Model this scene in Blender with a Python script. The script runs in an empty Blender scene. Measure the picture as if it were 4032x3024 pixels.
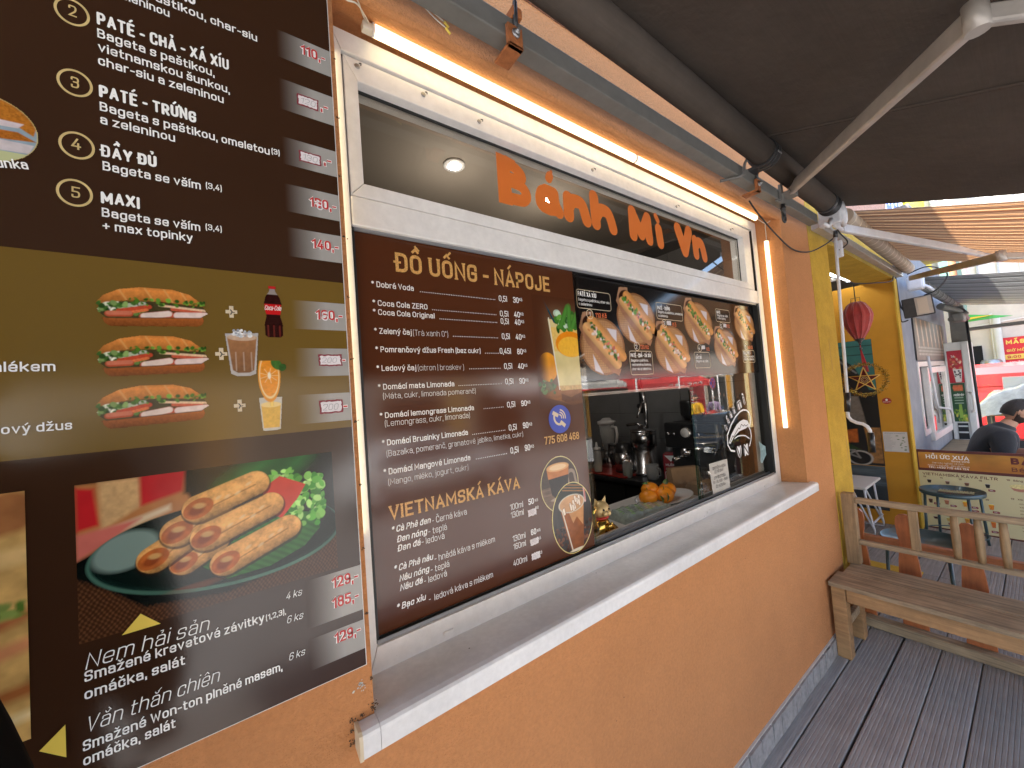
import bpy, bmesh, math, random, unicodedata
import numpy as np
from mathutils import Vector, Matrix, Euler
random.seed(7)
SC = bpy.context.scene
COL = SC.collection
R = math.radians

# ------------------------------------------------------------------ camera
cam = bpy.data.objects.new('camera', bpy.data.cameras.new('camera'))
COL.objects.link(cam); SC.camera = cam
cam.data.lens = 13.358; cam.data.sensor_width = 36; cam.data.sensor_fit = 'HORIZONTAL'
cam.data.clip_start = 0.02; cam.data.clip_end = 500
def _cam():
    yaw, pit, rol = 0.622186, 0.038927, -0.076290
    fw = Vector((math.sin(yaw)*math.cos(pit), math.cos(yaw)*math.cos(pit), math.sin(pit)))
    r0 = Vector((math.cos(yaw), -math.sin(yaw), 0)); u0 = r0.cross(fw)
    r = r0*math.cos(rol)+u0*math.sin(rol); u = -r0*math.sin(rol)+u0*math.cos(rol)
    m = Matrix((r, u, -fw)).transposed().to_4x4(); m.translation = (0, 0, 1.5)
    cam.matrix_world = m
_cam()

# ------------------------------------------------------------------ light
SUN_EL, SUN_AZ = R(50), R(-52)      # direction towards the sun, azimuth from +Y towards +X
W = bpy.data.worlds.new('World'); SC.world = W; W.use_nodes = True
nt = W.node_tree; bg = nt.nodes['Background']
sky = nt.nodes.new('ShaderNodeTexSky'); sky.sky_type = 'NISHITA'; sky.sun_disc = False
sky.sun_elevation = SUN_EL; sky.sun_rotation = SUN_AZ
sky.dust_density = 2.0
nt.links.new(sky.outputs[0], bg.inputs[0]); bg.inputs[1].default_value = 0.15
sl = bpy.data.lights.new('sun', 'SUN'); sl.energy = 3.8; sl.angle = R(0.53); sl.color = (1, .94, .86)
sun = bpy.data.objects.new('sun', sl); COL.objects.link(sun)
sd = Vector((math.sin(SUN_AZ)*math.cos(SUN_EL), math.cos(SUN_AZ)*math.cos(SUN_EL), math.sin(SUN_EL)))
sun.rotation_euler = (-sd).to_track_quat('-Z', 'Y').to_euler(); sun.location = sd*30
vs = SC.view_settings; vs.view_transform = 'Standard'; vs.look = 'None'; vs.gamma = 1; vs.exposure = 2.52
vs.use_curve_mapping = False
SC.render.engine = 'CYCLES'
SC.cycles.max_bounces = 10; SC.cycles.diffuse_bounces = 5; SC.cycles.glossy_bounces = 5
SC.cycles.transparent_max_bounces = 16; SC.cycles.transmission_bounces = 6
SC.cycles.sample_clamp_indirect = 6; SC.cycles.use_denoising = True

# ------------------------------------------------------------------ materials
def s2l(c):
    return tuple((x/12.92 if x <= .04045 else ((x+.055)/1.055)**2.4) for x in (v/255 for v in c))
MATS = {}
def M(name, col, rough=.5, metal=0, bump=None, var=None, coat=0, spec=.5, emit=None, trans=0, alpha=1, sheen=0, grain=None, coord='Object', rnd=0):
    """principled material: bump=(scale, strength[, detail]), var=(scale, amount), grain=(sx,sy,sz,amount)"""
    m = bpy.data.materials.new(name); m.use_nodes = True; n = m.node_tree; p = n.nodes['Principled BSDF']
    p.inputs['Base Color'].default_value = (*col, 1); p.inputs['Roughness'].default_value = rough
    p.inputs['Metallic'].default_value = metal; p.inputs['Specular IOR Level'].default_value = spec
    p.inputs['Coat Weight'].default_value = coat; p.inputs['Coat Roughness'].default_value = .05
    p.inputs['Transmission Weight'].default_value = trans; p.inputs['Alpha'].default_value = alpha
    p.inputs['Sheen Weight'].default_value = sheen
    if emit:
        p.inputs['Emission Color'].default_value = (*emit[0], 1); p.inputs['Emission Strength'].default_value = emit[1]
    tc = n.nodes.new('ShaderNodeTexCoord'); src = tc.outputs[coord]
    last = None
    def noise(scale, detail=5, mapping=None, rough_=.6):
        t = n.nodes.new('ShaderNodeTexNoise'); t.inputs['Scale'].default_value = scale
        t.inputs['Detail'].default_value = detail; t.inputs['Roughness'].default_value = rough_
        if mapping:
            mp = n.nodes.new('ShaderNodeMapping'); mp.inputs['Scale'].default_value = mapping
            n.links.new(src, mp.inputs[0]); n.links.new(mp.outputs[0], t.inputs['Vector'])
        else: n.links.new(src, t.inputs['Vector'])
        return t
    def mulmix(fac_out, amount, prev, lo=.3, hi=.7):
        mr = n.nodes.new('ShaderNodeMapRange'); mr.inputs['From Min'].default_value = lo; mr.inputs['From Max'].default_value = hi
        mr.inputs['To Min'].default_value = 1-amount; mr.inputs['To Max'].default_value = 1+amount*.45
        n.links.new(fac_out, mr.inputs['Value'])
        vm = n.nodes.new('ShaderNodeVectorMath'); vm.operation = 'SCALE'
        if prev is None: vm.inputs[0].default_value = col
        else: n.links.new(prev, vm.inputs[0])
        n.links.new(mr.outputs[0], vm.inputs['Scale'])
        return vm.outputs[0]
    for vv in ([var] if isinstance(var, tuple) else (var or [])): last = mulmix(noise(vv[0]).outputs[0], vv[1], last)
    if rnd:
        oi = n.nodes.new('ShaderNodeObjectInfo'); last = mulmix(oi.outputs['Random'], rnd, last, 0, 1)
    if grain: last = mulmix(noise(1, 6, grain[:3], .65).outputs[0], grain[3], last)
    if last is not None: n.links.new(last, p.inputs['Base Color'])
    if bump:
        b = n.nodes.new('ShaderNodeBump'); b.inputs['Strength'].default_value = bump[1]; b.inputs['Distance'].default_value = bump[3] if len(bump) > 3 else .004
        n.links.new(noise(bump[0], bump[2] if len(bump) > 2 else 4).outputs[0], b.inputs['Height'])
        n.links.new(b.outputs[0], p.inputs['Normal'])
    MATS[name] = m
    return m
def print_mat(name, rough=.2, coat=0, bump=None):
    m = M(name, (.5,.5,.5), rough, coat=coat, bump=bump)
    n = m.node_tree; a = n.nodes.new('ShaderNodeAttribute'); a.attribute_name = 'ink'
    n.links.new(a.outputs['Color'], n.nodes['Principled BSDF'].inputs['Base Color'])
    return m
def glass_mat(name, tint=(.86,.95,.91), ior=1.5):
    m = bpy.data.materials.new(name); m.use_nodes = True; n = m.node_tree; n.nodes.clear()
    o = n.nodes.new('ShaderNodeOutputMaterial'); t = n.nodes.new('ShaderNodeBsdfTransparent'); t.inputs[0].default_value = (*tint, 1)
    g = n.nodes.new('ShaderNodeBsdfGlossy'); g.inputs['Roughness'].default_value = .003
    f = n.nodes.new('ShaderNodeFresnel'); f.inputs[0].default_value = ior
    mx = n.nodes.new('ShaderNodeMixShader')
    ge = n.nodes.new('ShaderNodeNewGeometry'); i1 = n.nodes.new('ShaderNodeMath'); i1.operation = 'SUBTRACT'; i1.inputs[0].default_value = 1; n.links.new(ge.outputs['Backfacing'], i1.inputs[1])
    i2 = n.nodes.new('ShaderNodeMath'); i2.operation = 'MULTIPLY'; n.links.new(f.outputs[0], i2.inputs[0]); n.links.new(i1.outputs[0], i2.inputs[1])
    i3 = n.nodes.new('ShaderNodeMath'); i3.operation = 'MULTIPLY'; i3.use_clamp = True; i3.inputs[1].default_value = 1.9; n.links.new(i2.outputs[0], i3.inputs[0])
    n.links.new(i3.outputs[0], mx.inputs[0]); n.links.new(t.outputs[0], mx.inputs[1]); n.links.new(g.outputs[0], mx.inputs[2]); n.links.new(mx.outputs[0], o.inputs[0])
    MATS[name] = m
    return m

# ------------------------------------------------------------------ objects
def link(name, me, mat=None, parent=None, smooth=False):
    o = bpy.data.objects.new(name, me); COL.objects.link(o)
    if mat is not None and not me.materials: me.materials.append(mat)
    if parent is not None: o.parent = parent
    if smooth:
        me.polygons.foreach_set('use_smooth', [True]*len(me.polygons))
    return o
def tag(o, label, cat, group=None):
    o['label'] = label; o['category'] = cat
    if group: o['group'] = group
    return o
def thing(name, label, cat, group=None, loc=(0,0,0)):
    o = bpy.data.objects.new(name, None); COL.objects.link(o); o.location = loc
    o.empty_display_size = .05
    return tag(o, label, cat, group)
def struct(o):
    o['kind'] = 'structure'; return o
class G:
    """collects simple solids into one mesh"""
    def __init__(s): s.v = []; s.f = []; s.sm = []
    def add(s, vs, fs, smooth=False):
        b = len(s.v); s.v += [tuple(x) for x in vs]; s.f += [tuple(i+b for i in f) for f in fs]; s.sm += [smooth]*len(fs)
        return s
    def box(s, x0, x1, y0, y1, z0, z1, m=None):
        x0, x1 = min(x0,x1), max(x0,x1); y0, y1 = min(y0,y1), max(y0,y1); z0, z1 = min(z0,z1), max(z0,z1)
        vs = [Vector((x, y, z)) for x in (x0,x1) for y in (y0,y1) for z in (z0,z1)]
        if m is not None: vs = [m @ v for v in vs]
        return s.add(vs, [(0,1,3,2),(4,6,7,5),(0,4,5,1),(2,3,7,6),(0,2,6,4),(1,5,7,3)])
    def bbox(s, x0, x1, y0, y1, z0, z1, r=.004, m=None):
        """box with chamfered vertical-plane edges on all 12 edges (24 verts)"""
        x0, x1 = min(x0,x1), max(x0,x1); y0, y1 = min(y0,y1), max(y0,y1); z0, z1 = min(z0,z1), max(z0,z1)
        bm = bmesh.new(); bmesh.ops.create_cube(bm, size=1)
        for v in bm.verts: v.co = Vector(((x0+x1)/2+v.co.x*(x1-x0), (y0+y1)/2+v.co.y*(y1-y0), (z0+z1)/2+v.co.z*(z1-z0)))
        bmesh.ops.bevel(bm, geom=bm.edges[:], offset=min(r, .45*min(x1-x0, y1-y0, z1-z0)), segments=2, profile=.5, affect='EDGES')
        bm.verts.index_update()
        s.add([(m @ v.co if m is not None else v.co.copy()) for v in bm.verts], [[v.index for v in f.verts] for f in bm.faces]); bm.free()
        return s
    def tube(s, pts, r, n=8, cap=True, closed=False):
        pts = [Vector(p) for p in pts]; rs = r if isinstance(r, (list, tuple)) else [r]*len(pts)
        vs = []; N = len(pts); up = None
        for i, p in enumerate(pts):
            if closed: t = pts[(i+1) % N]-pts[i-1]
            else: t = (pts[min(i+1, N-1)]-pts[max(i-1, 0)])
            t.normalize()
            if up is None:
                up = Vector((0,0,1)) if abs(t.z) < .9 else Vector((1,0,0))
            a = t.cross(up)
            if a.length < 1e-5: a = t.orthogonal()
            a.normalize(); b = a.cross(t).normalized(); up = b
            for k in range(n):
                an = 2*math.pi*k/n
                vs.append(p+(a*math.cos(an)+b*math.sin(an))*rs[i])
        fs = []
        for i in range(N if closed else N-1):
            j = (i+1) % N
            for k in range(n):
                k2 = (k+1) % n
                fs.append((i*n+k, i*n+k2, j*n+k2, j*n+k))
        s.add(vs, fs, True)
        if cap and not closed:
            b = len(s.v)-len(vs)
            s.f += [tuple(b+k for k in range(n))[::-1], tuple(b+(N-1)*n+k for k in range(n))]; s.sm += [False, False]
        return s
    def lathe(s, prof, c=(0,0,0), n=20, m=None, sx=1, sy=1):
        vs = []
        for r, z in prof:
            for k in range(n):
                a = 2*math.pi*k/n; v = Vector((c[0]+r*sx*math.cos(a), c[1]+r*sy*math.sin(a), c[2]+z))
                vs.append(m @ v if m is not None else v)
        fs = [(i*n+k, i*n+(k+1) % n, (i+1)*n+(k+1) % n, (i+1)*n+k) for i in range(len(prof)-1) for k in range(n)]
        if prof[0][0] > 1e-6: fs.append(tuple(range(n))[::-1])
        if prof[-1][0] > 1e-6: fs.append(tuple((len(prof)-1)*n+k for k in range(n)))
        return s.add(vs, fs, True)
    def ball(s, c, r, n=14, m=None):
        rx, ry, rz = r if isinstance(r, (tuple, list)) else (r, r, r)
        k = n//2+1
        prof = [(max(math.sin(math.pi*i/k), 1e-7), -math.cos(math.pi*i/k)*rz) for i in range(k+1)]
        return s.lathe(prof, c, n, m, rx, ry)
    def prism(s, poly, d0, d1, fn):
        """polygon (a,b) extruded between depths; fn(a,b,d)->xyz"""
        n = len(poly)
        vs = [fn(a, b, d0) for a, b in poly]+[fn(a, b, d1) for a, b in poly]
        fs = [tuple(range(n)), tuple(range(n, 2*n))[::-1]]+[(i, i+n, (i+1) % n+n, (i+1) % n) for i in range(n)]
        return s.add(vs, fs)
    def quad(s, a, b, c, d): return s.add([a, b, c, d], [(0,1,2,3)])
    def mesh(s, name='m'):
        me = bpy.data.meshes.new(name); me.from_pydata([tuple(v) for v in s.v], [], s.f)
        me.polygons.foreach_set('use_smooth', s.sm)
        bm = bmesh.new(); bm.from_mesh(me); bmesh.ops.recalc_face_normals(bm, faces=bm.faces); bm.to_mesh(me); bm.free()
        return me
    def obj(s, name, mat, parent=None):
        return link(name, s.mesh(name), mat, parent)
def XZ(Y):            # a flat sheet facing -Y: (a, b, depth) -> world, depth positive is towards the viewer
    return lambda a, b, d=0: Vector((a, Y-d, b))
def YZ(X):            # a flat sheet facing -X, a runs towards -Y
    return lambda a, b, d=0: Vector((X-d, -a, b))

# ------------------------------------------------------------------ lettering: a stroke alphabet
_O = "0 0 .27 0 1 .27 1 1 .27 1 0 .27 z"
GL = {
'A': (.62, "0 0 0 .5 1 0 1 0 0;.17 .3 0 .83 .3 0"), 'B': (.56, "0 0 0 0 1 0 .92 1 .22 .92 .53 .2 0 .53 0;.3 .53 0 1 .53 .22 1 0 .24 0 0 0"),
'C': (.56, "1 .75 0 1 1 .26 0 1 .26 0 0 .26 1 0 .26 1 .25 0"), 'D': (.57, "0 0 0 0 1 0 1 1 .27 1 0 .27 z"),
'E': (.5, "1 1 0 0 1 0 0 0 0 1 0 0;0 .52 0 .85 .52 0"), 'F': (.5, "1 1 0 0 1 0 0 0 0;0 .5 0 .85 .5 0"),
'G': (.57, "1 .75 0 1 1 .26 0 1 .26 0 0 .26 1 0 .26 1 .48 0 .55 .48 0"), 'H': (.58, "0 0 0 0 1 0;1 0 0 1 1 0;0 .52 0 1 .52 0"),
'I': (0, "0 0 0 0 1 0"), 'J': (.5, "1 1 0 1 0 .26 0 0 .26 0 .25 0"), 'K': (.58, "0 0 0 0 1 0;1 1 0 .05 .42 0;.3 .58 0 1 0 0"),
'L': (.48, "0 1 0 0 0 0 1 0 0"), 'M': (.76, "0 0 0 0 1 0 .5 .25 0 1 1 0 1 0 0"), 'N': (.6, "0 0 0 0 1 0 1 0 0 1 1 0"),
'O': (.57, _O), 'P': (.55, "0 0 0 0 1 0 1 1 .25 1 .44 .25 0 .44 0"), 'Q': (.57, _O+";.6 .25 0 1 -.05 0"),
'R': (.57, "0 0 0 0 1 0 1 1 .25 1 .46 .25 0 .46 0;.5 .46 0 1 0 0"),
'S': (.55, "1 .78 0 1 1 .24 0 1 .24 0 .52 .22 1 .52 .22 1 0 .24 0 0 .24 0 .22 0"), 'T': (.54, "0 1 0 1 1 0;.5 1 0 .5 0 0"),
'U': (.57, "0 1 0 0 0 .27 1 0 .27 1 1 0"), 'V': (.6, "0 1 0 .5 0 0 1 1 0"), 'W': (.86, "0 1 0 .25 0 0 .5 .8 0 .75 0 0 1 1 0"),
'X': (.6, "0 0 0 1 1 0;0 1 0 1 0 0"), 'Y': (.58, "0 1 0 .5 .42 0 1 1 0;.5 .42 0 .5 0 0"), 'Z': (.54, "0 1 0 1 1 0 0 0 0 1 0 0"),
'a': (.5, ".05 .56 0 .05 .72 .17 1 .72 .2 1 0 0;1 .42 0 0 .42 .19 0 0 .19 1 0 .22 1 .3 0"), 'b': (.52, "0 1 0 0 0 0;0 0 .2 0 .72 .22 1 .72 .22 1 0 .22 z"),
'c': (.48, "1 .5 0 1 .72 .22 0 .72 .22 0 0 .22 1 0 .22 1 .22 0"), 'd': (.52, "1 1 0 1 0 0;0 0 .22 0 .72 .22 1 .72 .22 1 0 .22 z"),
'e': (.52, "0 .36 0 1 .36 0 1 .72 .24 0 .72 .24 0 0 .24 .95 0 .2 .95 .14 0"), 'f': (.34, ".35 0 0 .35 1 .18 1 1 0;0 .68 0 1 .68 0"),
'g': (.52, "0 0 .22 0 .72 .22 1 .72 .22 1 0 .22 z;1 .72 0 1 -.27 .2 .05 -.27 .16 .05 -.16 0"), 'h': (.52, "0 0 0 0 1 0;0 .4 0 0 .72 .2 1 .72 .22 1 0 0"),
'i': (0, "0 0 0 0 .72 0;0 .98 0 0 1 0"), 'j': (.16, "1 .72 0 1 -.27 .14 0 -.27 0;1 .98 0 1 1 0"), 'k': (.5, "0 0 0 0 1 0;1 .72 0 .05 .28 0;.35 .42 0 1 0 0"),
'l': (0, "0 0 0 0 1 0"), 'm': (.84, "0 0 0 0 .72 0;0 .4 0 0 .72 .18 .5 .72 .18 .5 0 0;.5 .4 0 .5 .72 .18 1 .72 .18 1 0 0"),
'n': (.52, "0 0 0 0 .72 0;0 .4 0 0 .72 .2 1 .72 .22 1 0 0"), 'o': (.52, "0 0 .23 0 .72 .23 1 .72 .23 1 0 .23 z"),
'p': (.52, "0 .72 0 0 -.27 0;0 0 .22 0 .72 .22 1 .72 .22 1 0 .22 z"), 'q': (.52, "1 .72 0 1 -.27 0;0 0 .22 0 .72 .22 1 .72 .22 1 0 .22 z"),
'r': (.34, "0 0 0 0 .72 0;0 .4 0 0 .72 .2 1 .72 0"), 's': (.48, "1 .54 0 1 .72 .18 0 .72 .18 0 .37 .16 1 .37 .17 1 0 .18 0 0 .18 0 .16 0"),
't': (.34, ".3 .95 0 .3 0 .16 1 0 0;0 .68 0 1 .68 0"), 'u': (.52, "0 .72 0 0 0 .22 1 0 .22 1 .3 0;1 .72 0 1 0 0"),
'v': (.52, "0 .72 0 .5 0 0 1 .72 0"), 'w': (.76, "0 .72 0 .25 0 0 .5 .6 0 .75 0 0 1 .72 0"), 'x': (.5, "0 0 0 1 .72 0;0 .72 0 1 0 0"),
'y': (.52, "0 .72 0 .52 0 0;1 .72 0 .35 -.27 0 .08 -.27 0"), 'z': (.48, "0 .72 0 1 .72 0 0 0 0 1 0 0"),
'0': (.54, _O), '1': (.3, "0 .78 0 1 1 0 1 0 0"), '2': (.54, "0 .78 0 0 1 .25 1 1 .25 1 .55 .2 0 0 0 1 0 0"),
'3': (.54, "0 .8 0 0 1 .22 1 1 .22 1 .54 .2 .35 .54 0;.35 .54 0 1 .54 .2 1 0 .24 0 0 .24 0 .2 0"), '4': (.56, ".65 1 0 0 .25 0 1 .25 0;.75 .55 0 .75 0 0"),
'5': (.54, "1 1 0 .06 1 0 .04 .58 0 1 .58 .26 1 0 .26 0 0 .24 0 .2 0"), '6': (.54, ".92 .85 0 .9 1 .2 0 1 .26 0 0 .25 1 0 .25 1 .58 .24 .02 .58 .2"),
'7': (.5, "0 1 0 1 1 0 .35 0 0"), '8': (.54, ".05 .54 .2 .05 1 .22 .95 1 .22 .95 .54 .2 z;0 0 .24 0 .54 .22 1 .54 .22 1 0 .24 z"),
'9': (.54, ".08 .15 0 .1 0 .2 1 0 .26 1 1 .25 0 1 .25 0 .42 .24 .98 .42 .2"),
',': (.04, "1 .03 0 0 -.18 0"), '.': (0, "0 0 0 0 .02 0"), '-': (.3, "0 .42 0 1 .42 0"), '(': (.12, "1 1.08 0 0 .8 .3 0 .05 .3 1 -.2 0"), ')': (.12, "0 1.08 0 1 .8 .3 1 .05 .3 0 -.2 0"),
'+': (.5, "0 .42 0 1 .42 0;.5 .7 0 .5 .14 0"), '*': (.34, ".5 1 0 .5 .6 0;0 .9 0 1 .7 0;0 .7 0 1 .9 0"), ':': (0, "0 .05 0 0 .08 0;0 .6 0 0 .63 0"), '|': (0, "0 -.15 0 0 1.1 0"),
'°': (.22, "0 .78 .1 0 1 .1 1 1 .1 1 .78 .1 z"), '!': (0, "0 0 0 0 .02 0;0 .3 0 0 1 0"), '/': (.4, "0 0 0 1 1 0"), '%': (.5, "0 0 0 1 1 0")}
ACC = {'\u0301': "-.06 .08 .1 .24", '\u0300': ".06 .08 -.1 .24", '\u030c': "-.14 .24 0 .1 .14 .24", '\u0302': "-.14 .09 0 .23 .14 .09",
       '\u0309': "-.07 .24 .05 .24 .05 .15 0 .08", '\u0306': "-.12 .2 -.05 .1 .05 .1 .12 .2", '\u030a': "-.06 .08 -.06 .2 .06 .2 .06 .08 -.06 .08", '\u0303': "-.14 .1 -.04 .2 .04 .12 .14 .22"}
def round_poly(pts, closed):
    n = len(pts); out = []
    for i, (x, y, r) in enumerate(pts):
        if r <= 0 or (not closed and i in (0, n-1)): out.append((x, y)); continue
        a = Vector(pts[i-1][:2]); b = Vector((x, y)); c = Vector(pts[(i+1) % n][:2])
        d1 = a-b; d2 = c-b; l1, l2 = d1.length, d2.length
        if l1 < 1e-6 or l2 < 1e-6: out.append((x, y)); continue
        ang = d1.angle(d2); t = min(r, l1*.5, l2*.5)
        p = b+d1/l1*t; q = b+d2/l2*t
        for k in range(5):
            u = k/4; w = (1-u)**2*p+2*u*(1-u)*b*.99+u*u*q+2*u*(1-u)*b*.01
            out.append((w.x, w.y))
    return out
def ribbon(pts, t, closed, cap=True, roundcap=False):
    """flat strip of width t along pts -> verts, faces (2-D)"""
    P = [Vector(p) for p in pts]
    Q = [P[0]]
    for p in P[1:]:
        if (p-Q[-1]).length > 1e-5: Q.append(p)
    if closed and len(Q) > 1 and (Q[0]-Q[-1]).length < 1e-5: Q.pop()
    P = Q; n = len(P)
    if n == 1: P = [P[0], P[0]+Vector((0, 1e-4))]; n = 2
    if not closed and cap:
        P[0] = P[0]+(P[0]-P[1]).normalized()*t/2; P[-1] = P[-1]+(P[-1]-P[-2]).normalized()*t/2
    vs = []; fs = []
    for i in range(n):
        if closed: a, b, c = P[i-1], P[i], P[(i+1) % n]
        else: a, b, c = P[max(i-1, 0)], P[i], P[min(i+1, n-1)]
        d1 = (b-a) if (b-a).length > 1e-9 else (c-b); d2 = (c-b) if (c-b).length > 1e-9 else d1
        d1 = d1.normalized(); d2 = d2.normalized()
        n1 = Vector((-d1.y, d1.x)); n2 = Vector((-d2.y, d2.x)); m = n1+n2
        if m.length < .3: m = n1
        else: m = m.normalized(); m = m*min(1/max(m.dot(n1), .2), 1.9)
        vs += [b+m*t/2, b-m*t/2]
    for i in range(n if closed else n-1):
        j = (i+1) % n; fs.append((2*i, 2*i+1, 2*j+1, 2*j))
    if roundcap and not closed:
        for e in (0, n-1):
            c = P[e] ; k0 = len(vs); vs += [c+Vector((math.cos(a*math.pi/4), math.sin(a*math.pi/4)))*t/2 for a in range(8)]; fs.append(tuple(range(k0, k0+8)))
    return vs, fs
class Ink:
    """gathers flat lettering; layers lifted by a hair so that no two strokes share a plane"""
    def __init__(s, fn, lift=.0004): s.fn = fn; s.lift = lift; s.v = {}; s.f = {}; s.k = 0
    def flat(s, mat, vs, fs, extra=0):
        V = s.v.setdefault(mat, []); F = s.f.setdefault(mat, []); b = len(V); s.k += 1
        d = s.lift+extra+((s.k*.6180339) % 1)*.00036
        V += [s.fn(x, y, d) for x, y in vs]; F += [tuple(i+b for i in f) for f in fs]
    def strip(s, mat, pts, t, closed, rc, tf=None, extra=0):
        tf = tf or (lambda a: (a[0], a[1]))
        if rc and not closed:      # every segment and every joint its own piece, so that tight bends stay clean
            P_ = [Vector(q) for q in pts]
            for a, b in zip(P_[:-1], P_[1:]):
                if (b-a).length < 1e-6: continue
                n_ = (b-a).normalized(); n_ = Vector((-n_.y, n_.x))*t/2; s.flat(mat, [tf(q) for q in (a+n_, a-n_, b-n_, b+n_)], [(0,1,2,3)], extra)
            for e in P_: s.flat(mat, [tf((e[0]+math.cos(a*math.pi/7)*t/2, e[1]+math.sin(a*math.pi/7)*t/2)) for a in range(14)], [tuple(range(14))], extra)
            return
        v, f_ = ribbon(pts, t, closed, cap=not rc)
        s.flat(mat, [tf(q) for q in v], f_, extra)
    def poly(s, mat, pts, extra=0): s.flat(mat, pts, [tuple(range(len(pts)))], extra)
    def line(s, mat, pts, t, closed=False, extra=0):
        v, f = ribbon(pts, t, closed); s.flat(mat, [tuple(x) for x in v], f, extra)
    def ellipse(s, mat, c, rx, ry, n=40, extra=0): s.poly(mat, [(c[0]+rx*math.cos(2*math.pi*i/n), c[1]+ry*math.sin(2*math.pi*i/n)) for i in range(n)], extra)
    def ring(s, mat, c, rx, ry, t, n=40, extra=0): s.line(mat, [(c[0]+rx*math.cos(2*math.pi*i/n), c[1]+ry*math.sin(2*math.pi*i/n)) for i in range(n)], t, True, extra)
    def rrect(s, mat, x0, y0, x1, y1, r, t, extra=0):
        s.line(mat, round_poly([(x0,y0,r),(x0,y1,r),(x1,y1,r),(x1,y0,r)], True), t, True, extra)
    def text(s, txt, x, y, w, cap, wt, mat, style='', extra=0, rot=0):
        if style == 'dots':
            n = len(txt)
            for i in range(n):
                cx = x+w*(i+.5)/n; r = cap*.085
                s.poly(mat, [(cx-r, y), (cx+r, y), (cx+r, y+2*r), (cx-r, y+2*r)], extra)
            return
        t = wt; strokes = []; cx = 0; gap = .13+(.04 if wt < .1 else .0)
        rnd = random.Random(len(txt)*7+3)
        for ch in txt:
            if ch == ' ': cx += .3; continue
            bar = None
            if ch in 'Đđ': bar = ch; base, marks = ('D' if ch == 'Đ' else 'd'), ''
            else:
                dec = unicodedata.normalize('NFD', ch); base, marks = dec[0], dec[1:]
            wd, spec = GL.get(base, GL['-']); low = base in 'acegijmnopqrsuvwxyz'
            if style == 'brush': wd *= .9
            gw = wd+t if wd > 0 else t
            if wd > 0: gw = max(wd+t*.6, t)
            jy = rnd.uniform(-.05, .05) if style == 'brush' else 0; js = rnd.uniform(.94, 1.08) if style == 'brush' else 1
            top = (.72 if low else 1.0)
            if base in 'tdkbflh': top = 1.0
            for st in spec.split(';'):
                tk = st.split(); closed = tk[-1] == 'z'
                if closed: tk = tk[:-1]
                pts = []
                for i in range(0, len(tk), 3):
                    gx, gy, r = float(tk[i]), float(tk[i+1]), float(tk[i+2])
                    yy = t/2+gy*(1-t)*js+jy if gy >= 0 else gy+t/2
                    pts.append((cx+t/2+gx*(gw-t), yy, r))
                strokes.append((round_poly(pts, closed), closed, t*(rnd.uniform(.85, 1.15) if style == 'brush' else 1)))
                if style == 'serif' and not closed:
                    for (px, py) in (pts[0][:2], pts[-1][:2]):
                        if abs(py-t/2) < .03 or abs(py-(1-t/2)) < .03:
                            yy = .04 if py < .5 else .96
                            if base in 'DHIKLMNPRTUVXYAF': strokes.append(([(px-t*.45, yy), (px+t*.45, yy)], False, .08))
            mid = cx+gw/2
            if bar: strokes.append(([(cx-.04, .5), (cx+.24, .5)] if bar == 'Đ' else [(cx+gw*.45, .84), (cx+gw+.02, .84)], False, t*.7))
            lvl = 0
            for mk in marks:
                if mk == '\u0323': strokes.append(([(mid, -.2), (mid, -.17)], False, t*.9)); continue
                if mk == '\u031b': strokes.append(([(cx+gw-t*.3, top-.06), (cx+gw+.1, top+.02), (cx+gw+.1, top+.12)], False, t*.7)); continue
                a = [float(q) for q in ACC.get(mk, "0 .1 0 .2").split()]
                off = top+.02+t*.25+lvl*.14; dx = .13*lvl
                strokes.append(([(mid+a[i]+dx, off+a[i+1]) for i in range(0, len(a), 2)], False, t*.75 if lvl == 0 else t*.65)); lvl += 1
            cx += gw+gap
        W_ = cx-gap; sx = w/W_ if W_ > 0 else 1
        ratio = sx/cap
        cr, sr = math.cos(rot), math.sin(rot)
        for pts, closed, tt in strokes:
            # widths keep their look: work in squeezed space where x is already scaled
            q = [(px*ratio, py) for px, py in pts]
            def tf(a):
                ax, ay = a[0]*cap, a[1]*cap
                if style == 'italic': ax += ay*.2
                return (x+ax*cr-ay*sr, y+ax*sr+ay*cr)
            s.strip(mat, q, tt*(min(ratio, 1)*.5+.5), closed, style in ('brush', 'fat'), tf, extra)
    def build(s, name, mats, parent):
        for k in s.v:
            me = bpy.data.meshes.new(name); me.from_pydata([tuple(v) for v in s.v[k]], [], s.f[k]); me.update()
            # make them face the reader
            o = link(name, me, mats[k], parent)
            if name in ('lettering', 'food_picture', 'price_tag'): o['kind'] = 'stuff'

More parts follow.
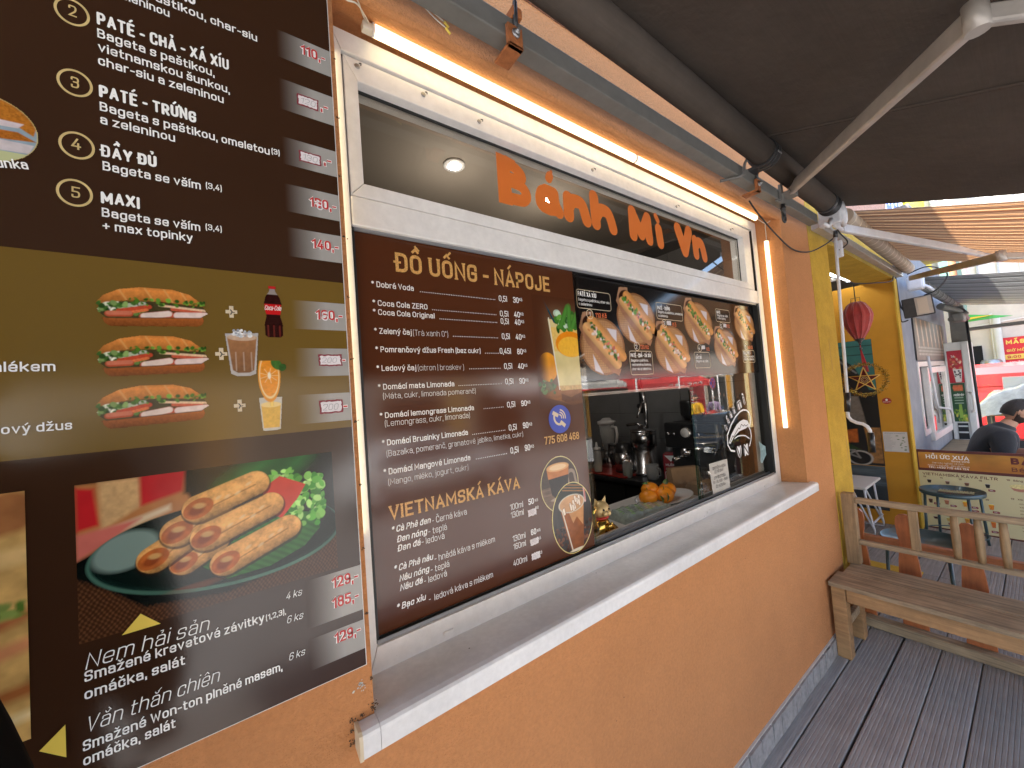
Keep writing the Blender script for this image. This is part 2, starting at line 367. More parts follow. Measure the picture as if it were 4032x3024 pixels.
# ------------------------------------------------------------------ printed pictures (ink per vertex, painted from shapes)
class Pic:
    def __init__(s, nx, ny, aspect, bgc=None, seed=1):
        s.nx, s.ny, s.asp = nx, ny, aspect
        x = np.linspace(0, 1, nx); y = np.linspace(0, 1, ny); s.X, s.Y = np.meshgrid(x, y)
        s.c = np.zeros((ny, nx, 3)); s.a = np.zeros((ny, nx)); s.rng = np.random.RandomState(seed)
        if bgc is not None: s.c[:] = np.array(s2l(bgc)); s.a[:] = 1
        s.px = 1.0/nx
    def noise(s, fx, fy=None, oct=3):
        fy = fy or fx/s.asp; out = np.zeros_like(s.X); amp = 1; tot = 0
        for o in range(oct):
            nx, ny = int(fx*2**o)+2, int(max(fy, 1)*2**o)+2; g = s.rng.rand(ny+1, nx+1)
            u = s.X*(nx-1); v = s.Y*(ny-1); i = u.astype(int); j = v.astype(int); fu = u-i; fv = v-j
            fu = fu*fu*(3-2*fu); fv = fv*fv*(3-2*fv)
            out += amp*((g[j,i]*(1-fu)+g[j,i+1]*fu)*(1-fv)+(g[j+1,i]*(1-fu)+g[j+1,i+1]*fu)*fv); tot += amp; amp *= .55
        return out/tot
    def put(s, mask, col, shade=None, alpha=True):
        col = np.array(s2l(col)) if not isinstance(col, np.ndarray) else col
        m = np.clip(mask, 0, 1)[..., None]
        c = col if shade is None else col*np.clip(shade, 0, 4)[..., None]
        s.c = s.c*(1-m)+c*m
        if alpha: s.a = np.maximum(s.a, np.clip(mask, 0, 1))
    def ell(s, cx, cy, rx, ry, ang=0, soft=None):
        dx = s.X-cx; dy = (s.Y-cy)/s.asp; ry = ry/s.asp; ca, sa = math.cos(ang), math.sin(ang)
        u = (dx*ca+dy*sa)/rx; v = (-dx*sa+dy*ca)/ry; d = np.sqrt(u*u+v*v); soft = soft or 1.5*s.px/min(rx, ry)
        return np.clip((1-d)/soft+.5, 0, 1)
    def poly(s, pts, soft=None):
        soft = soft or s.px*1.5
        P = [(x, y/s.asp) for x, y in pts]; X = s.X; Y = s.Y/s.asp
        d = np.full(X.shape, 1e9); ins = np.zeros(X.shape, bool); n = len(P)
        for i in range(n):
            ax, ay = P[i]; bx, by = P[(i+1) % n]; ex, ey = bx-ax, by-ay
            t = np.clip(((X-ax)*ex+(Y-ay)*ey)/(ex*ex+ey*ey+1e-12), 0, 1)
            d = np.minimum(d, np.hypot(X-ax-t*ex, Y-ay-t*ey))
            c = ((ay > Y) != (by > Y)) & (X < (bx-ax)*(Y-ay)/(by-ay+1e-12)+ax); ins ^= c
        return np.clip(np.where(ins, d, -d)/soft+.5, 0, 1)
    def cap(s, x0, y0, x1, y1, r0, r1=None, soft=None):
        """mask, along 0..1, across -1..1"""
        r1 = r1 or r0; soft = soft or s.px*1.5; ay, by = y0/s.asp, y1/s.asp; X = s.X; Y = s.Y/s.asp
        ex, ey = x1-x0, by-ay; L2 = ex*ex+ey*ey+1e-12; t = ((X-x0)*ex+(Y-ay)*ey)/L2; tc = np.clip(t, 0, 1)
        dx, dy = X-x0-tc*ex, Y-ay-tc*ey; d = np.hypot(dx, dy); r = r0+(r1-r0)*tc; L = math.sqrt(L2)
        ac = (-(X-x0)*ey+(Y-ay)*ex)/L/r
        return np.clip((r-d)/soft+.5, 0, 1), t, ac
    def blobs(s, n, box, rr, cols, seed=0, shade=.3, mask=None, flat=1):
        g = random.Random(seed)
        for _ in range(n):
            x = g.uniform(box[0], box[2]); y = g.uniform(box[1], box[3]); r = g.uniform(*rr)
            m = s.ell(x, y, r, r*s.asp*g.uniform(.5, 1)*flat, g.uniform(0, 3))
            if mask is not None: m = m*mask
            s.put(m, cols[g.randrange(len(cols))], np.full(s.X.shape, g.uniform(1-shade, 1+shade)))
    def mesh(s, name, fn, u0, v0, u1, v1, d=.0006):
        me = bpy.data.meshes.new(name); U = u0+s.X*(u1-u0); V = v0+s.Y*(v1-v0)
        o = np.array(fn(0, 0, d)); ea = np.array(fn(1, 0, d))-o; eb = np.array(fn(0, 1, d))-o
        co = o+U[..., None]*ea+V[..., None]*eb; keep = s.a > .5
        idx = -np.ones(keep.shape, int); idx[keep] = np.arange(keep.sum())
        q = np.stack([idx[:-1,:-1], idx[:-1,1:], idx[1:,1:], idx[1:,:-1]], -1).reshape(-1, 4); q = q[(q >= 0).all(1)]
        n = int(keep.sum()); me.vertices.add(n); me.vertices.foreach_set('co', co[keep].astype(np.float32).ravel())
        me.loops.add(len(q)*4); me.loops.foreach_set('vertex_index', q.ravel().astype(np.int32))
        me.polygons.add(len(q)); me.polygons.foreach_set('loop_start', np.arange(0, len(q)*4, 4, dtype=np.int32))
        try: me.polygons.foreach_set('loop_total', np.full(len(q), 4, np.int32))
        except Exception: pass
        me.update(calc_edges=True); me.validate()
        ca = me.color_attributes.new('ink', 'FLOAT_COLOR', 'POINT')
        ca.data.foreach_set('color', np.concatenate([np.clip(s.c[keep], 0, 1)*.88, np.ones((n, 1))], 1).astype(np.float32).ravel())
        return me
MENU_TEXT = [
 ('a zeleninou', -0.1393, 2.1374, 0.0728, 0.013, 0.15, 'W', ''),
 ('Bageta s paštikou, char-siu', -0.1659, 2.1554, 0.2146, 0.0136, 0.15, 'W', ''),
 ('PATÉ XÁ XÍU', -0.1285, 2.1755, 0.0944, 0.0203, 0.2, 'W', 'brush'),
 ('PATÉ - CHẢ - XÁ XÍU', -0.1462, 2.0836, 0.1526, 0.0191, 0.2, 'W', 'brush'),
 ('Bageta s paštikou,', -0.1464, 2.0643, 0.133, 0.0136, 0.15, 'W', ''),
 ('vietnamskou šunkou,', -0.146, 2.0438, 0.152, 0.0136, 0.15, 'W', ''),
 ('char-siu a zeleninou', -0.1465, 2.0234, 0.1436, 0.0135, 0.15, 'W', ''),
 ('PATÉ - TRỨNG', -0.1464, 1.9761, 0.1066, 0.0188, 0.2, 'W', 'brush'),
 ('Bageta s paštikou, omeletou', -0.1465, 1.9552, 0.205, 0.0134, 0.15, 'W', ''),
 ('(3)', 0.0615, 1.959, 0.012, 0.0097, 0.15, 'W', ''),
 ('a zeleninou', -0.1465, 1.936, 0.0803, 0.0133, 0.15, 'W', ''),
 ('ĐẦY ĐỦ', -0.1468, 1.8882, 0.0581, 0.0178, 0.2, 'W', 'brush'),
 ('Bageta se vším', -0.1457, 1.8681, 0.1081, 0.0133, 0.15, 'W', ''),
 ('(3,4)', -0.0311, 1.8724, 0.0201, 0.0096, 0.14, 'W', ''),
 ('MAXI', -0.1484, 1.82, 0.0394, 0.0182, 0.2, 'W', 'brush'),
 ('Bageta se vším', -0.1481, 1.8002, 0.1076, 0.013, 0.15, 'W', ''),
 ('(3,4)', -0.0338, 1.8044, 0.0203, 0.0094, 0.14, 'W', ''),
 ('+ max topinky', -0.1478, 1.7814, 0.0975, 0.013, 0.15, 'W', ''),
 ('110,-', 0.1172, 2.1671, 0.0402, 0.0191, 0.17, 'R', ''),
 ('130,-', 0.1171, 1.8782, 0.0445, 0.0182, 0.17, 'R', ''),
 ('140,-', 0.1169, 1.8004, 0.0448, 0.018, 0.17, 'R', ''),
 (',-', 0.1447, 2.07, 0.0125, 0.0192, 0.17, 'R', ''),
 (',-', 0.1448, 1.9654, 0.0131, 0.0189, 0.17, 'R', ''),
 ('120', 0.1107, 2.0686, 0.0244, 0.013, 0.05, 'P', 'italic'),
 ('120', 0.1089, 1.9654, 0.0251, 0.0129, 0.05, 'P', 'italic'),
 ('2', -0.1738, 2.0824, 0.0076, 0.0162, 0.13, 'G', ''),
 ('3', -0.1737, 1.9782, 0.0076, 0.0159, 0.13, 'G', ''),
 ('4', -0.1751, 1.8898, 0.0091, 0.0157, 0.13, 'G', ''),
 ('5', -0.1765, 1.821, 0.008, 0.0154, 0.13, 'G', ''),
 ('s mlékem', -0.2643, 1.582, 0.0687, 0.0126, 0.15, 'W', ''),
 ('pomerančový džus', -0.3089, 1.5042, 0.1264, 0.0117, 0.15, 'W', ''),
 ('160,-', 0.117, 1.6695, 0.0442, 0.0182, 0.17, 'R', ''),
 ('200', 0.1213, 1.5916, 0.0235, 0.0097, 0.05, 'P', 'italic'),
 ('200', 0.1175, 1.5061, 0.0255, 0.0113, 0.05, 'P', 'italic'),
 ('-', 0.1569, 1.5871, 0.0049, 0.0187, 0.17, 'R', ''),
 ('-', 0.1542, 1.5017, 0.0066, 0.0184, 0.17, 'R', ''),
 ('Nem hải sản', -0.1777, 1.1906, 0.1254, 0.02, 0.075, 'W', 'italic'),
 ('Smažené krevetové závitky', -0.1786, 1.1754, 0.196, 0.0134, 0.15, 'W', ''),
 ('(1,2,3),', 0.0197, 1.1759, 0.0275, 0.0088, 0.15, 'W', ''),
 ('omáčka, salát', -0.1791, 1.1532, 0.0992, 0.0134, 0.15, 'W', ''),
 ('Vằn thắn chiên', -0.1795, 1.1114, 0.1366, 0.0192, 0.075, 'W', 'italic'),
 ('Smažené Won-ton plněné masem,', -0.1818, 1.0899, 0.2201, 0.0132, 0.15, 'W', ''),
 ('omáčka, salát', -0.1819, 1.0719, 0.0891, 0.0131, 0.15, 'W', ''),
 ('4 ks', 0.0482, 1.198, 0.0225, 0.0116, 0.09, 'W', 'italic'),
 ('6 ks', 0.0477, 1.1597, 0.0229, 0.0115, 0.09, 'W', 'italic'),
 ('6 ks', 0.0479, 1.1, 0.0226, 0.0114, 0.09, 'W', 'italic'),
 ('129,-', 0.1184, 1.1915, 0.0433, 0.019, 0.17, 'R', ''),
 ('185,-', 0.1172, 1.1571, 0.0434, 0.0189, 0.17, 'R', ''),
 ('129,-', 0.1176, 1.0969, 0.043, 0.0187, 0.17, 'R', ''),
 ('šunka', -0.2467, 1.8424, 0.0336, 0.0126, 0.15, 'W', ''),
]
DRINKS_TEXT = [
 ('ĐỒ UỐNG - NÁPOJE', 0.3255, 1.836, 0.5064, 0.0492, 0.17, 'O', 'serif'),
 ('* Dobrá Voda', 0.2641, 1.7916, 0.1043, 0.014, 0.14, 'W', ''),
 ('.............................................', 0.3834, 1.7906, 0.2326, 0.012, 0.13, 'W', 'dots'),
 ('0,5l', 0.6279, 1.7886, 0.0289, 0.0173, 0.13, 'W', ''),
 ('30', 0.68, 1.7886, 0.0203, 0.0176, 0.15, 'W', ''),
 ('Kč', 0.7023, 1.796, 0.0119, 0.0089, 0.14, 'W', ''),
 ('* Coca Cola ZERO', 0.264, 1.7464, 0.1383, 0.0138, 0.14, 'W', ''),
 ('......................................', 0.4141, 1.7462, 0.202, 0.0122, 0.13, 'W', 'dots'),
 ('0,5l', 0.6279, 1.7438, 0.0297, 0.0171, 0.13, 'W', ''),
 ('40', 0.6792, 1.7442, 0.0216, 0.0176, 0.15, 'W', ''),
 ('Kč', 0.7028, 1.7514, 0.0119, 0.0089, 0.14, 'W', ''),
 ('* Coca Cola Original', 0.2635, 1.7244, 0.1569, 0.0138, 0.14, 'W', ''),
 ('...................................', 0.4327, 1.7233, 0.1841, 0.0123, 0.13, 'W', 'dots'),
 ('0,5l', 0.6284, 1.7214, 0.0288, 0.0171, 0.13, 'W', ''),
 ('40', 0.6792, 1.721, 0.0215, 0.0175, 0.15, 'W', ''),
 ('Kč', 0.7027, 1.728, 0.0119, 0.0089, 0.14, 'W', ''),
 ('* Zelený čaj', 0.2639, 1.6787, 0.0913, 0.0138, 0.14, 'W', ''),
 ('...........................', 0.4683, 1.6782, 0.1477, 0.0125, 0.13, 'W', 'dots'),
 ('0,5l', 0.6284, 1.6766, 0.0284, 0.017, 0.13, 'W', ''),
 ('40', 0.6787, 1.676, 0.0216, 0.0174, 0.15, 'W', ''),
 ('Kč', 0.7023, 1.6828, 0.0119, 0.0088, 0.14, 'W', ''),
 ('* Pomrančový džus Fresh (bez cukr)', 0.2639, 1.6344, 0.2882, 0.0137, 0.14, 'W', ''),
 ('........', 0.5653, 1.6332, 0.0507, 0.0131, 0.13, 'W', 'dots'),
 ('0,45l', 0.6172, 1.6329, 0.0397, 0.0169, 0.13, 'W', ''),
 ('80', 0.6801, 1.6317, 0.0203, 0.0173, 0.15, 'W', ''),
 ('Kč', 0.7024, 1.6384, 0.0118, 0.0087, 0.14, 'W', ''),
 ('* Ledový čaj', 0.2638, 1.5895, 0.0972, 0.0136, 0.14, 'W', ''),
 ('...................', 0.5108, 1.5896, 0.1061, 0.0126, 0.13, 'W', 'dots'),
 ('0,5l', 0.6285, 1.5885, 0.0288, 0.0169, 0.13, 'W', ''),
 ('40', 0.6788, 1.5874, 0.0216, 0.0172, 0.15, 'W', ''),
 ('Kč', 0.7024, 1.5938, 0.0119, 0.0087, 0.14, 'W', ''),
 ('* Domácí mata Limonada', 0.2643, 1.545, 0.1993, 0.0135, 0.14, 'W', ''),
 ('..........................', 0.4743, 1.545, 0.1429, 0.0123, 0.13, 'W', 'dots'),
 ('0,5l', 0.6284, 1.5435, 0.0289, 0.0167, 0.13, 'W', ''),
 ('90', 0.6793, 1.543, 0.0212, 0.0172, 0.15, 'W', ''),
 ('Kč', 0.7025, 1.5492, 0.0118, 0.0087, 0.14, 'W', ''),
 ('* Domácí lemongrass Limonada', 0.2644, 1.4774, 0.2536, 0.0134, 0.14, 'W', ''),
 ('............', 0.5471, 1.4776, 0.07, 0.0127, 0.13, 'W', 'dots'),
 ('0,5l', 0.6286, 1.4758, 0.029, 0.0166, 0.13, 'W', ''),
 ('90', 0.6801, 1.4758, 0.0208, 0.017, 0.15, 'W', ''),
 ('Kč', 0.7029, 1.4819, 0.0118, 0.0086, 0.14, 'W', ''),
 ('(Trà xanh 0°)', 0.3591, 1.6774, 0.0963, 0.0146, 0.06, 'W', ''),
 ('(citron | broskev )', 0.3656, 1.5888, 0.1302, 0.0145, 0.06, 'W', ''),
 ('(Máta, cukr, limonada pomeranč)', 0.2749, 1.523, 0.2523, 0.0136, 0.07, 'W', ''),
 ('(Lemongrass, cukr, limonada)', 0.275, 1.4579, 0.2285, 0.0144, 0.07, 'W', ''),
 ('* Domácí Brusinky Limonada', 0.2653, 1.4127, 0.2285, 0.0142, 0.14, 'W', ''),
 ('...................', 0.5052, 1.4108, 0.1121, 0.0131, 0.13, 'W', 'dots'),
 ('0,5l', 0.6285, 1.4087, 0.0281, 0.0175, 0.13, 'W', ''),
 ('90', 0.6803, 1.4093, 0.0199, 0.0181, 0.15, 'W', ''),
 ('Kč', 0.7023, 1.4154, 0.0126, 0.0092, 0.14, 'W', ''),
 ('(Bazalka, pomeranč, granatové jablko, limetka, cukr)', 0.2745, 1.387, 0.4034, 0.0142, 0.07, 'W', ''),
 ('* Domácí Mangové Limonada', 0.2649, 1.3447, 0.2307, 0.0147, 0.14, 'W', ''),
 ('..................', 0.511, 1.3436, 0.1058, 0.0136, 0.13, 'W', 'dots'),
 ('0,5l', 0.6283, 1.3422, 0.0287, 0.0181, 0.13, 'W', ''),
 ('90', 0.6806, 1.3424, 0.02, 0.0186, 0.15, 'W', ''),
 ('Kč', 0.7027, 1.3482, 0.0125, 0.0094, 0.14, 'W', ''),
 ('(Mango, mléko, jogurt, cukr)', 0.2746, 1.3204, 0.2129, 0.0141, 0.07, 'W', ''),
 ('VIETNAMSKÁ KÁVA', 0.2716, 1.2389, 0.3805, 0.033, 0.17, 'O', 'serif'),
 ('* Cà Phê đen', 0.2738, 1.2088, 0.0973, 0.0151, 0.16, 'W', 'italic'),
 ('- Černá káva', 0.376, 1.2055, 0.0973, 0.016, 0.09, 'W', ''),
 ('Đen nóng', 0.2861, 1.1841, 0.0736, 0.0151, 0.16, 'W', 'italic'),
 ('- teplá', 0.3645, 1.1812, 0.0496, 0.0159, 0.09, 'W', ''),
 ('Đen đá', 0.2861, 1.1628, 0.0554, 0.015, 0.16, 'W', 'italic'),
 ('- ledová', 0.3456, 1.1612, 0.0602, 0.0157, 0.09, 'W', ''),
 ('* Cà Phê nâu', 0.2739, 1.1192, 0.097, 0.0149, 0.16, 'W', 'italic'),
 ('- hnědá káva s mlékem', 0.3758, 1.1118, 0.1781, 0.0158, 0.09, 'W', ''),
 ('Nâu nóng', 0.2852, 1.0936, 0.0737, 0.0149, 0.16, 'W', 'italic'),
 ('- teplá', 0.3637, 1.0888, 0.0501, 0.0157, 0.09, 'W', ''),
 ('Nâu đá', 0.2857, 1.0722, 0.055, 0.0149, 0.16, 'W', 'italic'),
 ('- ledová', 0.3454, 1.068, 0.06, 0.0154, 0.09, 'W', ''),
 ('* Bạc xỉu', 0.2745, 1.0308, 0.071, 0.0147, 0.16, 'W', 'italic'),
 ('-  ledová káva s mlékem', 0.354, 1.021, 0.1852, 0.0155, 0.09, 'W', ''),
 ('100ml', 0.6123, 1.1835, 0.046, 0.017, 0.1, 'W', ''),
 ('50', 0.6788, 1.1839, 0.02, 0.0176, 0.17, 'W', ''),
 ('130ml', 0.6128, 1.1612, 0.0455, 0.0169, 0.1, 'W', ''),
 ('130ml', 0.613, 1.0946, 0.0455, 0.0168, 0.1, 'W', ''),
 ('60', 0.6792, 1.0949, 0.0199, 0.0173, 0.17, 'W', ''),
 ('160ml', 0.6139, 1.0719, 0.0437, 0.0168, 0.1, 'W', ''),
 ('400ml', 0.6089, 1.0274, 0.0488, 0.0166, 0.1, 'W', ''),
 ('Kč', 0.703, 1.1881, 0.0118, 0.0085, 0.14, 'W', ''),
 ('Kč', 0.7032, 1.1662, 0.0117, 0.0085, 0.14, 'W', ''),
 ('Kč', 0.7034, 1.099, 0.0118, 0.0084, 0.14, 'W', ''),
 ('Kč', 0.703, 1.0757, 0.0117, 0.0084, 0.14, 'W', ''),
 ('Kč', 0.7033, 1.033, 0.0117, 0.0084, 0.14, 'W', ''),
 ('80-', 0.6688, 1.1605, 0.0285, 0.0133, 0.05, 'P', 'italic'),
 ('80-', 0.667, 1.0724, 0.0283, 0.0131, 0.05, 'P', 'italic'),
 ('80-', 0.6696, 1.0297, 0.0284, 0.0131, 0.05, 'P', 'italic'),
 ('775 608 468', 0.7585, 1.3505, 0.1503, 0.0246, 0.16, 'O', 'serif'),
]
BLACK_TEXT = [
 ('PATÉ XÁ XÍU', 0.9583, 1.8371, 0.0935, 0.0171, 0.2, 'W', 'brush'),
 ('Bageta s paštikou, char-siu', 0.9589, 1.8206, 0.1617, 0.0098, 0.14, 'W', ''),
 ('a zeleninou', 0.9598, 1.805, 0.0658, 0.0098, 0.14, 'W', ''),
 ('1', 1.0064, 1.7688, 0.0076, 0.0146, 0.12, 'W', ''),
 ('110 Kč', 1.0393, 1.7671, 0.0595, 0.0163, 0.16, 'C', ''),
 ('2', 1.2515, 1.6568, 0.0134, 0.0159, 0.12, 'W', ''),
 ('120 Kč', 1.2818, 1.6566, 0.0559, 0.0161, 0.16, 'C', ''),
 ('PATÉ - CHẢ - XÁ XÍU', 1.2185, 1.6235, 0.1286, 0.0156, 0.2, 'W', 'brush'),
 ('Bageta s paštikou,', 1.2195, 1.607, 0.1071, 0.0099, 0.14, 'W', ''),
 ('vietnamskou šunkou,', 1.2205, 1.5905, 0.1229, 0.0099, 0.14, 'W', ''),
 ('char-siu a zeleninou', 1.2208, 1.5736, 0.12, 0.0099, 0.14, 'W', ''),
 ('PATÉ - TRỨNG', 1.4234, 1.8247, 0.0901, 0.0164, 0.2, 'W', 'brush'),
 ('Bageta s paštikou, omeletou', 1.4248, 1.8106, 0.1851, 0.0109, 0.14, 'W', ''),
 ('a zeleninou', 1.4264, 1.7942, 0.0669, 0.0109, 0.14, 'W', ''),
 ('3', 1.4563, 1.7598, 0.0133, 0.0166, 0.12, 'W', ''),
 ('Kč', 1.5228, 1.7582, 0.0289, 0.017, 0.16, 'C', ''),
 ('4', 1.716, 1.6586, 0.014, 0.017, 0.12, 'W', ''),
 ('Kč', 1.7889, 1.6548, 0.0268, 0.0173, 0.16, 'C', ''),
 ('ĐẦY ĐỦ', 1.6873, 1.6177, 0.0495, 0.0147, 0.2, 'W', 'brush'),
 ('Bageta se vším', 1.6891, 1.6017, 0.1046, 0.0108, 0.14, 'W', ''),
 ('MAXI', 1.9193, 1.842, 0.0345, 0.0162, 0.2, 'W', 'brush'),
 ('Bageta se vším', 1.9209, 1.8285, 0.111, 0.0119, 0.14, 'W', ''),
 ('+ max topinky', 1.9213, 1.8145, 0.0852, 0.0119, 0.14, 'W', ''),
 ('5', 1.945, 1.7714, 0.0141, 0.0184, 0.12, 'W', ''),
 ('Kč', 2.0083, 1.7745, 0.0317, 0.0188, 0.16, 'C', ''),
 ('6', 2.1864, 1.6704, 0.015, 0.0185, 0.12, 'W', ''),
 ('140 Kč', 2.2189, 1.6698, 0.0624, 0.0186, 0.16, 'C', ''),
 ('ĐẶC BIỆT', 2.166, 1.6404, 0.0825, 0.016, 0.2, 'W', 'brush'),
 ('Bageta s uzeným', 2.165, 1.6243, 0.1217, 0.0125, 0.14, 'W', ''),
 ('masem, zelenina', 2.1655, 1.6092, 0.1177, 0.0125, 0.14, 'W', ''),
]
NOTE_TEXT = [
 ('ODPOVĚDNÁ OSOBA:', 1.7254, 1.1074, 0.1237, 0.0139, 0.13, 'K', ''),
 ('LE HO BAN', 1.7409, 1.0905, 0.0812, 0.0141, 0.13, 'K', ''),
 ('OTEVÍRACÍ DOBA', 1.7323, 1.063, 0.1078, 0.0139, 0.13, 'K', ''),
 ('PO - NE: 9:00 - 19:00', 1.7208, 1.0446, 0.1326, 0.0138, 0.13, 'K', ''),
 ('IČO: 14250104', 1.7412, 1.0236, 0.0888, 0.0139, 0.13, 'K', ''),
 ('VN', 1.975, 1.1232, 0.133, 0.0585, 0.24, 'K', ''),
]
# ------------------------------------------------------------------ palette
M('orange_render', (.60,.265,.105), .92, bump=(130,1,5,.007), var=[(1.6,.07),(7,.05),(110,.10)], spec=.25)
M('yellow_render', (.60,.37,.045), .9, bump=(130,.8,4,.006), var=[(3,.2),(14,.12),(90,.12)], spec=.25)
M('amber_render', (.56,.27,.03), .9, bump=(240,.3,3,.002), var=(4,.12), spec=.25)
M('pink_render', (.6,.36,.27), .95, bump=(160,.9,4,.004), var=(60,.35), spec=.2)
M('grey_render', (.30,.31,.34), .9, bump=(200,.4), var=(5,.15), spec=.25)
M('white_render', (.62,.60,.55), .9, bump=(120,.3), var=(6,.2))
M('cream_render', (.6,.57,.48), .9, var=(2,.2))
M('plinth_stone', (.33,.32,.31), .7, bump=(60,.5), var=(30,.35))
M('pvc', (.82,.805,.785), .34, var=[(7,.08),(45,.07)], bump=(14,.05), coat=.25)
M('pvc_sill', (.80,.79,.78), .34, var=[(6,.12),(60,.08)], coat=.2)
M('rubber', (.012,.012,.012), .5)
M('track_grey', (.33,.34,.36), .35, metal=.6)
M('board_brown', (.040,.017,.008), .13, var=(4,.08), bump=(380,.05,2,.001), spec=.55)
M('drinks_brown', (.085,.026,.010), .10, bump=(420,.05,2,.001), spec=.55)
M('black_board', (.010,.009,.009), .10, grain=(3,3,120,.5), bump=(420,.05,2,.001), spec=.55)
print_mat('print_board', .15, bump=(380,.05,2,.001)); print_mat('print_matt', .45)
M('ink_white', (.90,.90,.88), .3); M('ink_red', (.52,.03,.03), .3); M('ink_gold', (.66,.50,.22), .3, var=(60,.2))
M('ink_worn', (.75,.42,.13), .35, var=(420,.55)); M('ink_pen', (.2,.2,.22), .5); M('ink_dark', (.05,.04,.04), .4)
M('ink_orange', (.75,.16,.05), .3); M('ink_cream', (.66,.55,.38), .3); M('ink_yellow', (.78,.58,.09), .3); M('ink_maroon', (.12,.02,.02), .35)
M('board_edge', (.75,.74,.72), .4)
M('gold_band', (.155,.092,.017), .15, bump=(380,.05,2,.001), spec=.55)
M('sticker_paper', (.74,.70,.71), .7, var=(90,.1)); M('ink_wine', (.22,.02,.035), .5)
M('vinyl_orange', (.64,.165,.03), .4)
M('vinyl_white', (.8,.82,.84), .5)
M('phone_blue', (.04,.07,.42), .3)
M('paper_note', (.50,.48,.44), .8, var=(20,.08))
M('steel_grey', (.17,.165,.15), .5, metal=.1, var=(20,.15), bump=(60,.05))
M('steel_dull', (.42,.42,.42), .4, metal=.8, var=(30,.25))
M('rust', (.36,.12,.035), .85, bump=(120,.5), var=(60,.4))
M('dark_metal', (.05,.05,.052), .45, metal=.4, var=(40,.2))
M('awning_dark', (.088,.071,.058), .85, bump=(9,.25,4,.02), var=[(2.5,.18),(30,.08)], grain=(6,260,6,.10), spec=.2)
M('arm_metal', (.46,.42,.38), .4, metal=.25, var=(12,.2), coat=.1)
M('white_metal', (.68,.69,.72), .35, var=(16,.12), coat=.2)
M('cable_black', (.012,.012,.012), .55); M('cable_white', (.66,.62,.52), .5)
M('led', (.9,.8,.6), .4, emit=((1,.80,.42), .62)); M('led_house', (.78,.76,.72), .35)
M('wood_grey', (.38,.275,.165), .75, grain=(60,3.5,60,.55), var=(9,.25), bump=(50,.25))
M('wood_honey', (.42,.235,.10), .55, grain=(50,3,50,.4), var=(12,.25), coat=.1)
M('wood_post', (.34,.22,.11), .6, grain=(60,60,4,.4), var=(12,.25))
M('wood_orange', (.42,.125,.035), .5, grain=(40,40,4,.35), var=(14,.2), coat=.15)
M('wood_orange_rail', (.40,.14,.05), .55, grain=(40,4,40,.35), var=(14,.25), coat=.1)
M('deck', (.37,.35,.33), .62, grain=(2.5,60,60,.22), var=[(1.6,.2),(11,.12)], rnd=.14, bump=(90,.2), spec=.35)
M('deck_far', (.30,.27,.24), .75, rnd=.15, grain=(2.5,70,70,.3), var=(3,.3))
M('deck_void', (.008,.008,.008), .9)
M('petrol_metal', (.035,.075,.085), .35, coat=.3, var=(10,.15))
M('asphalt', (.34,.335,.32), .9, bump=(60,.4), var=(1.2,.25)); M('concrete', (.42,.41,.39), .9, var=(2,.2), bump=(40,.3))
M('sign_maroon', (.10,.02,.018), .5)
M('interior_dark', (.22,.185,.15), .8); M('tile_grey', (.20,.20,.20), .35, var=(4,.15)); M('grout', (.04,.04,.04), .8)
M('counter_black', (.02,.019,.02), .3, var=(60,.4)); M('counter_white', (.80,.77,.73), .35); M('cabinet', (.012,.012,.012), .6)
M('plastic_white', (.6,.58,.56), .35); M('plastic_black', (.015,.015,.016), .3, coat=.3); M('chrome', (.55,.55,.56), .22, metal=1)
M('clear_plastic', (.5,.5,.48), .15, alpha=.45); M('red_plastic', (.35,.03,.02), .4); M('milk_red', (.30,.02,.03), .45)
M('kraft', (.32,.20,.11), .85, bump=(25,.4,3,.01), var=(12,.15)); M('china', (.85,.84,.83), .15, coat=.5)
M('mandarin', (.95,.30,.012), .38, bump=(260,.3,2,.001), var=(10,.15), coat=.1); M('leaf', (.05,.14,.02), .45, coat=.2); M('stalk', (.12,.22,.04), .6)
M('packet_green', (.45,.70,.32), .18, var=(40,.6), coat=.6); M('packet_clear', (.6,.66,.6), .12, var=(60,.3), coat=.8, alpha=.8)
M('gold_metal', (.78,.52,.13), .16, metal=1, var=(30,.15)); M('gold_matt', (.62,.46,.22), .4, metal=.4); M('red_enamel', (.45,.02,.015), .3)
M('lantern_silk', (.42,.035,.03), .65, bump=(300,.3), var=(20,.25), sheen=.5); M('tassel', (.5,.03,.04), .7); M('bead', (.05,.05,.05), .3)
M('tinsel', (.62,.50,.16), .2, metal=1); M('bamboo', (.72,.45,.10), .5); M('star_film', (.14,.012,.015), .3)
M('tube_light', (.9,.95,1), .4, emit=((.85,.93,1), 5)); M('ceiling_white', (.62,.6,.57), .8)
M('mural_teal', (.07,.22,.21), .7)
M('skin', (.50,.28,.19), .5, var=(30,.08)); M('hair', (.016,.012,.011), .55, bump=(160,.7), sheen=.2); M('beard', (.035,.022,.018), .8, bump=(200,.5))
M('shirt_black', (.022,.024,.029), .9, bump=(18,.35,3,.01), sheen=.15); M('coat_black', (.004,.004,.004), .97, spec=.08)
M('shirt_yellow', (.75,.42,.02), .8); M('jeans', (.06,.11,.2), .85); M('jacket_lilac', (.30,.22,.36), .8); M('trousers_dark', (.03,.03,.04), .85)
M('van_red', (.40,.018,.020), .3, coat=.8, var=(2,.05)); M('car_dark', (.012,.014,.016), .12, coat=1); M('tyre', (.02,.02,.02), .8); M('car_glass', (.03,.035,.04), .05)
M('awning_red', (.62,.03,.035), .7); M('brick_wall', (.26,.19,.15), .9, var=(3,.25)); M('facade_tan', (.42,.36,.29), .9, var=(2,.2))
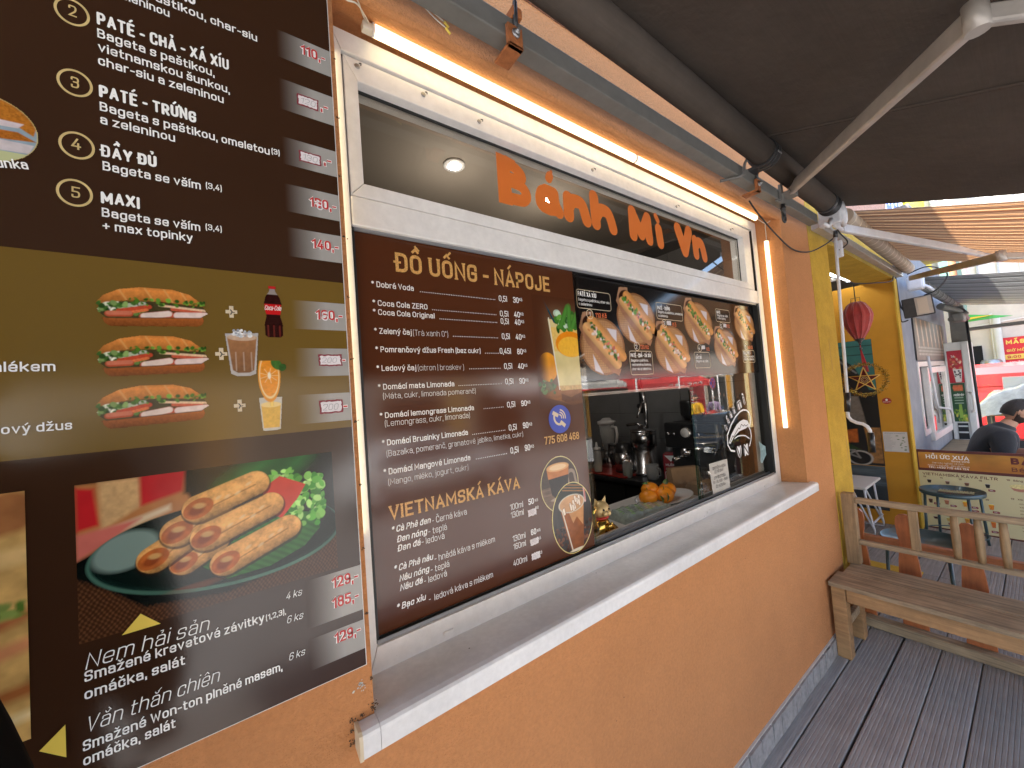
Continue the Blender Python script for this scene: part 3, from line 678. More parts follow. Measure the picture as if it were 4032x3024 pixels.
M('sheet_plastic', (.62,.66,.68), .25, var=(12,.2), bump=(10,.5,4,.02), coat=.4); M('siding', (.70,.70,.68), .5); M('roller_beige', (.42,.34,.26), .7)
M('green_sheet', (.06,.45,.10), .5); M('yellow_sheet', (.75,.62,.05), .5); M('teal_panel', (.10,.25,.18), .6); M('sign_yellow', (.70,.62,.03), .5); M('sign_blue', (.45,.55,.72), .5)
M('brown_brick', (.26,.13,.09), .9, var=(8,.3)); M('steel_pole', (.6,.6,.6), .3, metal=.6); M('cooler_white', (.68,.7,.7), .4)
M('flood_glass', (.55,.47,.38), .3); M('pipe_brown', (.3,.12,.05), .7); M('table_top', (.66,.64,.6), .35)
glass_mat('glass', (.92,.90,.86)); glass_mat('glass_edge', (.35,.62,.52))
# striped fabrics: the stripes run from the wall outwards, so they follow X
def stripes(name, cols, period, rough=.85, trans=0):
    m = M(name, cols[0][1], rough); n = m.node_tree; p = n.nodes['Principled BSDF']
    tc = n.nodes.new('ShaderNodeTexCoord'); sx = n.nodes.new('ShaderNodeSeparateXYZ'); n.links.new(tc.outputs['Object'], sx.inputs[0])
    d = n.nodes.new('ShaderNodeMath'); d.operation = 'DIVIDE'; d.inputs[1].default_value = period; n.links.new(sx.outputs[0], d.inputs[0])
    f = n.nodes.new('ShaderNodeMath'); f.operation = 'FRACT'; n.links.new(d.outputs[0], f.inputs[0])
    r = n.nodes.new('ShaderNodeValToRGB'); r.color_ramp.interpolation = 'CONSTANT'
    e = r.color_ramp.elements
    while len(e) > 1: e.remove(e[-1])
    e[0].position = 0; e[0].color = (*cols[0][1], 1)
    for pos, c in cols[1:]:
        q = e.new(pos); q.color = (*c, 1)
    n.links.new(f.outputs[0], r.inputs[0]); n.links.new(r.outputs[0], p.inputs['Base Color'])
    if trans:
        t = n.nodes.new('ShaderNodeBsdfTranslucent'); n.links.new(r.outputs[0], t.inputs[0]); mx = n.nodes.new('ShaderNodeMixShader'); mx.inputs[0].default_value = trans
        o = n.nodes['Material Output']; n.links.new(p.outputs[0], mx.inputs[1]); n.links.new(t.outputs[0], mx.inputs[2]); n.links.new(mx.outputs[0], o.inputs[0])
    return m
br, tn, cr, og = (.38,.25,.18), (.50,.36,.26), (.82,.70,.52), (.62,.38,.21)
stripes('awning_striped', [(0,br),(.1,tn),(.2,br),(.28,cr),(.33,og),(.42,cr),(.46,br),(.55,tn),(.62,br),(.7,og),(.76,cr),(.85,og),(.93,br)], .17, trans=.55)
stripes('awning_grey', [(0,(.24,.24,.23)),(.2,(.5,.5,.48)),(.35,(.24,.24,.23)),(.5,(.5,.5,.48)),(.58,(.26,.26,.25)),(.75,(.5,.5,.48)),(.82,(.24,.24,.23))], .34, trans=.5)

# ------------------------------------------------------------------ the wall of the stall
WY = .77
OX0, OX1, OZ0, OZ1 = .18, 2.43, .925, 2.365       # window recess
wall = thing('stall_wall', 'orange rendered stall front wall with a deep window recess', 'wall')
g = G()
g.box(-1.6, OX0, WY, 1.02, 0, 2.62); g.box(OX1, 2.85, WY, 1.02, 0, 2.62)
g.box(OX0, OX1, WY, 1.02, 0, OZ0-.03)
o = g.obj('render_face', MATS['orange_render'], wall)
# head of the recess with its rounded edge and slightly sloping soffit
g = G(); n = 7
prof = [(WY, 2.40)]+[(WY+.012-.012*math.cos(a*math.pi/12), 2.377-.012*math.sin(a*math.pi/12)) for a in range(7)]+[(.89, 2.425), (1.02, 2.43), (1.02, 2.62), (WY, 2.62)]
g.prism(prof, OX0, OX1, lambda a, b, d: Vector((d, a, b))); g.obj('recess_head', MATS['orange_render'], wall)
g = G(); g.box(-1.6, 2.85, .765, 1.02, 2.622, 3.3); g.obj('upper_wall', MATS['pink_render'], wall)
# stone plinth pieces
g0 = G(); rnd = random.Random(3); x = -1.0
pi = 0
while x < 2.86:
    w = rnd.uniform(.05, .11); w = min(w, 2.87-x)
    gg = G(); sl_ = rnd.uniform(-.02, .02)
    gg.prism([(x+.002, .0), (x+w-.002, .0), (x+w-.002+sl_, .083), (x+.002+sl_, .083)], .0, .012+rnd.uniform(0, .003), lambda a, b, d: Vector((a, WY-.004-d, b)))
    gg.obj('stone', MATS['plinth_stone'], wall); x += w
g = G(); g.box(-1.6, 2.87, WY-.009, WY+.002, 0, .086); g.obj('mortar', MATS['white_render'], wall)
g = G(); rr = random.Random(31)
for i in range(16):
    x_, z_ = .160+rr.gauss(0, .006), .996+rr.gauss(0, .006); q_ = rr.uniform(.0008, .0028); g.add([(x_-q_, .7688, z_-q_*.4), (x_+q_*.3, .7688, z_-q_), (x_+q_*1.3, .7688, z_+q_*.5), (x_, .7688, z_+q_)], [(0,1,2,3)])
g.obj('paint_chip', MATS['white_render'], wall)

# neighbouring yellow shop
yel = thing('yellow_shop_front', 'yellow rendered shop front with an open alcove beside the orange stall', 'building')
g = G(); g.box(2.852, 3.2, WY-.002, 1.02, 0, 2.62); g.obj('pillar', MATS['yellow_render'], yel)
g = G(); g.box(3.2, 5.2, WY, 1.0, 2.372, 2.62); g.obj('lintel', MATS['yellow_render'], yel)
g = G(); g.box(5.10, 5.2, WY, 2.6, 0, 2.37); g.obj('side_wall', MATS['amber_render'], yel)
g = G(); g.box(5.085, 5.203, WY-.012, WY, 0, 2.371); g.obj('corner_bead', MATS['yellow_render'], yel)
g = G(); g.box(3.2, 5.1, 1.0, 2.6, 2.47, 2.55); g.obj('ceiling', MATS['ceiling_white'], yel)
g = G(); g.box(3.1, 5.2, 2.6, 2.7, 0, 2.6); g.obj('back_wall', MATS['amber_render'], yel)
g = G(); g.box(2.852, 5.2, .77, 2.7, 2.622, 3.3); g.obj('upper_wall', MATS['pink_render'], yel)
# cracks on the pillar
g = G()
for pts in ([(3.02,1.72),(3.022,1.66),(3.030,1.6),(3.035,1.52)], [(3.145,1.1),(3.15,1.04),(3.15,.95)], [(2.89,1.62),(2.885,1.57),(2.89,1.53)]):
    v, f = ribbon(pts, .004, False); g = G(); g.add([(a[0], WY-.0035, a[1]) for a in v], f); g.obj('crack', MATS['brown_brick'], yel)

gry = thing('grey_shop_front', 'grey rendered shop front beyond the yellow alcove', 'building')
g = G(); g.box(5.21, 5.82, WY, 1.0, 0, 2.8); g.box(5.82, 7.75, WY, 1.0, 1.57, 2.8); g.box(5.82, 7.75, WY, 1.0, 0, .78); g.box(7.75, 8.3, WY, 1.0, 0, 2.8)
g.obj('render_face', MATS['grey_render'], gry)
g = G(); g.box(5.21, 8.3, 1.0, 3, 2.6, 3.0); g.box(8.2, 8.3, 1.0, 3, 0, 2.6); g.box(5.3, 8.2, 2.9, 3, 0, 2.6); g.obj('room_shell', MATS['interior_dark'], gry)
g = G(); g.box(5.21, 8.3, .62, 3.0, 3.002, 3.06); g.obj('roof', MATS['steel_grey'], gry)

# ------------------------------------------------------------------ decks, street, ground
deck = struct(bpy.data.objects.new('wooden_deck', None)); COL.objects.link(deck)
g = G(); g.box(-2, 3.275, -1.2, .765, -.12, -.026); g.obj('bearer', MATS['deck_void'], deck)
def plank_mesh(L, w, ribs, name):
    prof = [(0, -.022), (0, -.0035), (.0015, -.0010), (.004, 0)]
    m0 = .007; step = (w-2*m0)/ribs
    for i in range(ribs):
        a = m0+i*step; prof += [(a+step*.22, 0), (a+step*.34, -.0013), (a+step*.44, -.0013), (a+step*.56, 0)]
    prof += [(w-.004, 0), (w-.0015, -.001), (w, -.0035), (w, -.022)]
    gg = G(); gg.prism([(a, b) for a, b in prof], 0, L, lambda a, b, d: Vector((d, -a, b)))
    return gg.mesh(name)
pm = plank_mesh(5.26, .1345, 9, 'plank')
ys = [.757, .705, .562, .424, .286, .146, .006, -.134, -.274, -.414, -.554, -.694, -.834, -.974, -1.114]
first = plank_mesh(5.26, .047, 4, 'plank')
for i, y in enumerate(ys):
    o = link('plank', first if i == 0 else pm, MATS['deck'], deck); o.location = (-2, y-.002, random.uniform(-.0006, .0006))
deck2 = struct(bpy.data.objects.new('far_deck', None)); COL.objects.link(deck2)
g = G(); g.box(3.285, 9.0, -1.3, 2.6, -.12, -.026); g.obj('bearer', MATS['deck_void'], deck2)
pm2 = plank_mesh(.72, .135, 8, 'plank')
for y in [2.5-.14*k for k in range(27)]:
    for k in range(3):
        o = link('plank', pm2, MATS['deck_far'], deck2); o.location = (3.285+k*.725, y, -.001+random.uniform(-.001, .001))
pmF = plank_mesh(3.4, .135, 8, 'plank')
for y in [.75-.14*k for k in range(14)]:
    o = link('plank', pmF, MATS['deck_far'], deck2); o.location = (5.47, y, -.001)
g = G(); g.box(3.20, 3.30, 1.0, 2.5, .001, .004); g.box(3.9, 4.02, .62, 1.6, .0015, .0045); g.obj('yellow_paint_edge', MATS['yellow_render'], deck2)
g = G(); g.box(-60, 80, -60, 40, -.66, -.62); st = struct(g.obj('ground', MATS['asphalt']))
g = G(); g.box(-40, 60, -1.95, -1.4, -.62, -.50); pv = struct(g.obj('pavement', MATS['concrete']))

# ------------------------------------------------------------------ window
win = thing('serving_window', 'white plastic framed serving window set in the orange wall', 'window')
FY = .889
def mitred(name, x0, x1, z0, z1, w, y0, y1, mat, parent, ws=None):
    """four mitred frame members; w = (left,right,bottom,top) widths"""
    l, r, b, t = ws or (w,)*4
    X0, X1, Z0, Z1 = x0, x1, z0, z1; g1 = .0006
    quads = {'l': [(X0,Z0+g1),(X0+l,Z0+b+g1),(X0+l,Z1-t-g1),(X0,Z1-g1)], 'r': [(X1,Z0+g1),(X1,Z1-g1),(X1-r,Z1-t-g1),(X1-r,Z0+b+g1)],
             'b': [(X0+g1,Z0),(X1-g1,Z0),(X1-r-g1,Z0+b),(X0+l+g1,Z0+b)], 't': [(X0+g1,Z1),(X0+l+g1,Z1-t),(X1-r-g1,Z1-t),(X1-g1,Z1)]}
    for q in quads.values():
        gg = G(); gg.prism(q, 0, y1-y0, lambda a, b, d: Vector((a, y0+d, b)))
        bm = bmesh.new(); me = gg.mesh(name); bm.from_mesh(me)
        ed = [e for e in bm.edges if all(abs(v.co.y-y0) < 1e-5 for v in e.verts)]
        bmesh.ops.bevel(bm, geom=ed, offset=.0022, segments=2, profile=.6, affect='EDGES'); bm.to_mesh(me); bm.free()
        link(name, me, mat, parent)
mitred('outer_frame', .200, 2.425, .915, 2.392, 0, FY, .98, MATS['pvc'], win, ws=(.022, .05, .066, .050))
mitred('sash', .226, 2.345, 1.998, 2.336, 0, FY+.004, .96, MATS['pvc'], win, ws=(.031, .086, .034, .053))
g = G(); g.bbox(.224, 2.372, FY+.001, .975, 1.926, 1.9955, .003); g.obj('transom', MATS['pvc'], win)
g = G(); g.box(.224, 2.372, FY+.012, .95, 2.3375, 2.3405); g.box(.2225, .2245, FY+.006, .95, .985, 1.925); g.box(2.373, 2.3745, FY+.004, .95, .985, 2.34); g.obj('gasket', MATS['rubber'], win)
# glazing gasket round the upper pane, lower tracks
g = G()
g.box(.257, 2.26, .9205, .924, 2.276, 2.283); g.box(.257, 2.26, .9205, .924, 2.032, 2.036); g.box(.257, .261, .921, .924, 2.036, 2.276); g.box(2.254, 2.259, .921, .924, 2.036, 2.276); g.obj('glazing_gasket', MATS['rubber'], win)
g = G(); g.box(.2255, 2.362, .8965, .8985, .981, .990); g.box(.2255, 2.362, .9195, .9215, .981, .992); g.box(.2255, 2.362, .943, .946, .981, .994); g.box(.2255, 2.362, .900, .903, 1.917, 1.9255); g.obj('slide_track', MATS['track_grey'], win)
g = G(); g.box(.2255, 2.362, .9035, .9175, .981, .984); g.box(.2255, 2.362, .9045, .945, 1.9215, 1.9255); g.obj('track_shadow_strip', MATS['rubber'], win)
g = G(); g.box(2.3625, 2.3735, .896, .945, .984, 1.925); g.box(.2252, .2300, .9, .945, .984, 1.925); g.obj('jamb_channel', MATS['rubber'], win)
g = G(); g.box(.190, 2.428, FY-.0022, FY-.0001, .9235, .9262); g.obj('sealant_line', MATS['mould'] if 'mould' in MATS else M('sealant', (.16,.14,.12), .8), win)
for x in (.39, 1.63, 2.213):
    g = G(); g.bbox(x-.013, x+.013, FY-.005, FY, .9415, .9505, .002); g.obj('drain_cover', MATS['pvc'], win)
for x, z in ((.2575,2.318),(.424,2.318),(.594,2.308),(1.07,2.305),(1.614,2.299),(2.12,2.296)):
    g = G(); g.lathe([(.0062,0),(.0062,.0015),(.004,.0022)], (0,0,0), 14, Matrix.Translation((x, FY+.003, z)) @ Matrix.Rotation(math.pi/2, 4, 'X')); c = g.obj('screw_cap', MATS['steel_dull'], win)
    g = G(); g.tube([(x+.004, FY-.001, z+.006), (x+.007, FY-.006, z+.003), (x+.006, FY-.007, z-.003)], .0013, 6); g.obj('hook', MATS['dark_metal'], c)
g = G(); g.box(.26, 2.258, .927, .931, 2.03, 2.279); up = g.obj('upper_pane', MATS['glass'], win)
# lower panes: left one carries the drinks menu, right one has the serving hatch cut out
g = G(); g.box(.2305, .972, .912, .917, .985, 1.9235); g.obj('left_pane', MATS['glass'], win)
hx0, hx1, hz0, hz1, hr = .965, 1.648, .986, 1.489, .035
g = G()
arc = lambda cx, cz, a0, a1: [(cx+hr*math.cos(R(a0+(a1-a0)*i/6)), cz+hr*math.sin(R(a0+(a1-a0)*i/6))) for i in range(7)]
hole = [(hx0, hz0)]+arc(hx0+hr, hz1-hr, 180, 90)+arc(hx1-hr, hz1-hr, 90, 0)+[(hx1, hz0)]
py0, py1 = .9235, .9285
outer = [(.9, hz0)]+[(.9, 1.9235)]*7+[(2.362, 1.9235)]*7+[(2.362, hz0)]
vs = []; fs = []
for (a, b), (c, d) in zip(hole, outer): vs += [(a, py0, b), (c, py0, d), (a, py1, b), (c, py1, d)]
for i in range(len(hole)-1):
    k = 4*i; fs += [(k, k+1, k+5, k+4), (k+2, k+6, k+7, k+3)]
me = bpy.data.meshes.new('hatch_pane'); me.from_pydata(vs, [], fs); link('hatch_pane', me, MATS['glass'], win)
ge = G()
for i in range(len(hole)-1):
    (a, b), (c, d) = hole[i], hole[i+1]; ge.quad((a, py0-.0002, b), (c, py0-.0002, d), (c, py1+.0002, d), (a, py1+.0002, b))
ge.obj('glass_edge', MATS['glass_edge'], win)
g = G(); g.box(hx1+.004, hx1+.034, .9325, .9375, .986, 1.478); g.obj('sliding_pane_edge', MATS['glass'], win)
g = G(); g.box(hx1+.034, hx1+.0365, .9322, .9378, .986, 1.478); g.box(hx1+.0015, hx1+.004, .9322, .9378, .986, 1.478); g.obj('sliding_pane_rim', MATS['glass_edge'], win)
g = G(); g.box(hx0, hx1, .930, .947, 1.489, 1.500); g.obj('hatch_top_rail', MATS['track_grey'], win)

# sill with nosing
sill = thing('window_sill', 'white plastic window sill board with rounded nose below the serving window', 'window sill')
prof = [(.905, .923), (.905, .900), (.765, .893), (.735, .893), (.732, .895), (.731, .925), (.733, .930), (.738, .934), (.750, .9345), (.80, .929)]
prof = [(.92, .9245), (.92, .902), (.767, .897), (.737, .893), (.7335, .8945), (.7325, .928), (.7345, .9335), (.7395, .9375), (.752, .9385)]
g = G(); g.prism([(a, b) for a, b in prof if 1], OX0+.001, OX1-.001, lambda a, b, d: Vector((d, a, b))); g.obj('board', MATS['pvc_sill'], sill)
pn = [(.768, .897), (.737, .893), (.7335, .8945), (.7325, .928), (.7345, .9335), (.7395, .9375), (.752, .9385), (.768, .9375)]
g = G(); g.prism(pn, .150, OX0, lambda a, b, d: Vector((d, a, b))); g.prism(pn, OX1, 2.462, lambda a, b, d: Vector((d, a, b))); g.obj('nose_horn', MATS['pvc_sill'], sill)
g = G(); g.prism([(.769, .896), (.736, .892), (.7325, .8935), (.7315, .928), (.7335, .935), (.739, .939), (.769, .939)], .144, .150, lambda a, b, d: Vector((d, a, b))); g.obj('end_cap', MATS['ink_cream'], sill)
g = G(); rnd = random.Random(5)
for i in range(7):
    x = rnd.uniform(.35, 2.3); y = rnd.uniform(.76, .88); zz_ = .9385-(y-.752)/(.92-.752)*.014+.0006
    r = rnd.uniform(.0008, .0022); g.add([(x-r, y, zz_), (x, y-r, zz_), (x+r*1.4, y, zz_), (x, y+r*.8, zz_)], [(0,1,2,3)])
g.obj('dirt_speck', MATS['ink_dark'], sill)
def grime(name, par, pts, n, sd, rr_, seed, fn, mat):
    g = G(); q = random.Random(seed)
    for i in range(n):
        a, b = q.choice(pts); a += q.gauss(0, sd); b += q.gauss(0, sd*.8); r = q.uniform(*rr_); k = 7; o_ = q.uniform(0, 6)
        g.add([fn(a+r*math.cos(o_+j*2*math.pi/k)*q.uniform(.5,1.2), b+r*math.sin(o_+j*2*math.pi/k)*q.uniform(.4,1.1), i*.00001) for j in range(k)], [tuple(range(k))])
    o = g.obj(name, MATS[mat], par); o['kind'] = 'stuff'; return o
M('mould', (.10,.055,.03), .9, var=(90,.4)); M('drip', (.45,.43,.40), .6)
grime('mould_spots', wall, [(.142,.942),(.14,.925),(.139,.905),(.160,.943),(.178,.946),(.181,.955)], 90, .0035, (.0006,.0022), 3, lambda a, b, d: Vector((a, WY-.0006-d, b)), 'mould')
grime('scuff_marks', wall, [(.9+.25*i, .55+.12*((i*7) % 5)) for i in range(7)]+[(2.6,.2),(2.2,.15),(2.5,.6)], 70, .05, (.0006,.002), 9, lambda a, b, d: Vector((a, WY-.0006-d, b)), 'mould')
grime('edge_chips', wall, [(OX0-.002, 1.0+.12*i) for i in range(11)], 60, .0015, (.0008,.0025), 5, lambda a, b, d: Vector((a, WY-.0006-d, b)), 'mould')
grime('dirt_spots', sill, [(.25+.28*i, .90+.005*i*0) for i in range(8)], 46, .05, (.0004,.0013), 6, lambda a, b, d: Vector((a, .7315-d, .914+(b-.90)*.1)), 'drip')
grime('dirt_spots', win, [(.30+.2*i, .945) for i in range(10)], 60, .03, (.0005,.0014), 8, lambda a, b, d: Vector((a, FY-.0006-d, .945+(b-.945)*.4)), 'drip')
grime('dirt_spots', win, [(.30+.2*i, 1.95) for i in range(10)], 70, .03, (.0004,.0012), 12, lambda a, b, d: Vector((a, FY+.0004-d, 1.958+(b-1.95)*.5)), 'drip')

# ------------------------------------------------------------------ big menu board on the wall
menu = thing('menu_board', 'large brown laminated baguette menu board with price strips, on the orange wall', 'menu board')
BY = .7535
g = G(); g.box(-1.3, .1685, BY, .7695, 1.038, 2.9); g.obj('backing', MATS['board_edge'], menu)
g = G(); g.box(-1.3, .1670, BY-.0008, BY-.0001, 1.0395, 2.9); g.obj('face', MATS['board_brown'], menu)
f = XZ(BY-.0008)
INK = {'W': MATS['ink_white'], 'R': MATS['ink_red'], 'G': MATS['ink_gold'], 'O': MATS['ink_worn'], 'P': MATS['ink_pen'], 'K': MATS['ink_dark'], 'C': MATS['ink_orange'],
       'B': MATS['gold_band'], 'S': MATS['sticker_paper'], 'V': MATS['ink_wine'], 'Y': MATS['ink_yellow'], 'c': MATS['ink_cream'], 'M': MATS['ink_maroon']}
ik = Ink(f)
ik.poly('B', [(-1.29, 1.471), (.1668, 1.471), (.1668, 1.742), (-1.29, 1.742)], -.0005)
ik.build('gold_band', INK, menu)
# price strips: silver fading into the board colour
def strip(z0, z1, base, x0=.078, x1=.1667):
    p = Pic(60, 6, (x1-x0)/(z1-z0), (120,115,110)); t = np.clip((p.X-.0)/.62, 0, 1)**1.3
    b = np.array(base); sv = np.array((.40,.385,.36))
    p.c = b*(1-t)[..., None]+sv*t[..., None]*(1+.06*(p.noise(20)-.5))[..., None]
    link('price_strip', p.mesh('price_strip', f, x0, z0, x1, z1, .0003), MATS['print_board'], menu)
BB = (.045,.019,.009); GB = (.175,.105,.019)
for z0, z1, b in ((2.145,2.196,BB),(2.048,2.105,BB),(1.947,1.997,BB),(1.861,1.911,BB),(1.780,1.832,BB),(1.651,1.702,GB),(1.567,1.617,GB),(1.484,1.535,GB),(1.138,1.218,BB),(1.069,1.120,BB)): strip(z0, z1, b)
ik = Ink(f, .0006)
# white halo behind the red prices, then the words
for t_, x_, z_, w_, c_, wt, m_, st_ in MENU_TEXT:
    if m_ == 'R': ik.text(t_, x_-.0004, z_-.0004, w_+.0008, c_+.0008, wt+.13, 'W', st_, .0002)
for t_, x_, z_, w_, c_, wt, m_, st_ in MENU_TEXT:
    if m_ == 'P': continue
    ik.text(t_, x_, z_, w_, c_, wt, m_, st_, .0006, rot=(.18 if t_ == 'šunka' else 0))
for cx, cz in ((-.1705,2.089),(-.170,1.986),(-.170,1.896),(-.1735,1.828)): ik.ring('G', (cx, cz), .0158, .0178, .0028)
ik.poly('Y', [(-.143,1.2205), (-.124,1.242), (-.104,1.2205)], .0009); ik.poly('Y', [(-.218,1.112), (-.196,1.132), (-.196,1.092)], .0009)
ik.build('lettering', INK, menu)
# hand written price stickers
rnd = random.Random(11)
for x0, x1, z0, z1, tx in ((.106,.141,2.066,2.0875,(.111,2.0715,.024,.010)),(.104,.140,1.959,1.9795,(.109,1.964,.024,.010)),(.117,.156,1.585,1.606,(.122,1.591,.024,.009)),(.114,.153,1.499,1.523,(.119,1.505,.025,.011))):
    ik = Ink(f, .0012)
    edge = []
    for a, b, n in (((x0,z0),(x1,z0),12),((x1,z0),(x1,z1),7),((x1,z1),(x0,z1),12),((x0,z1),(x0,z0),7)):
        for i in range(n): edge.append((a[0]+(b[0]-a[0])*i/n+rnd.uniform(-.0007,.0007), a[1]+(b[1]-a[1])*i/n+rnd.uniform(-.0007,.0007)))
    ik.poly('V', edge)
    c = ((x0+x1)/2, (z0+z1)/2); inner = [(c[0]+(a-c[0])*.86+rnd.uniform(-.0006,.0006), c[1]+(b-c[1])*.76+rnd.uniform(-.0006,.0006)) for a, b in edge]
    ik.poly('S', inner, .0003)
    ik.text('120' if z0 > 2 else '130' if z0 > 1.9 else '200', *tx, .06, 'P', 'italic', .0006)
    ik.build('price_sticker', INK, menu)
ik = Ink(f, .0015); ik.text('8', .1285, 1.8745, .010, .0165, .12, 'S', '', .0004); ik.build('overwritten_digit', INK, menu); ik = Ink(f, .0015); ik.text('6', .1265, 1.668, .010, .0165, .12, 'S', '', .0004)
ik.build('overwritten_digit', INK, menu)

# --- pictures on the menu board
def sandwich_pic(nx=150, ny=72, seed=3, kind=0):
    p = Pic(nx, ny, 2.1, seed=seed); N = p.noise(26, 10); N2 = p.noise(60, 24)
    # lower crust
    m, t, ac = p.cap(.17, .19, .86, .25, .075, .075); p.put(np.maximum(m, p.ell(.5, .21, .42, .085)), (176,98,44), .35+.65*np.clip((p.Y-.0)/.3, 0, 1)+.35*(N2-.5))
    # filling
    p.put(p.poly([(.05,.36),(.12,.22),(.9,.3),(.97,.42),(.93,.62),(.5,.66),(.12,.6),(.08,.5)]), (70,62,34), .5+N)
    fl = p.poly([(.04,.37),(.14,.24),(.9,.32),(.98,.42),(.93,.6),(.5,.64),(.1,.62)])
    p.blobs(60, (.05,.3,.45,.62), (.012,.035), [(196,206,170),(226,224,206),(96,128,60),(60,96,36)], seed, mask=fl)
    for a in ((.22,.40,.46,.52,.022,(196,72,44)),(.24,.33,.44,.45,.015,(226,120,70)),(.66,.50,.90,.47,.02,(206,92,64)),(.55,.57,.95,.50,.012,(238,200,160))):
        m, t, ac = p.cap(*a[:5]); p.put(m*fl, a[5], .8+.5*N2)
    for a in ((.42,.28,.62,.36,.045,(236,214,200)),(.70,.33,.96,.36,.05,(240,216,206)),(.14,.32,.3,.34,.03,(210,120,90))):
        m, t, ac = p.cap(*a[:5]); p.put(m*fl, (190,84,52), .9+.3*N2); m, t, ac = p.cap(a[0], a[1]+.02, a[2], a[3]+.02, a[4]*.72); p.put(m*fl, a[5], .85+.3*N)
    # crown of the loaf
    top = np.maximum.reduce([p.poly([(.04,.56),(.1,.74),(.22,.9),(.4,.985),(.66,.98),(.82,.88),(.9,.72),(.93,.6),(.8,.62),(.55,.66),(.3,.64),(.12,.58),(.05,.5)])])
    sh = .45+.85*np.clip((p.Y-.5)/.4, 0, 1)-.35*np.clip((p.Y-.9)/.1, 0, 1)+.55*(N-.5)+.25*(N2-.5)
    p.put(top, (205,128,58), sh)
    for x in (.28,.5,.66,.8):
        m, t, ac = p.cap(x, .66, x-.07, .95, .008); p.put(m*top*.6, (232,176,104))
    p.blobs(46, (.3,.56,.95,.72), (.010,.026), [(74,120,34),(110,158,54),(48,84,26)], seed+5)
    p.blobs(26, (.06,.42,.28,.62), (.012,.03), [(70,116,44),(130,160,90),(40,74,26)], seed+8)
    return p
sp = sandwich_pic()
smesh = sp.mesh('sandwich_picture', f, -.0655, -.0315, .0655, .0315, .0007)
for cx, cz in ((-.098,1.6735),(-.099,1.6025),(-.1015,1.530)):
    o = link('sandwich_picture', smesh, MATS['print_board'], menu); o.location = (cx, 0, cz)
for cx, cz in ((-.006,1.6745),(-.0215,1.606),(-.001,1.5225)):
    ik = Ink(f, .0008); r, h = .0028, .0095
    ik.poly('c', [(cx-r,cz-h),(cx+r,cz-h),(cx+r,cz-r),(cx+h*.8,cz-r),(cx+h*.8,cz+r),(cx+r,cz+r),(cx+r,cz+h),(cx-r,cz+h),(cx-r,cz+r),(cx-h*.8,cz+r),(cx-h*.8,cz-r),(cx-r,cz-r)])
    ik.line('K', [(cx-.001,cz-.004),(cx+.001,cz),(cx-.001,cz+.003)], .0016, extra=.0004); ik.line('K', [(cx+.002,cz-.001),(cx+.004,cz-.0005)], .0012, extra=.0004)
    ik.build('plus_symbol', INK, menu)
# cola bottle
p = Pic(44, 130, .028/.089)
body = p.poly([(.36,.97),(.64,.97),(.66,.90),(.88,.78),(.96,.66),(.92,.5),(.86,.42),(.98,.25),(.96,.04),(.85,.0),(.15,.0),(.04,.04),(.02,.25),(.14,.42),(.08,.5),(.04,.66),(.12,.78),(.34,.90)])
sh = .5+.5*np.abs(p.X-.5)*1.2+.25*p.noise(6, 20); p.put(body, (54,14,12), sh); p.put(body*p.poly([(.3,.95),(.7,.95),(.8,.83),(.2,.83)]), (150,140,136), None)
p.put(p.poly([(.03,.44),(.97,.44),(.97,.64),(.03,.64)])*body, (206,26,30)); p.put(p.poly([(.3,.94),(.7,.94),(.7,1),(.3,1)]), (190,34,34))
for x in (.2,.5,.8): m, t, ac = p.cap(x, .02, x, .22, .04); p.put(m*body*.5, (130,50,40))
link('cola_bottle_picture', p.mesh('cola_bottle_picture', f, .0375, 1.635, .0655, 1.7235, .0007), MATS['print_board'], menu)
ik = Ink(f, .001); ik.text('Coca-Cola', .0392, 1.681, .0235, .0085, .11, 'W', 'italic', .0005); ik.build('bottle_lettering', INK, menu)
# iced coffee glass
p = Pic(70, 110, .047/.077, seed=5); N = p.noise(10, 14)
p.put(p.poly([(.02,.9),(.98,.93),(.86,.04),(.7,.0),(.3,.0),(.14,.05)]), (196,190,184), .8+.3*N)
p.put(p.poly([(.08,.82),(.92,.84),(.8,.12),(.66,.07),(.34,.07),(.2,.13)]), (168,118,78), .55+.6*p.Y+.3*(N-.5))
p.put(p.ell(.5,.82,.42,.07), (206,176,150), .8+.4*N)
p.blobs(40, (.25,.84,.78,.98), (.03,.07), [(240,240,240),(200,206,210),(170,176,184)], 4)
for x in (.3,.52,.74): m, t, ac = p.cap(x, .12, x+.0, .5, .02); p.put(m*.35, (230,214,196))
link('iced_coffee_picture', p.mesh('iced_coffee_picture', f, -.017, 1.570, .030, 1.647, .0007), MATS['print_board'], menu)
# orange half pouring into a glass
p = Pic(64, 170, .042/.117, seed=6); N = p.noise(10, 30)
p.put(p.poly([(.02,.475),(.80,.475),(.70,.01),(.60,.0),(.16,.0),(.10,.01)]), (214,206,190), .85+.2*N)
p.put(p.poly([(.09,.36),(.73,.36),(.66,.04),(.14,.04)]), (236,186,84), .8+.35*N); p.put(p.ell(.41,.37,.33,.04), (246,214,140))
m, t, ac = p.cap(.42, .72, .44, .36, .085, .06); p.put(m, (244,206,110), .85+.3*(1-ac*ac))
o1 = p.ell(.40,.785,.38,.38); p.put(o1, (232,150,40)); p.put(p.ell(.40,.785,.33,.33), (248,220,160)); p.put(p.ell(.40,.785,.30,.30), (240,152,44), .8+.4*N)
for k in range(9):
    a = k*2*math.pi/9; m, t, ac = p.cap(.40, .785, .40+.3*math.cos(a), .785+.3*math.sin(a)*p.asp, .012); p.put(m*.8, (250,214,150))
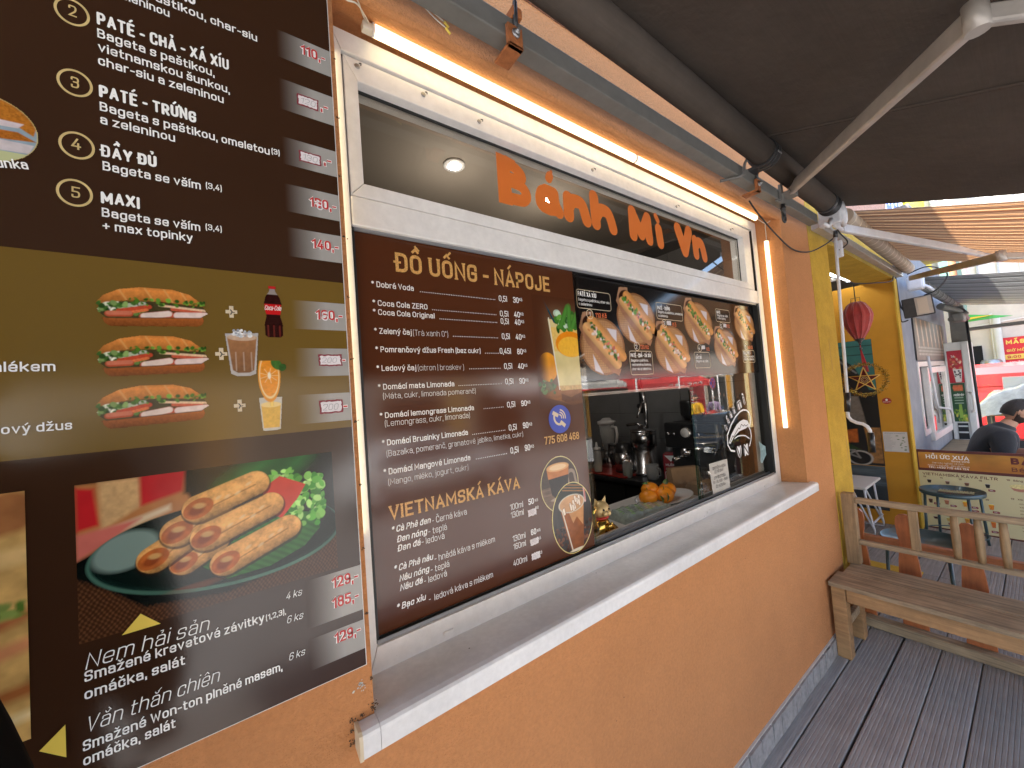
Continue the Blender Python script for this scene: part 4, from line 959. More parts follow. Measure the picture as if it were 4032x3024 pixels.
p.put(p.ell(.40,.785,.05,.05), (255,240,210)); p.put(p.ell(.66,.95,.17,.09,.5), (60,110,40), .7+.6*N); p.put(p.ell(.86,.90,.13,.06,-.4), (44,88,30), .7+.6*N)
link('orange_juice_picture', p.mesh('orange_juice_picture', f, .024, 1.478, .067, 1.595, .0007), MATS['print_board'], menu)
# round ham photo at the left edge
p = Pic(120, 120, 1, seed=8); N = p.noise(14); N2 = p.noise(50)
disc = p.ell(.5,.5,.485,.485); p.put(p.ell(.5,.5,.5,.5), (214,186,108)); p.put(disc, (150,170,182), .8+.3*N)
p.put(disc*p.poly([(0,.62),(.75,.64),(.95,.5),(1,.75),(.8,.95),(0,1)]), (186,116,40), .55+.8*N2); p.put(disc*p.poly([(0,.52),(.8,.58),(.86,.66),(0,.66)]), (214,200,204), .85+.3*N)
p.put(disc*p.poly([(0,.3),(.7,.38),(.98,.42),(.8,.52),(0,.46)]), (176,104,36), .5+.9*N2); p.put(disc*p.poly([(0,.16),(.9,.22),(.95,.36),(.6,.36),(0,.3)]), (206,196,198), .85+.3*N); p.put(disc*p.poly([(0,0),(1,0),(.9,.2),(0,.17)]), (196,200,150))
link('ham_photo', p.mesh('ham_photo', f, -.2935, 1.8505, -.2045, 1.9385, .0007), MATS['print_board'], menu)
# spring roll photo
p = Pic(370, 245, .312/.206, (10,16,14), seed=21); N = p.noise(9); N2 = p.noise(40); N3 = p.noise(110)
B = lambda a: p.poly(a, .02)
p.put(B([(0,.52),(0,1),(.35,1),(.38,.7),(.2,.66)]), (182,120,70), .7+.6*N)
p.put(B([(0,.70),(0,.98),(.055,.96),(.07,.72)]), (190,36,40), .8+.4*N); p.put(B([(.075,.68),(.07,1),(.2,1),(.2,.80)]), (214,172,118), .75+.4*p.noise(50, 30))
p.put(B([(.2,.8),(.2,1.01),(.36,1.01),(.345,.86)]), (196,30,38), .8+.35*N); p.put(B([(.05,.6),(.3,.74),(.3,.78),(.04,.66)]), (220,196,160)); p.put(B([(.0,.52),(.1,.6),(.2,.72),(.0,.68)]), (206,110,96), .8+.4*N)
p.put(B([(.36,1.01),(.35,.84),(.45,.8),(1,.8),(1,1.01)]), (10,20,18))
for a in ((.52,.82,.70,1.0,.05),(.74,.86,.86,1.0,.04)): m, t, ac = p.cap(*a, soft=.09); p.put(m*.8, (30,110,44), .6+.8*N)
# woven mat
wv = .45+.9*np.clip(np.sin(p.X*p.asp*230+np.sin(p.Y*60))*np.sin(p.Y*170)*.7+.55*N3, 0, 1.4)
mat_ = np.maximum(B([(-.05,-.05),(1.05,-.05),(1.05,.42),(.9,.18),(.5,.06),(.2,.12),(.08,.3),(-.05,.46)]), 0); p.put(mat_, (92,58,36), wv)
# plate
pl = np.maximum(p.ell(.525,.42,.50,.315,-.055), 0); p.put(pl, (16,40,34), .8+.4*N); p.put(p.ell(.525,.44,.485,.285,-.055), (8,24,20)); p.put(p.ell(.53,.46,.40,.23,-.05), (12,34,26), .6+.8*N)
p.put(p.ell(.15,.52,.11,.12,.3, soft=.25)*pl, (128,150,140)); p.put(p.ell(.3,.15,.18,.03,.1, soft=.5)*pl, (96,52,30)); p.put(np.clip(p.ell(.525,.42,.50,.315,-.055)-p.ell(.525,.432,.490,.303,-.055), 0, 1)*(.25+.9*p.noise(4)), (84,128,110))
lf = p.poly([(.40,.30),(.5,.16),(.68,.17),(.84,.26),(.92,.38),(.90,.52),(.78,.56),(.6,.5)]); p.put(lf, (44,110,40), .6+.5*N+.18*np.sin((p.X+p.Y)*120))
p.blobs(150, (.72,.42,.95,.86), (.010,.026), [(98,180,66),(140,210,96),(60,140,44),(180,230,130)], 3, mask=p.ell(.84,.64,.14,.36,.15))
p.blobs(40, (.66,.78,.8,.9), (.010,.022), [(120,196,80),(170,226,120)], 9)
p.put(p.poly([(.66,.78),(.74,.86),(.86,.76),(.82,.66),(.74,.52),(.67,.6)]), (214,66,48), .75+.4*N)
def roll(x0, y0, x1, y1, r, seed_=0, end=True):
    m, t, ac = p.cap(x0, y0, x1, y1, r, r*.95); nn = p.noise(30+seed_, 22)
    sh = np.clip(1.22-.85*np.clip(-ac, 0, 1)**1.3-.30*np.clip(ac, 0, 1)**3, .12, 1.5)*(.62+.75*nn)+.45*(N3-.5)
    p.put(p.cap(x0, y0-.012, x1, y1-.012, r*1.06)[0]*.8, (40,20,8))
    p.put(m, (224,164,92), sh)
    q, t2, a2 = p.cap(x0+.02, y0-r*.25, x1, y1-r*.15, .0035); p.put(q*m*.55, (120,66,26))
    for kk in range(5):
        fx = .15+.18*kk+.03*math.sin(seed_*3+kk); bx, by = x0+(x1-x0)*fx, y0+(y1-y0)*fx; q = p.ell(bx, by+r*.3*math.sin(kk*2.3+seed_), .014, .010, .6, soft=.8); p.put(q*m*.7, (244,206,150))
    if end:
        e = p.ell(x0-.004, y0, r*.93, r*1.0, .5); p.put(e, (196,104,44), .55+.75*nn); p.put(p.ell(x0-.012, y0-.01, r*.5, r*.5, .5, soft=.5)*.8, (128,52,20)); p.put(p.ell(x0+.0, y0+.018, r*.35, r*.3, soft=.6)*.6, (240,196,120))
roll(.345,.355,.46,.45,.058,1); roll(.24,.425,.34,.52,.062,2); roll(.325,.575,.47,.68,.066,3); roll(.43,.50,.69,.645,.066,4); roll(.405,.715,.63,.832,.066,5); roll(.50,.285,.765,.44,.066,6)
link('spring_roll_photo', p.mesh('spring_roll_photo', f, -.1825, 1.2245, .1295, 1.430, .0005), MATS['print_board'], menu)
# cropped fried food photo at the left edge
p = Pic(70, 190, .13/.3, (214,170,100), seed=5); N = p.noise(5, 12); N2 = p.noise(16, 40)
p.c *= (.6+.7*N+.25*(N2-.5))[..., None]
for a in ((.0,.83,.9,.92,.2,(150,84,50)),(.1,.36,1,.5,.05,(176,90,54)),(.0,.28,1,.38,.06,(206,130,90)),(.2,.16,1,.2,.06,(150,70,30)),(.3,.06,1,.10,.04,(236,214,160)),(.1,.7,1,.74,.08,(236,196,130))):
    m, t, ac = p.cap(*a[:5], soft=.08); p.put(m*.8, a[5], .7+.6*N)
p.blobs(26, (.3,.46,1,.56), (.03,.09), [(96,130,50),(140,160,80)], 2, mask=p.poly([(.1,.46),(1,.5),(1,.56),(.1,.54)], .05))
link('fried_food_photo', p.mesh('fried_food_photo', f, -.355, 1.13, -.2245, 1.4315, .0005), MATS['print_board'], menu)
# ------------------------------------------------------------------ drinks menu on the left pane
dr = thing('drinks_menu', 'brown drinks and coffee price list stuck behind the left pane of the serving window', 'menu board')
g = G(); g.box(.2312, .9405, .9095, .9112, .9915, 1.921); g.obj('sheet', MATS['drinks_brown'], dr)
f = XZ(.9094)
ik = Ink(f, .0004)
for t_, x_, z_, w_, c_, wt, m_, st_ in DRINKS_TEXT:
    if m_ != 'P': ik.text(t_, x_, z_, w_, c_, wt, m_, st_)
ik.build('lettering', INK, dr)
rnd = random.Random(4)
def scrub_sticker(x0, z0, x1, z1, txt, parent, f):
    ik = Ink(f, .0009); e = []
    for a, b, n in (((x0,z0),(x1,z0),9),((x1,z0),(x1,z1),6),((x1,z1),(x0,z1),9),((x0,z1),(x0,z0),6)):
        for i in range(n): e.append((a[0]+(b[0]-a[0])*i/n+rnd.uniform(-.0012,.0012), a[1]+(b[1]-a[1])*i/n+rnd.uniform(-.0012,.0012)))
    ik.poly('S', e); ik.text(txt, x0+.005, z0+.005, (x1-x0)*.65, (z1-z0)*.6, .05, 'P', 'italic', .0003); ik.build('price_sticker', INK, parent)
for x0, z0, txt in ((.674,1.151,'60-'),(.674,1.066,'80-'),(.675,1.024,'80-')):
    scrub_sticker(x0, z0, x0+.031, z0+.019, txt, dr, f)
# lemonade photo fading into the sheet
p = Pic(150, 270, .19/.36, seed=31); N = p.noise(5, 9); N2 = p.noise(30, 50); base = np.array((.085,.026,.010))
p.c[:] = base; p.a[:] = 1
fade = np.clip((p.X-.02)/.45, 0, 1)**1.2*np.clip((1.0-p.Y)/.2, 0, 1)*np.clip((p.Y+.01)/.12, 0, 1); fade = fade*fade*(3-2*fade)
p.put(fade*.9, (120,92,66), .6+.7*N, False)
def fp(m, c, sh=None): p.put(m*np.clip(fade*2.2, 0, 1), c, sh)
fp(p.poly([(.02,.165),(.6,.20),(1.05,.17),(1.05,.03),(.75,.0),(.5,.05),(.05,.10)]), (150,96,50), .6+.6*p.noise(6, 50)); fp(p.poly([(.5,.06),(.75,.0),(1.05,.04),(1.05,.13),(.72,.08),(.5,.12)]), (104,62,32), .7+.4*N2)
m = p.ell(.24,.36,.22,.13); fp(m, (236,158,40), .75+.4*N+.2*(p.Y-.3)); fp(p.poly([(.02,.14),(.2,.24),(.36,.17),(.2,.13)]), (86,96,56), .6+.8*N2)
p.blobs(18, (.02,.13,.36,.24), (.02,.05), [(96,128,72),(60,92,44)], 4)
gl = p.poly([(.32,.79),(1.1,.80),(1.1,.155),(.50,.15),(.46,.2)]); fp(gl, (232,214,150), .8+.25*N)
fp(p.poly([(.36,.72),(1.1,.72),(1.1,.5),(.42,.5)])*gl, (238,200,110), .85+.3*N2); m = p.ell(.82,.57,.36,.12); fp(m*gl, (244,146,24), .9+.2*N2); fp(p.ell(.82,.545,.31,.095)*gl, (250,190,60), .9+.25*N2)
m, t, ac = p.cap(.34,.8,.47,.16,.012); fp(m, (236,230,210)); fp(p.poly([(.46,.19),(1.1,.19),(1.1,.15),(.5,.145)]), (206,170,110), .7+.6*N2)
p.blobs(60, (.5,.70,1.05,.86), (.03,.075), [(64,120,44),(96,156,60),(40,90,30),(190,214,190)], 6)
for a in ((.62,.74,.80,.92,.05),(.82,.75,.84,.93,.05),(.9,.74,1.02,.86,.05)): m, t, ac = p.cap(*a); fp(m, (78,140,54), .7+.4*(1-ac*ac))
m, t, ac = p.cap(.22,.985,.46,.77,.018); fp(m, (20,70,84), 1+.3*ac)
link('lemonade_photo', p.mesh('lemonade_photo', f, .752, 1.462, .9402, 1.822, .0003), MATS['print_board'], dr)
# phone badge
ik = Ink(f, .0012); c = (.829, 1.424); ik.ellipse('B2', c, .047, .045); 
def arcp(c, r, a0, a1, n=12): return [(c[0]+r*math.cos(R(a0+(a1-a0)*i/n)), c[1]+r*math.sin(R(a0+(a1-a0)*i/n))) for i in range(n+1)]
ik.line('c', arcp((c[0]-.001, c[1]+.006), .023, 150, 300), .007, extra=.0004)
ik.line('c', [(c[0]-.024, c[1]+.020), (c[0]-.012, c[1]+.014)], .012, extra=.0006); ik.line('c', [(c[0]+.006, c[1]-.012), (c[0]+.016, c[1]-.020)], .012, extra=.0006)
for r in (.010, .018, .026): ik.line('c', arcp((c[0]-.002, c[1]+.004), r, -5, 75), .0042, extra=.0004)
ik.build('phone_badge', dict(INK, B2=MATS['phone_blue']), dr)
# espresso cup photo in its oval
p = Pic(150, 160, .162/.176, seed=12); N = p.noise(8, 14); N2 = p.noise(40, 60); e = p.ell(.5,.5,.5,.5); p.put(e, (240,224,160)); e = p.ell(.5,.5,.48,.482)
p.put(e, (70,54,44), .6+.8*N); p.put(e*(p.Y < .48), (120,96,78), .45+.9*p.noise(5, 60)); 
m, t, ac = p.cap(.80,.62,.84,.42,.12); p.put(e*m, (150,130,112)); m, t, ac = p.cap(.80,.60,.83,.44,.07); p.put(e*m, (70,52,42))
cup = p.poly([(.18,.80),(.76,.81),(.68,.32),(.59,.27),(.37,.27),(.27,.34)]); p.put(e*cup, (36,26,22), .7+.6*N); p.put(e*p.poly([(.18,.80),(.76,.81),(.735,.64),(.205,.62)]), (196,120,60), .8+.4*N)
p.put(p.ell(.47,.805,.29,.075), (226,170,112)); p.put(p.ell(.47,.805,.22,.05), (244,208,160)); p.put(e*p.ell(.48,.25,.24,.035), (170,150,130)); p.blobs(24, (.7,.28,.97,.46), (.025,.045), [(60,34,22),(90,54,34)], 3, mask=e)
link('espresso_photo', p.mesh('espresso_photo', f, .728, 1.133, .890, 1.309, .0006), MATS['print_board'], dr)
p = Pic(170, 200, .178/.226, seed=13); N = p.noise(8, 14); N2 = p.noise(40, 60); clip = (p.X < .985).astype(float)
e = p.ell(.51,.5,.51,.5)*clip; p.put(e, (244,226,150)); e = p.ell(.51,.5,.49,.485)*clip; p.put(e, (58,54,52), .6+.7*p.noise(40, 6))
p.put(e*(p.Y > .8), (44,50,40), .6+.7*N)
for y in (.86,.9,.94): m, t, ac = p.cap(.3, y+.05, 1, y-.06, .008); p.put(e*m, (176,120,60))
p.blobs(110, (.05,.08,.98,.42), (.022,.04), [(88,50,34),(120,74,50),(60,32,22)], 5, mask=e*np.maximum(p.X < .36, p.X > .74)*(p.Y < .42))
gl = p.poly([(.20,.70),(.80,.72),(.72,.06),(.64,.03),(.46,.03),(.40,.07)]); p.put(e*gl, (150,84,36), .55+.5*N+.5*p.Y); p.put(e*gl*p.poly([(.18,.75),(.82,.75),(.74,.36),(.6,.5),(.5,.42),(.4,.6)]), (206,150,98), .85+.4*N)
m, t, ac = p.cap(.44,.06,.24,.68,.012); p.put(m*e, (230,220,200)); p.put(p.ell(.50,.70,.32,.125)*e, (214,208,190)); p.put(p.ell(.50,.70,.295,.112)*e, (206,160,116), .85+.4*N)
g2 = random.Random(2)
for _ in range(11):
    x, y = g2.uniform(.28,.70), g2.uniform(.64,.78); m, t, ac = p.cap(x, y, x+.015, y-.06, .030); p.put(m*e, (150,100,60)); m, t, ac = p.cap(x, y, x+.015, y-.06, .022); p.put(m*e, (240,226,208), .85+.4*N2)
m, t, ac = p.cap(.82,.98,.84,.68,.022); p.put(m*e, (226,190,186)); m, t, ac = p.cap(.835,.9,.84,.7,.008); p.put(m*e, (190,50,40)); p.put(e*p.ell(.58,.045,.2,.02), (236,226,200))
link('iced_latte_photo', p.mesh('iced_latte_photo', f, .762, .993, .9402, 1.219, .0009), MATS['print_board'], dr)

# ------------------------------------------------------------------ black sandwich menu on the right pane
bk = thing('sandwich_menu', 'black sandwich menu with six baguettes in baskets behind the right pane of the serving window', 'menu board')
g = G(); g.box(.9425, 2.362, .9205, .9228, 1.542, 1.919); g.obj('sheet', MATS['black_board'], bk)
# the lettering table was measured on Y=.909; the sheet sits .0115 deeper, so spread it from there
kk = .9204/.909
f0 = XZ(.9204)
f = lambda a, b, d=0: Vector((a*kk, .9204-d, 1.5+(b-1.5)*kk))
ik = Ink(f, .0004)
for t_, x_, z_, w_, c_, wt, m_, st_ in BLACK_TEXT: ik.text(t_, x_, z_, w_, c_, wt, m_, st_)
for x0, z1, x1, z0 in ((.952,1.860,1.128,1.795),(1.211,1.648,1.355,1.556),(1.414,1.854,1.608,1.785),(1.675,1.648,1.812,1.576),(1.908,1.865,2.051,1.802),(2.155,1.663,2.294,1.598)): ik.rrect('c', x0, z0, x1, z1, .012, .0022)
for cx, cz in ((1.011,1.776),(1.262,1.667),(1.463,1.767),(1.727,1.667),(1.956,1.783),(2.200,1.681)): ik.ring('c', (cx, cz), .0165, .0165, .0026)
ik.build('lettering', INK, bk)
for x0, z0 in ((1.482,1.762),(1.745,1.662),(1.975,1.776)): scrub_sticker(x0, z0, x0+.03, z0+.018, '120', bk, f)
def basket_pic(seed, green=.5):
    p = Pic(110, 120, .92, seed=seed); N = p.noise(10); N2 = p.noise(40); e = p.ell(.5,.48,.46,.44,.1)
    p.put(e, (150,100,62), .7+.5*p.noise(60, 50)); p.put(p.ell(.5,.48,.42,.40,.1), (196,146,100), .65+.7*np.abs(np.sin(p.X*90)*np.sin(p.Y*90))*.5+.2*N)
    p.put(p.poly([(.05,.74),(.28,.86),(.30,.62),(.98,.36),(.78,.02),(.62,.10),(.2,.5)]), (170,120,88), .75+.5*N); p.put(p.poly([(.05,.74),(.14,.98),(.34,1.0),(.36,.78)]), (176,134,104), .8+.3*N)
    p.put(p.poly([(.28,.36),(.30,.12),(.46,.06)]), (226,218,224)); p.put(p.poly([(.60,.76),(.80,.74),(.78,.52)]), (222,214,220))
    p.put(p.cap(.28,.80,.84,.28,.155)[0], (60,32,18), .6+.5*N)
    m, t, ac = p.cap(.32,.84,.88,.34,.10); p.put(m, (214,150,84), .75+.5*(1-np.abs(ac))+.2*(N2-.5))
    m, t, ac = p.cap(.22,.74,.76,.22,.095); p.put(m, (222,170,110), .7+.5*(1-np.abs(ac)))
    g = random.Random(seed)
    for _ in range(70):
        q = g.random(); x = .26+q*.52+g.uniform(-.06,.06); y = .80-q*.50+g.uniform(-.06,.06)
        col = g.choice([(80,130,50),(110,160,70),(54,96,36)]) if g.random() < green else g.choice([(236,206,200),(206,110,96),(240,226,214),(226,150,90)])
        r = g.uniform(.02,.045); p.put(p.ell(x, y, r, r*.6, g.uniform(0, 3)), col, np.full(p.X.shape, g.uniform(.7,1.25)))
    return p
for i, (cx, cz, rx, rz) in enumerate(((1.068,1.668,.132,.120),(1.277,1.780,.132,.118),(1.507,1.662,.140,.118),(1.741,1.788,.136,.112),(1.981,1.676,.130,.106),(2.212,1.803,.128,.098))):
    p = basket_pic(40+i, (.45,.55,.55,.7,.5,.6)[i]); link('basket_photo', p.mesh('basket_photo', f, cx-rx, cz-rz, cx+rx, cz+rz, .0003), MATS['print_board'], bk)

# ------------------------------------------------------------------ lettering on the upper pane
up = thing('window_lettering', 'orange vinyl shop name lettering on the upper window pane', 'lettering')
fu = lambda a, b, d=0: Vector((a*.9265/.909, .9265-d, 1.5+(b-1.5)*.9265/.909))
def fat(name, strokes, r, mat):
    ik = Ink(fu, .0005)
    for s_ in strokes:
        rr = r
        if isinstance(s_[-1], (int, float)): rr, s_ = s_[-1], s_[:-1]
        ik.strip('X', round_poly([(a[0], a[1], a[2] if len(a) > 2 else 0) for a in s_], False), rr*2, False, True)
    ik.build(name, {'X': mat}, up)
VO = MATS['vinyl_orange']
ik = Ink(fu, .0005); ik.poly('X', [(.657,2.249),(.706,2.246),(.706,2.093),(.655,2.092)]); ik.poly('X', [(.69,2.2488),(.728,2.2425),(.728,2.212),(.69,2.214)], .00035)
for s_ in ([(.700,2.224),(.728,2.219,.03),(.752,2.200,.03),(.742,2.182,.02),(.700,2.178)], [(.700,2.170),(.750,2.166,.03),(.768,2.140,.03),(.752,2.118,.03),(.690,2.1145)]): ik.strip('X', round_poly([(q[0], q[1], q[2] if len(q) > 2 else 0) for q in s_], False), .038, False, True)
ik.build('letter', {'X': VO}, up)
fat('letter', [[(.872,2.160),(.868,2.174,.02),(.832,2.176,.03),(.822,2.146),(.824,2.124,.03),(.858,2.118)], [(.884,2.178),(.886,2.142,.02),(.902,2.116)], [(.850,2.180),(.882,2.178)], [(.858,2.118),(.886,2.122)]], .0215, VO)
fat('letter', [[(.866,2.224),(.872,2.236),.015], [(.874,2.240),(.880,2.252),.006]], .012, VO)
fat('letter', [[(.950,2.180),(.948,2.117)], [(.950,2.150),(.968,2.176,.02),(1.018,2.178,.03),(1.030,2.140),(1.037,2.117)]], .0245, VO)
fat('letter', [[(1.084,2.218),(1.086,2.117)], [(1.086,2.140),(1.112,2.178,.02),(1.160,2.176,.035),(1.174,2.140),(1.181,2.116)]], .0245, VO)
fat('letter', [[(1.308,2.214),(1.305,2.117)], [(1.308,2.210),(1.360,2.130),(1.408,2.208)], [(1.408,2.208),(1.412,2.117)]], .0255, VO)
fat('letter', [[(1.484,2.176),(1.490,2.116)]], .0255, VO)
fat('letter', [[(1.484,2.214),(1.470,2.232),.013]], .012, VO)
fat('letter', [[(1.636,2.210),(1.682,2.114)], [(1.728,2.214),(1.682,2.114)]], .029, VO)
fat('letter', [[(1.776,2.182),(1.780,2.114)], [(1.778,2.150),(1.798,2.178,.02),(1.838,2.178,.03),(1.852,2.130),(1.856,2.112)]], .0255, VO)

# ------------------------------------------------------------------ stickers on the hatch pane
note = thing('opening_hours_note', 'grey paper note with opening hours taped inside the hatch pane', 'note')
k2 = .9295/.909; fn = lambda a, b, d=0: Vector((a*k2, .9225-d, 1.5+(b-1.5)*k2))
g = G(); vs = [(1.700,1.140),(1.868,1.138),(1.874,.990),(1.712,1.000)]
g.prism([(a, b) for a, b in vs], 0, .0006, lambda a, b, d: fn(a, b, -d)); g.obj('paper', MATS['paper_note'], note)
ik = Ink(fn, .0004)
for t_, x_, z_, w_, c_, wt, m_, st_ in NOTE_TEXT[:5]: ik.text(t_, x_, z_, w_, c_, wt, m_, st_)
ik.line('K', [(1.765,1.077),(1.805,1.077)], .001); ik.build('lettering', INK, note)
lg = thing('window_logo', 'white outline sandwich logo with shop name stuck on the hatch pane', 'sticker')
k3 = .9231/.909; fl_ = lambda a, b, d=0: Vector((a*k3, .9231-d, 1.5+(b-1.5)*k3)); VW = {'X': MATS['vinyl_white']}
ik = Ink(fl_, .0004)
ik.line('X', [(1.9137,1.2508),(1.9548,1.2912),(2.0105,1.3269),(2.06,1.347),(2.0964,1.3523),(2.130,1.349),(2.1583,1.335),(2.1688,1.308),(2.166,1.285),(2.1504,1.2641)], .0085)
ik.poly('X', [(1.9139,1.2064),(1.9448,1.2427),(2.0116,1.2854),(2.050,1.299),(2.091,1.3042),(2.1358,1.2942),(2.1493,1.269),(2.1066,1.2569),(2.0339,1.2508),(1.9704,1.2284),(1.9285,1.200)])
ik.line('X', [(1.906,1.245),(1.9031,1.1989),(1.9249,1.1693),(1.9644,1.160)], .0085); ik.line('X', [(2.13,1.166),(2.1498,1.1901),(2.160,1.215),(2.1565,1.240),(2.1400,1.262)], .0085)
ik.line('X', [(1.9784,1.2207),(2.01,1.2275),(2.039,1.228),(2.07,1.225),(2.0982,1.2191),(2.1342,1.2016)], .006)
ik.build('outline', VW, lg)
ik = Ink(fl_, .0009); ik.line('K', [(1.930,1.212),(1.960,1.236),(1.968,1.230),(2.0049,1.254),(2.0275,1.2676),(2.0382,1.2619),(2.0608,1.2827),(2.0838,1.271),(2.0949,1.2776),(2.1091,1.2684),(2.13,1.274)], .004); ik.build('zigzag', INK, lg)
for st, mt, ex in ((.46, 'X', 0), (.14, 'K', .0006)):
    ik = Ink(fl_, .0006+ex)
    ik.text('VN', 1.982, 1.120, .135, .060, st, mt, 'fat')
    for c_, x_, z_, w_, h_, r_ in (('b',1.907,1.262,.020,.040,.75),('á',1.932,1.291,.022,.040,.62),('n',1.962,1.317,.024,.042,.55),('h',1.995,1.335,.026,.042,.45),('m',2.045,1.350,.052,.056,.36),('ì',2.118,1.373,.012,.056,.28)): ik.text(c_, x_, z_, w_, h_, st, mt, 'fat', rot=r_)
    ik.build('lettering', {'X': MATS['vinyl_white'], 'K': MATS['ink_dark']}, lg)
pt = thing('torn_sticker', 'torn pale blue sticker clinging to the right end of the hatch pane', 'sticker')
g = G(); poly = [(2.275,1.172),(2.300,1.155),(2.33,1.140),(2.352,1.132),(2.352,1.085),(2.325,1.070),(2.300,1.052),(2.283,1.048),(2.270,1.055),(2.278,1.09),(2.283,1.12),(2.276,1.15)]
g.prism(poly, 0, .0005, lambda a, b, d: Vector((a, .9228-d, b))); 
p = Pic(60, 70, .8, (150,182,188), seed=3); p.c *= (.45+1.1*p.noise(9))[..., None]; p.a = p.poly([((a-2.27)/.085, (b-1.046)/.128) for a, b in poly])
link('film', p.mesh('film', XZ(.9222), 2.27, 1.046, 2.355, 1.174, .0), MATS['print_matt'], pt)

# ------------------------------------------------------------------ led tubes
def led_tube(name, a, b, label, up_, width=.026):
    t = thing(name, label, 'tube light', 'led tubes round the serving window')
    a, b, up_ = Vector(a), Vector(b), Vector(up_).normalized(); d = (b-a).normalized(); s_ = d.cross(up_); L = (b-a).length
    m = Matrix((d, s_, up_)).transposed().to_4x4(); m.translation = a
    g = G(); g.bbox(0, L, -width*.5, width*.5, 0, .012, .002, m); g.obj('housing', MATS['led_house'], t)
    g = G(); prof = [(-width*.48, .0), (-width*.48, -.008), (-width*.3, -.017), (0, -.020), (width*.3, -.017), (width*.48, -.008), (width*.48, 0)]
    g.prism(prof, .004, L-.004, lambda a_, b_, d_: m @ Vector((d_, a_, b_-.0005))); g.obj('diffuser', MATS['led'], t)
    g = G(); g.prism([(x*1.03, z*1.03) for x, z in prof], 0, .004, lambda a_, b_, d_: m @ Vector((d_, a_, b_-.0005))); g.prism([(x*1.03, z*1.03) for x, z in prof], L-.004, L, lambda a_, b_, d_: m @ Vector((d_, a_, b_-.0005))); g.obj('end_cap', MATS['led_house'], t)
    return t, m
t, m = led_tube('led_tube', (.285, .852, 2.392), (1.27, .852, 2.392), 'warm led tube under the recess head, the half nearer the brown menu board', (0, .25, 1))
led_tube('led_tube', (1.273, .852, 2.392), (2.335, .852, 2.392), 'warm led tube under the recess head, the half farther from the brown menu board', (0, .25, 1))
led_tube('led_tube', (.1845, .880, 1.228), (.1845, .880, 2.333), 'warm led tube standing on the recess jamb beside the menu board', (-1, 0, 0), .024)
led_tube('led_tube', (2.428, .842, 1.226), (2.428, .842, 2.272), 'warm led tube standing on the far jamb of the recess', (1, 0, 0), .020)
def cable(name, pts, r, mat, label, cat='cable', parent=None):
    # smooth the run
    P = [Vector(p) for p in pts]; out = []
    for i in range(len(P)-1):
        p0, p1, p2, p3 = P[max(i-1,0)], P[i], P[i+1], P[min(i+2,len(P)-1)]
        for k in range(6):
            t = k/6; out.append(.5*((2*p1)+(p2-p0)*t+(2*p0-5*p1+4*p2-p3)*t*t+(3*p1-p0-3*p2+p3)*t**3))
    out.append(P[-1]); g = G(); g.tube(out, r, 6); o = g.obj(name, MATS[mat], parent)
    if parent is None: tag(o, label, cat)
    return o
w = thing('lamp_wiring', 'thin white wires with yellow crimp ends above the near led tube end', 'wiring')
cable('wire', [(.283,.85,2.393),(.262,.83,2.386),(.238,.785,2.366),(.222,.758,2.350),(.212,.755,2.372)], .0016, 'cable_white', '', parent=w)
cable('wire', [(.283,.853,2.396),(.258,.81,2.37),(.226,.758,2.332),(.205,.757,2.328),(.190,.758,2.345)], .0016, 'cable_white', '', parent=w)
cable('wire', [(.205,.757,2.33),(.214,.757,2.36),(.219,.757,2.385)], .0014, 'cable_white', '', parent=w)
cable('wire', [(.30,.752,2.42),(.34,.752,2.405),(.385,.752,2.405),(.425,.755,2.398)], .0016, 'cable_white', '', parent=w)
cable('wire', [(.31,.752,2.43),(.36,.752,2.41),(.40,.752,2.39),(.428,.755,2.385)], .0012, 'cable_white', '', parent=w)
g = G(); g.bbox(.27, .315, .735, .757, 2.418, 2.432, .003); g.obj('connector', MATS['cable_white'], w)
g = G()
for a, b in (((.425,.755,2.398),(.438,.757,2.392)),((.428,.755,2.385),(.441,.757,2.377)),((.212,.755,2.372),(.214,.756,2.386)),((.219,.757,2.385),(.221,.757,2.398))): g.tube([a, b], .003, 6)
g.obj('crimp', MATS['ink_yellow'], w)
g = G(); g.bbox(.262, .286, .842, .862, 2.378, 2.396, .003); g.obj('plug', MATS['cable_white'], w)
cable('led_cable', [(2.335,.852,2.392),(2.345,.84,2.375),(2.372,.82,2.352),(2.385,.80,2.36)], .0018, 'cable_white', 'thin white cable linking the overhead led tube to the far jamb tube')
g = G(); 
cable('led_cable', [(2.372,.82,2.352),(2.395,.83,2.34),(2.41,.835,2.31),(2.428,.842,2.275)], .0018, 'cable_white', 'short white cable dropping to the top of the far jamb led tube')

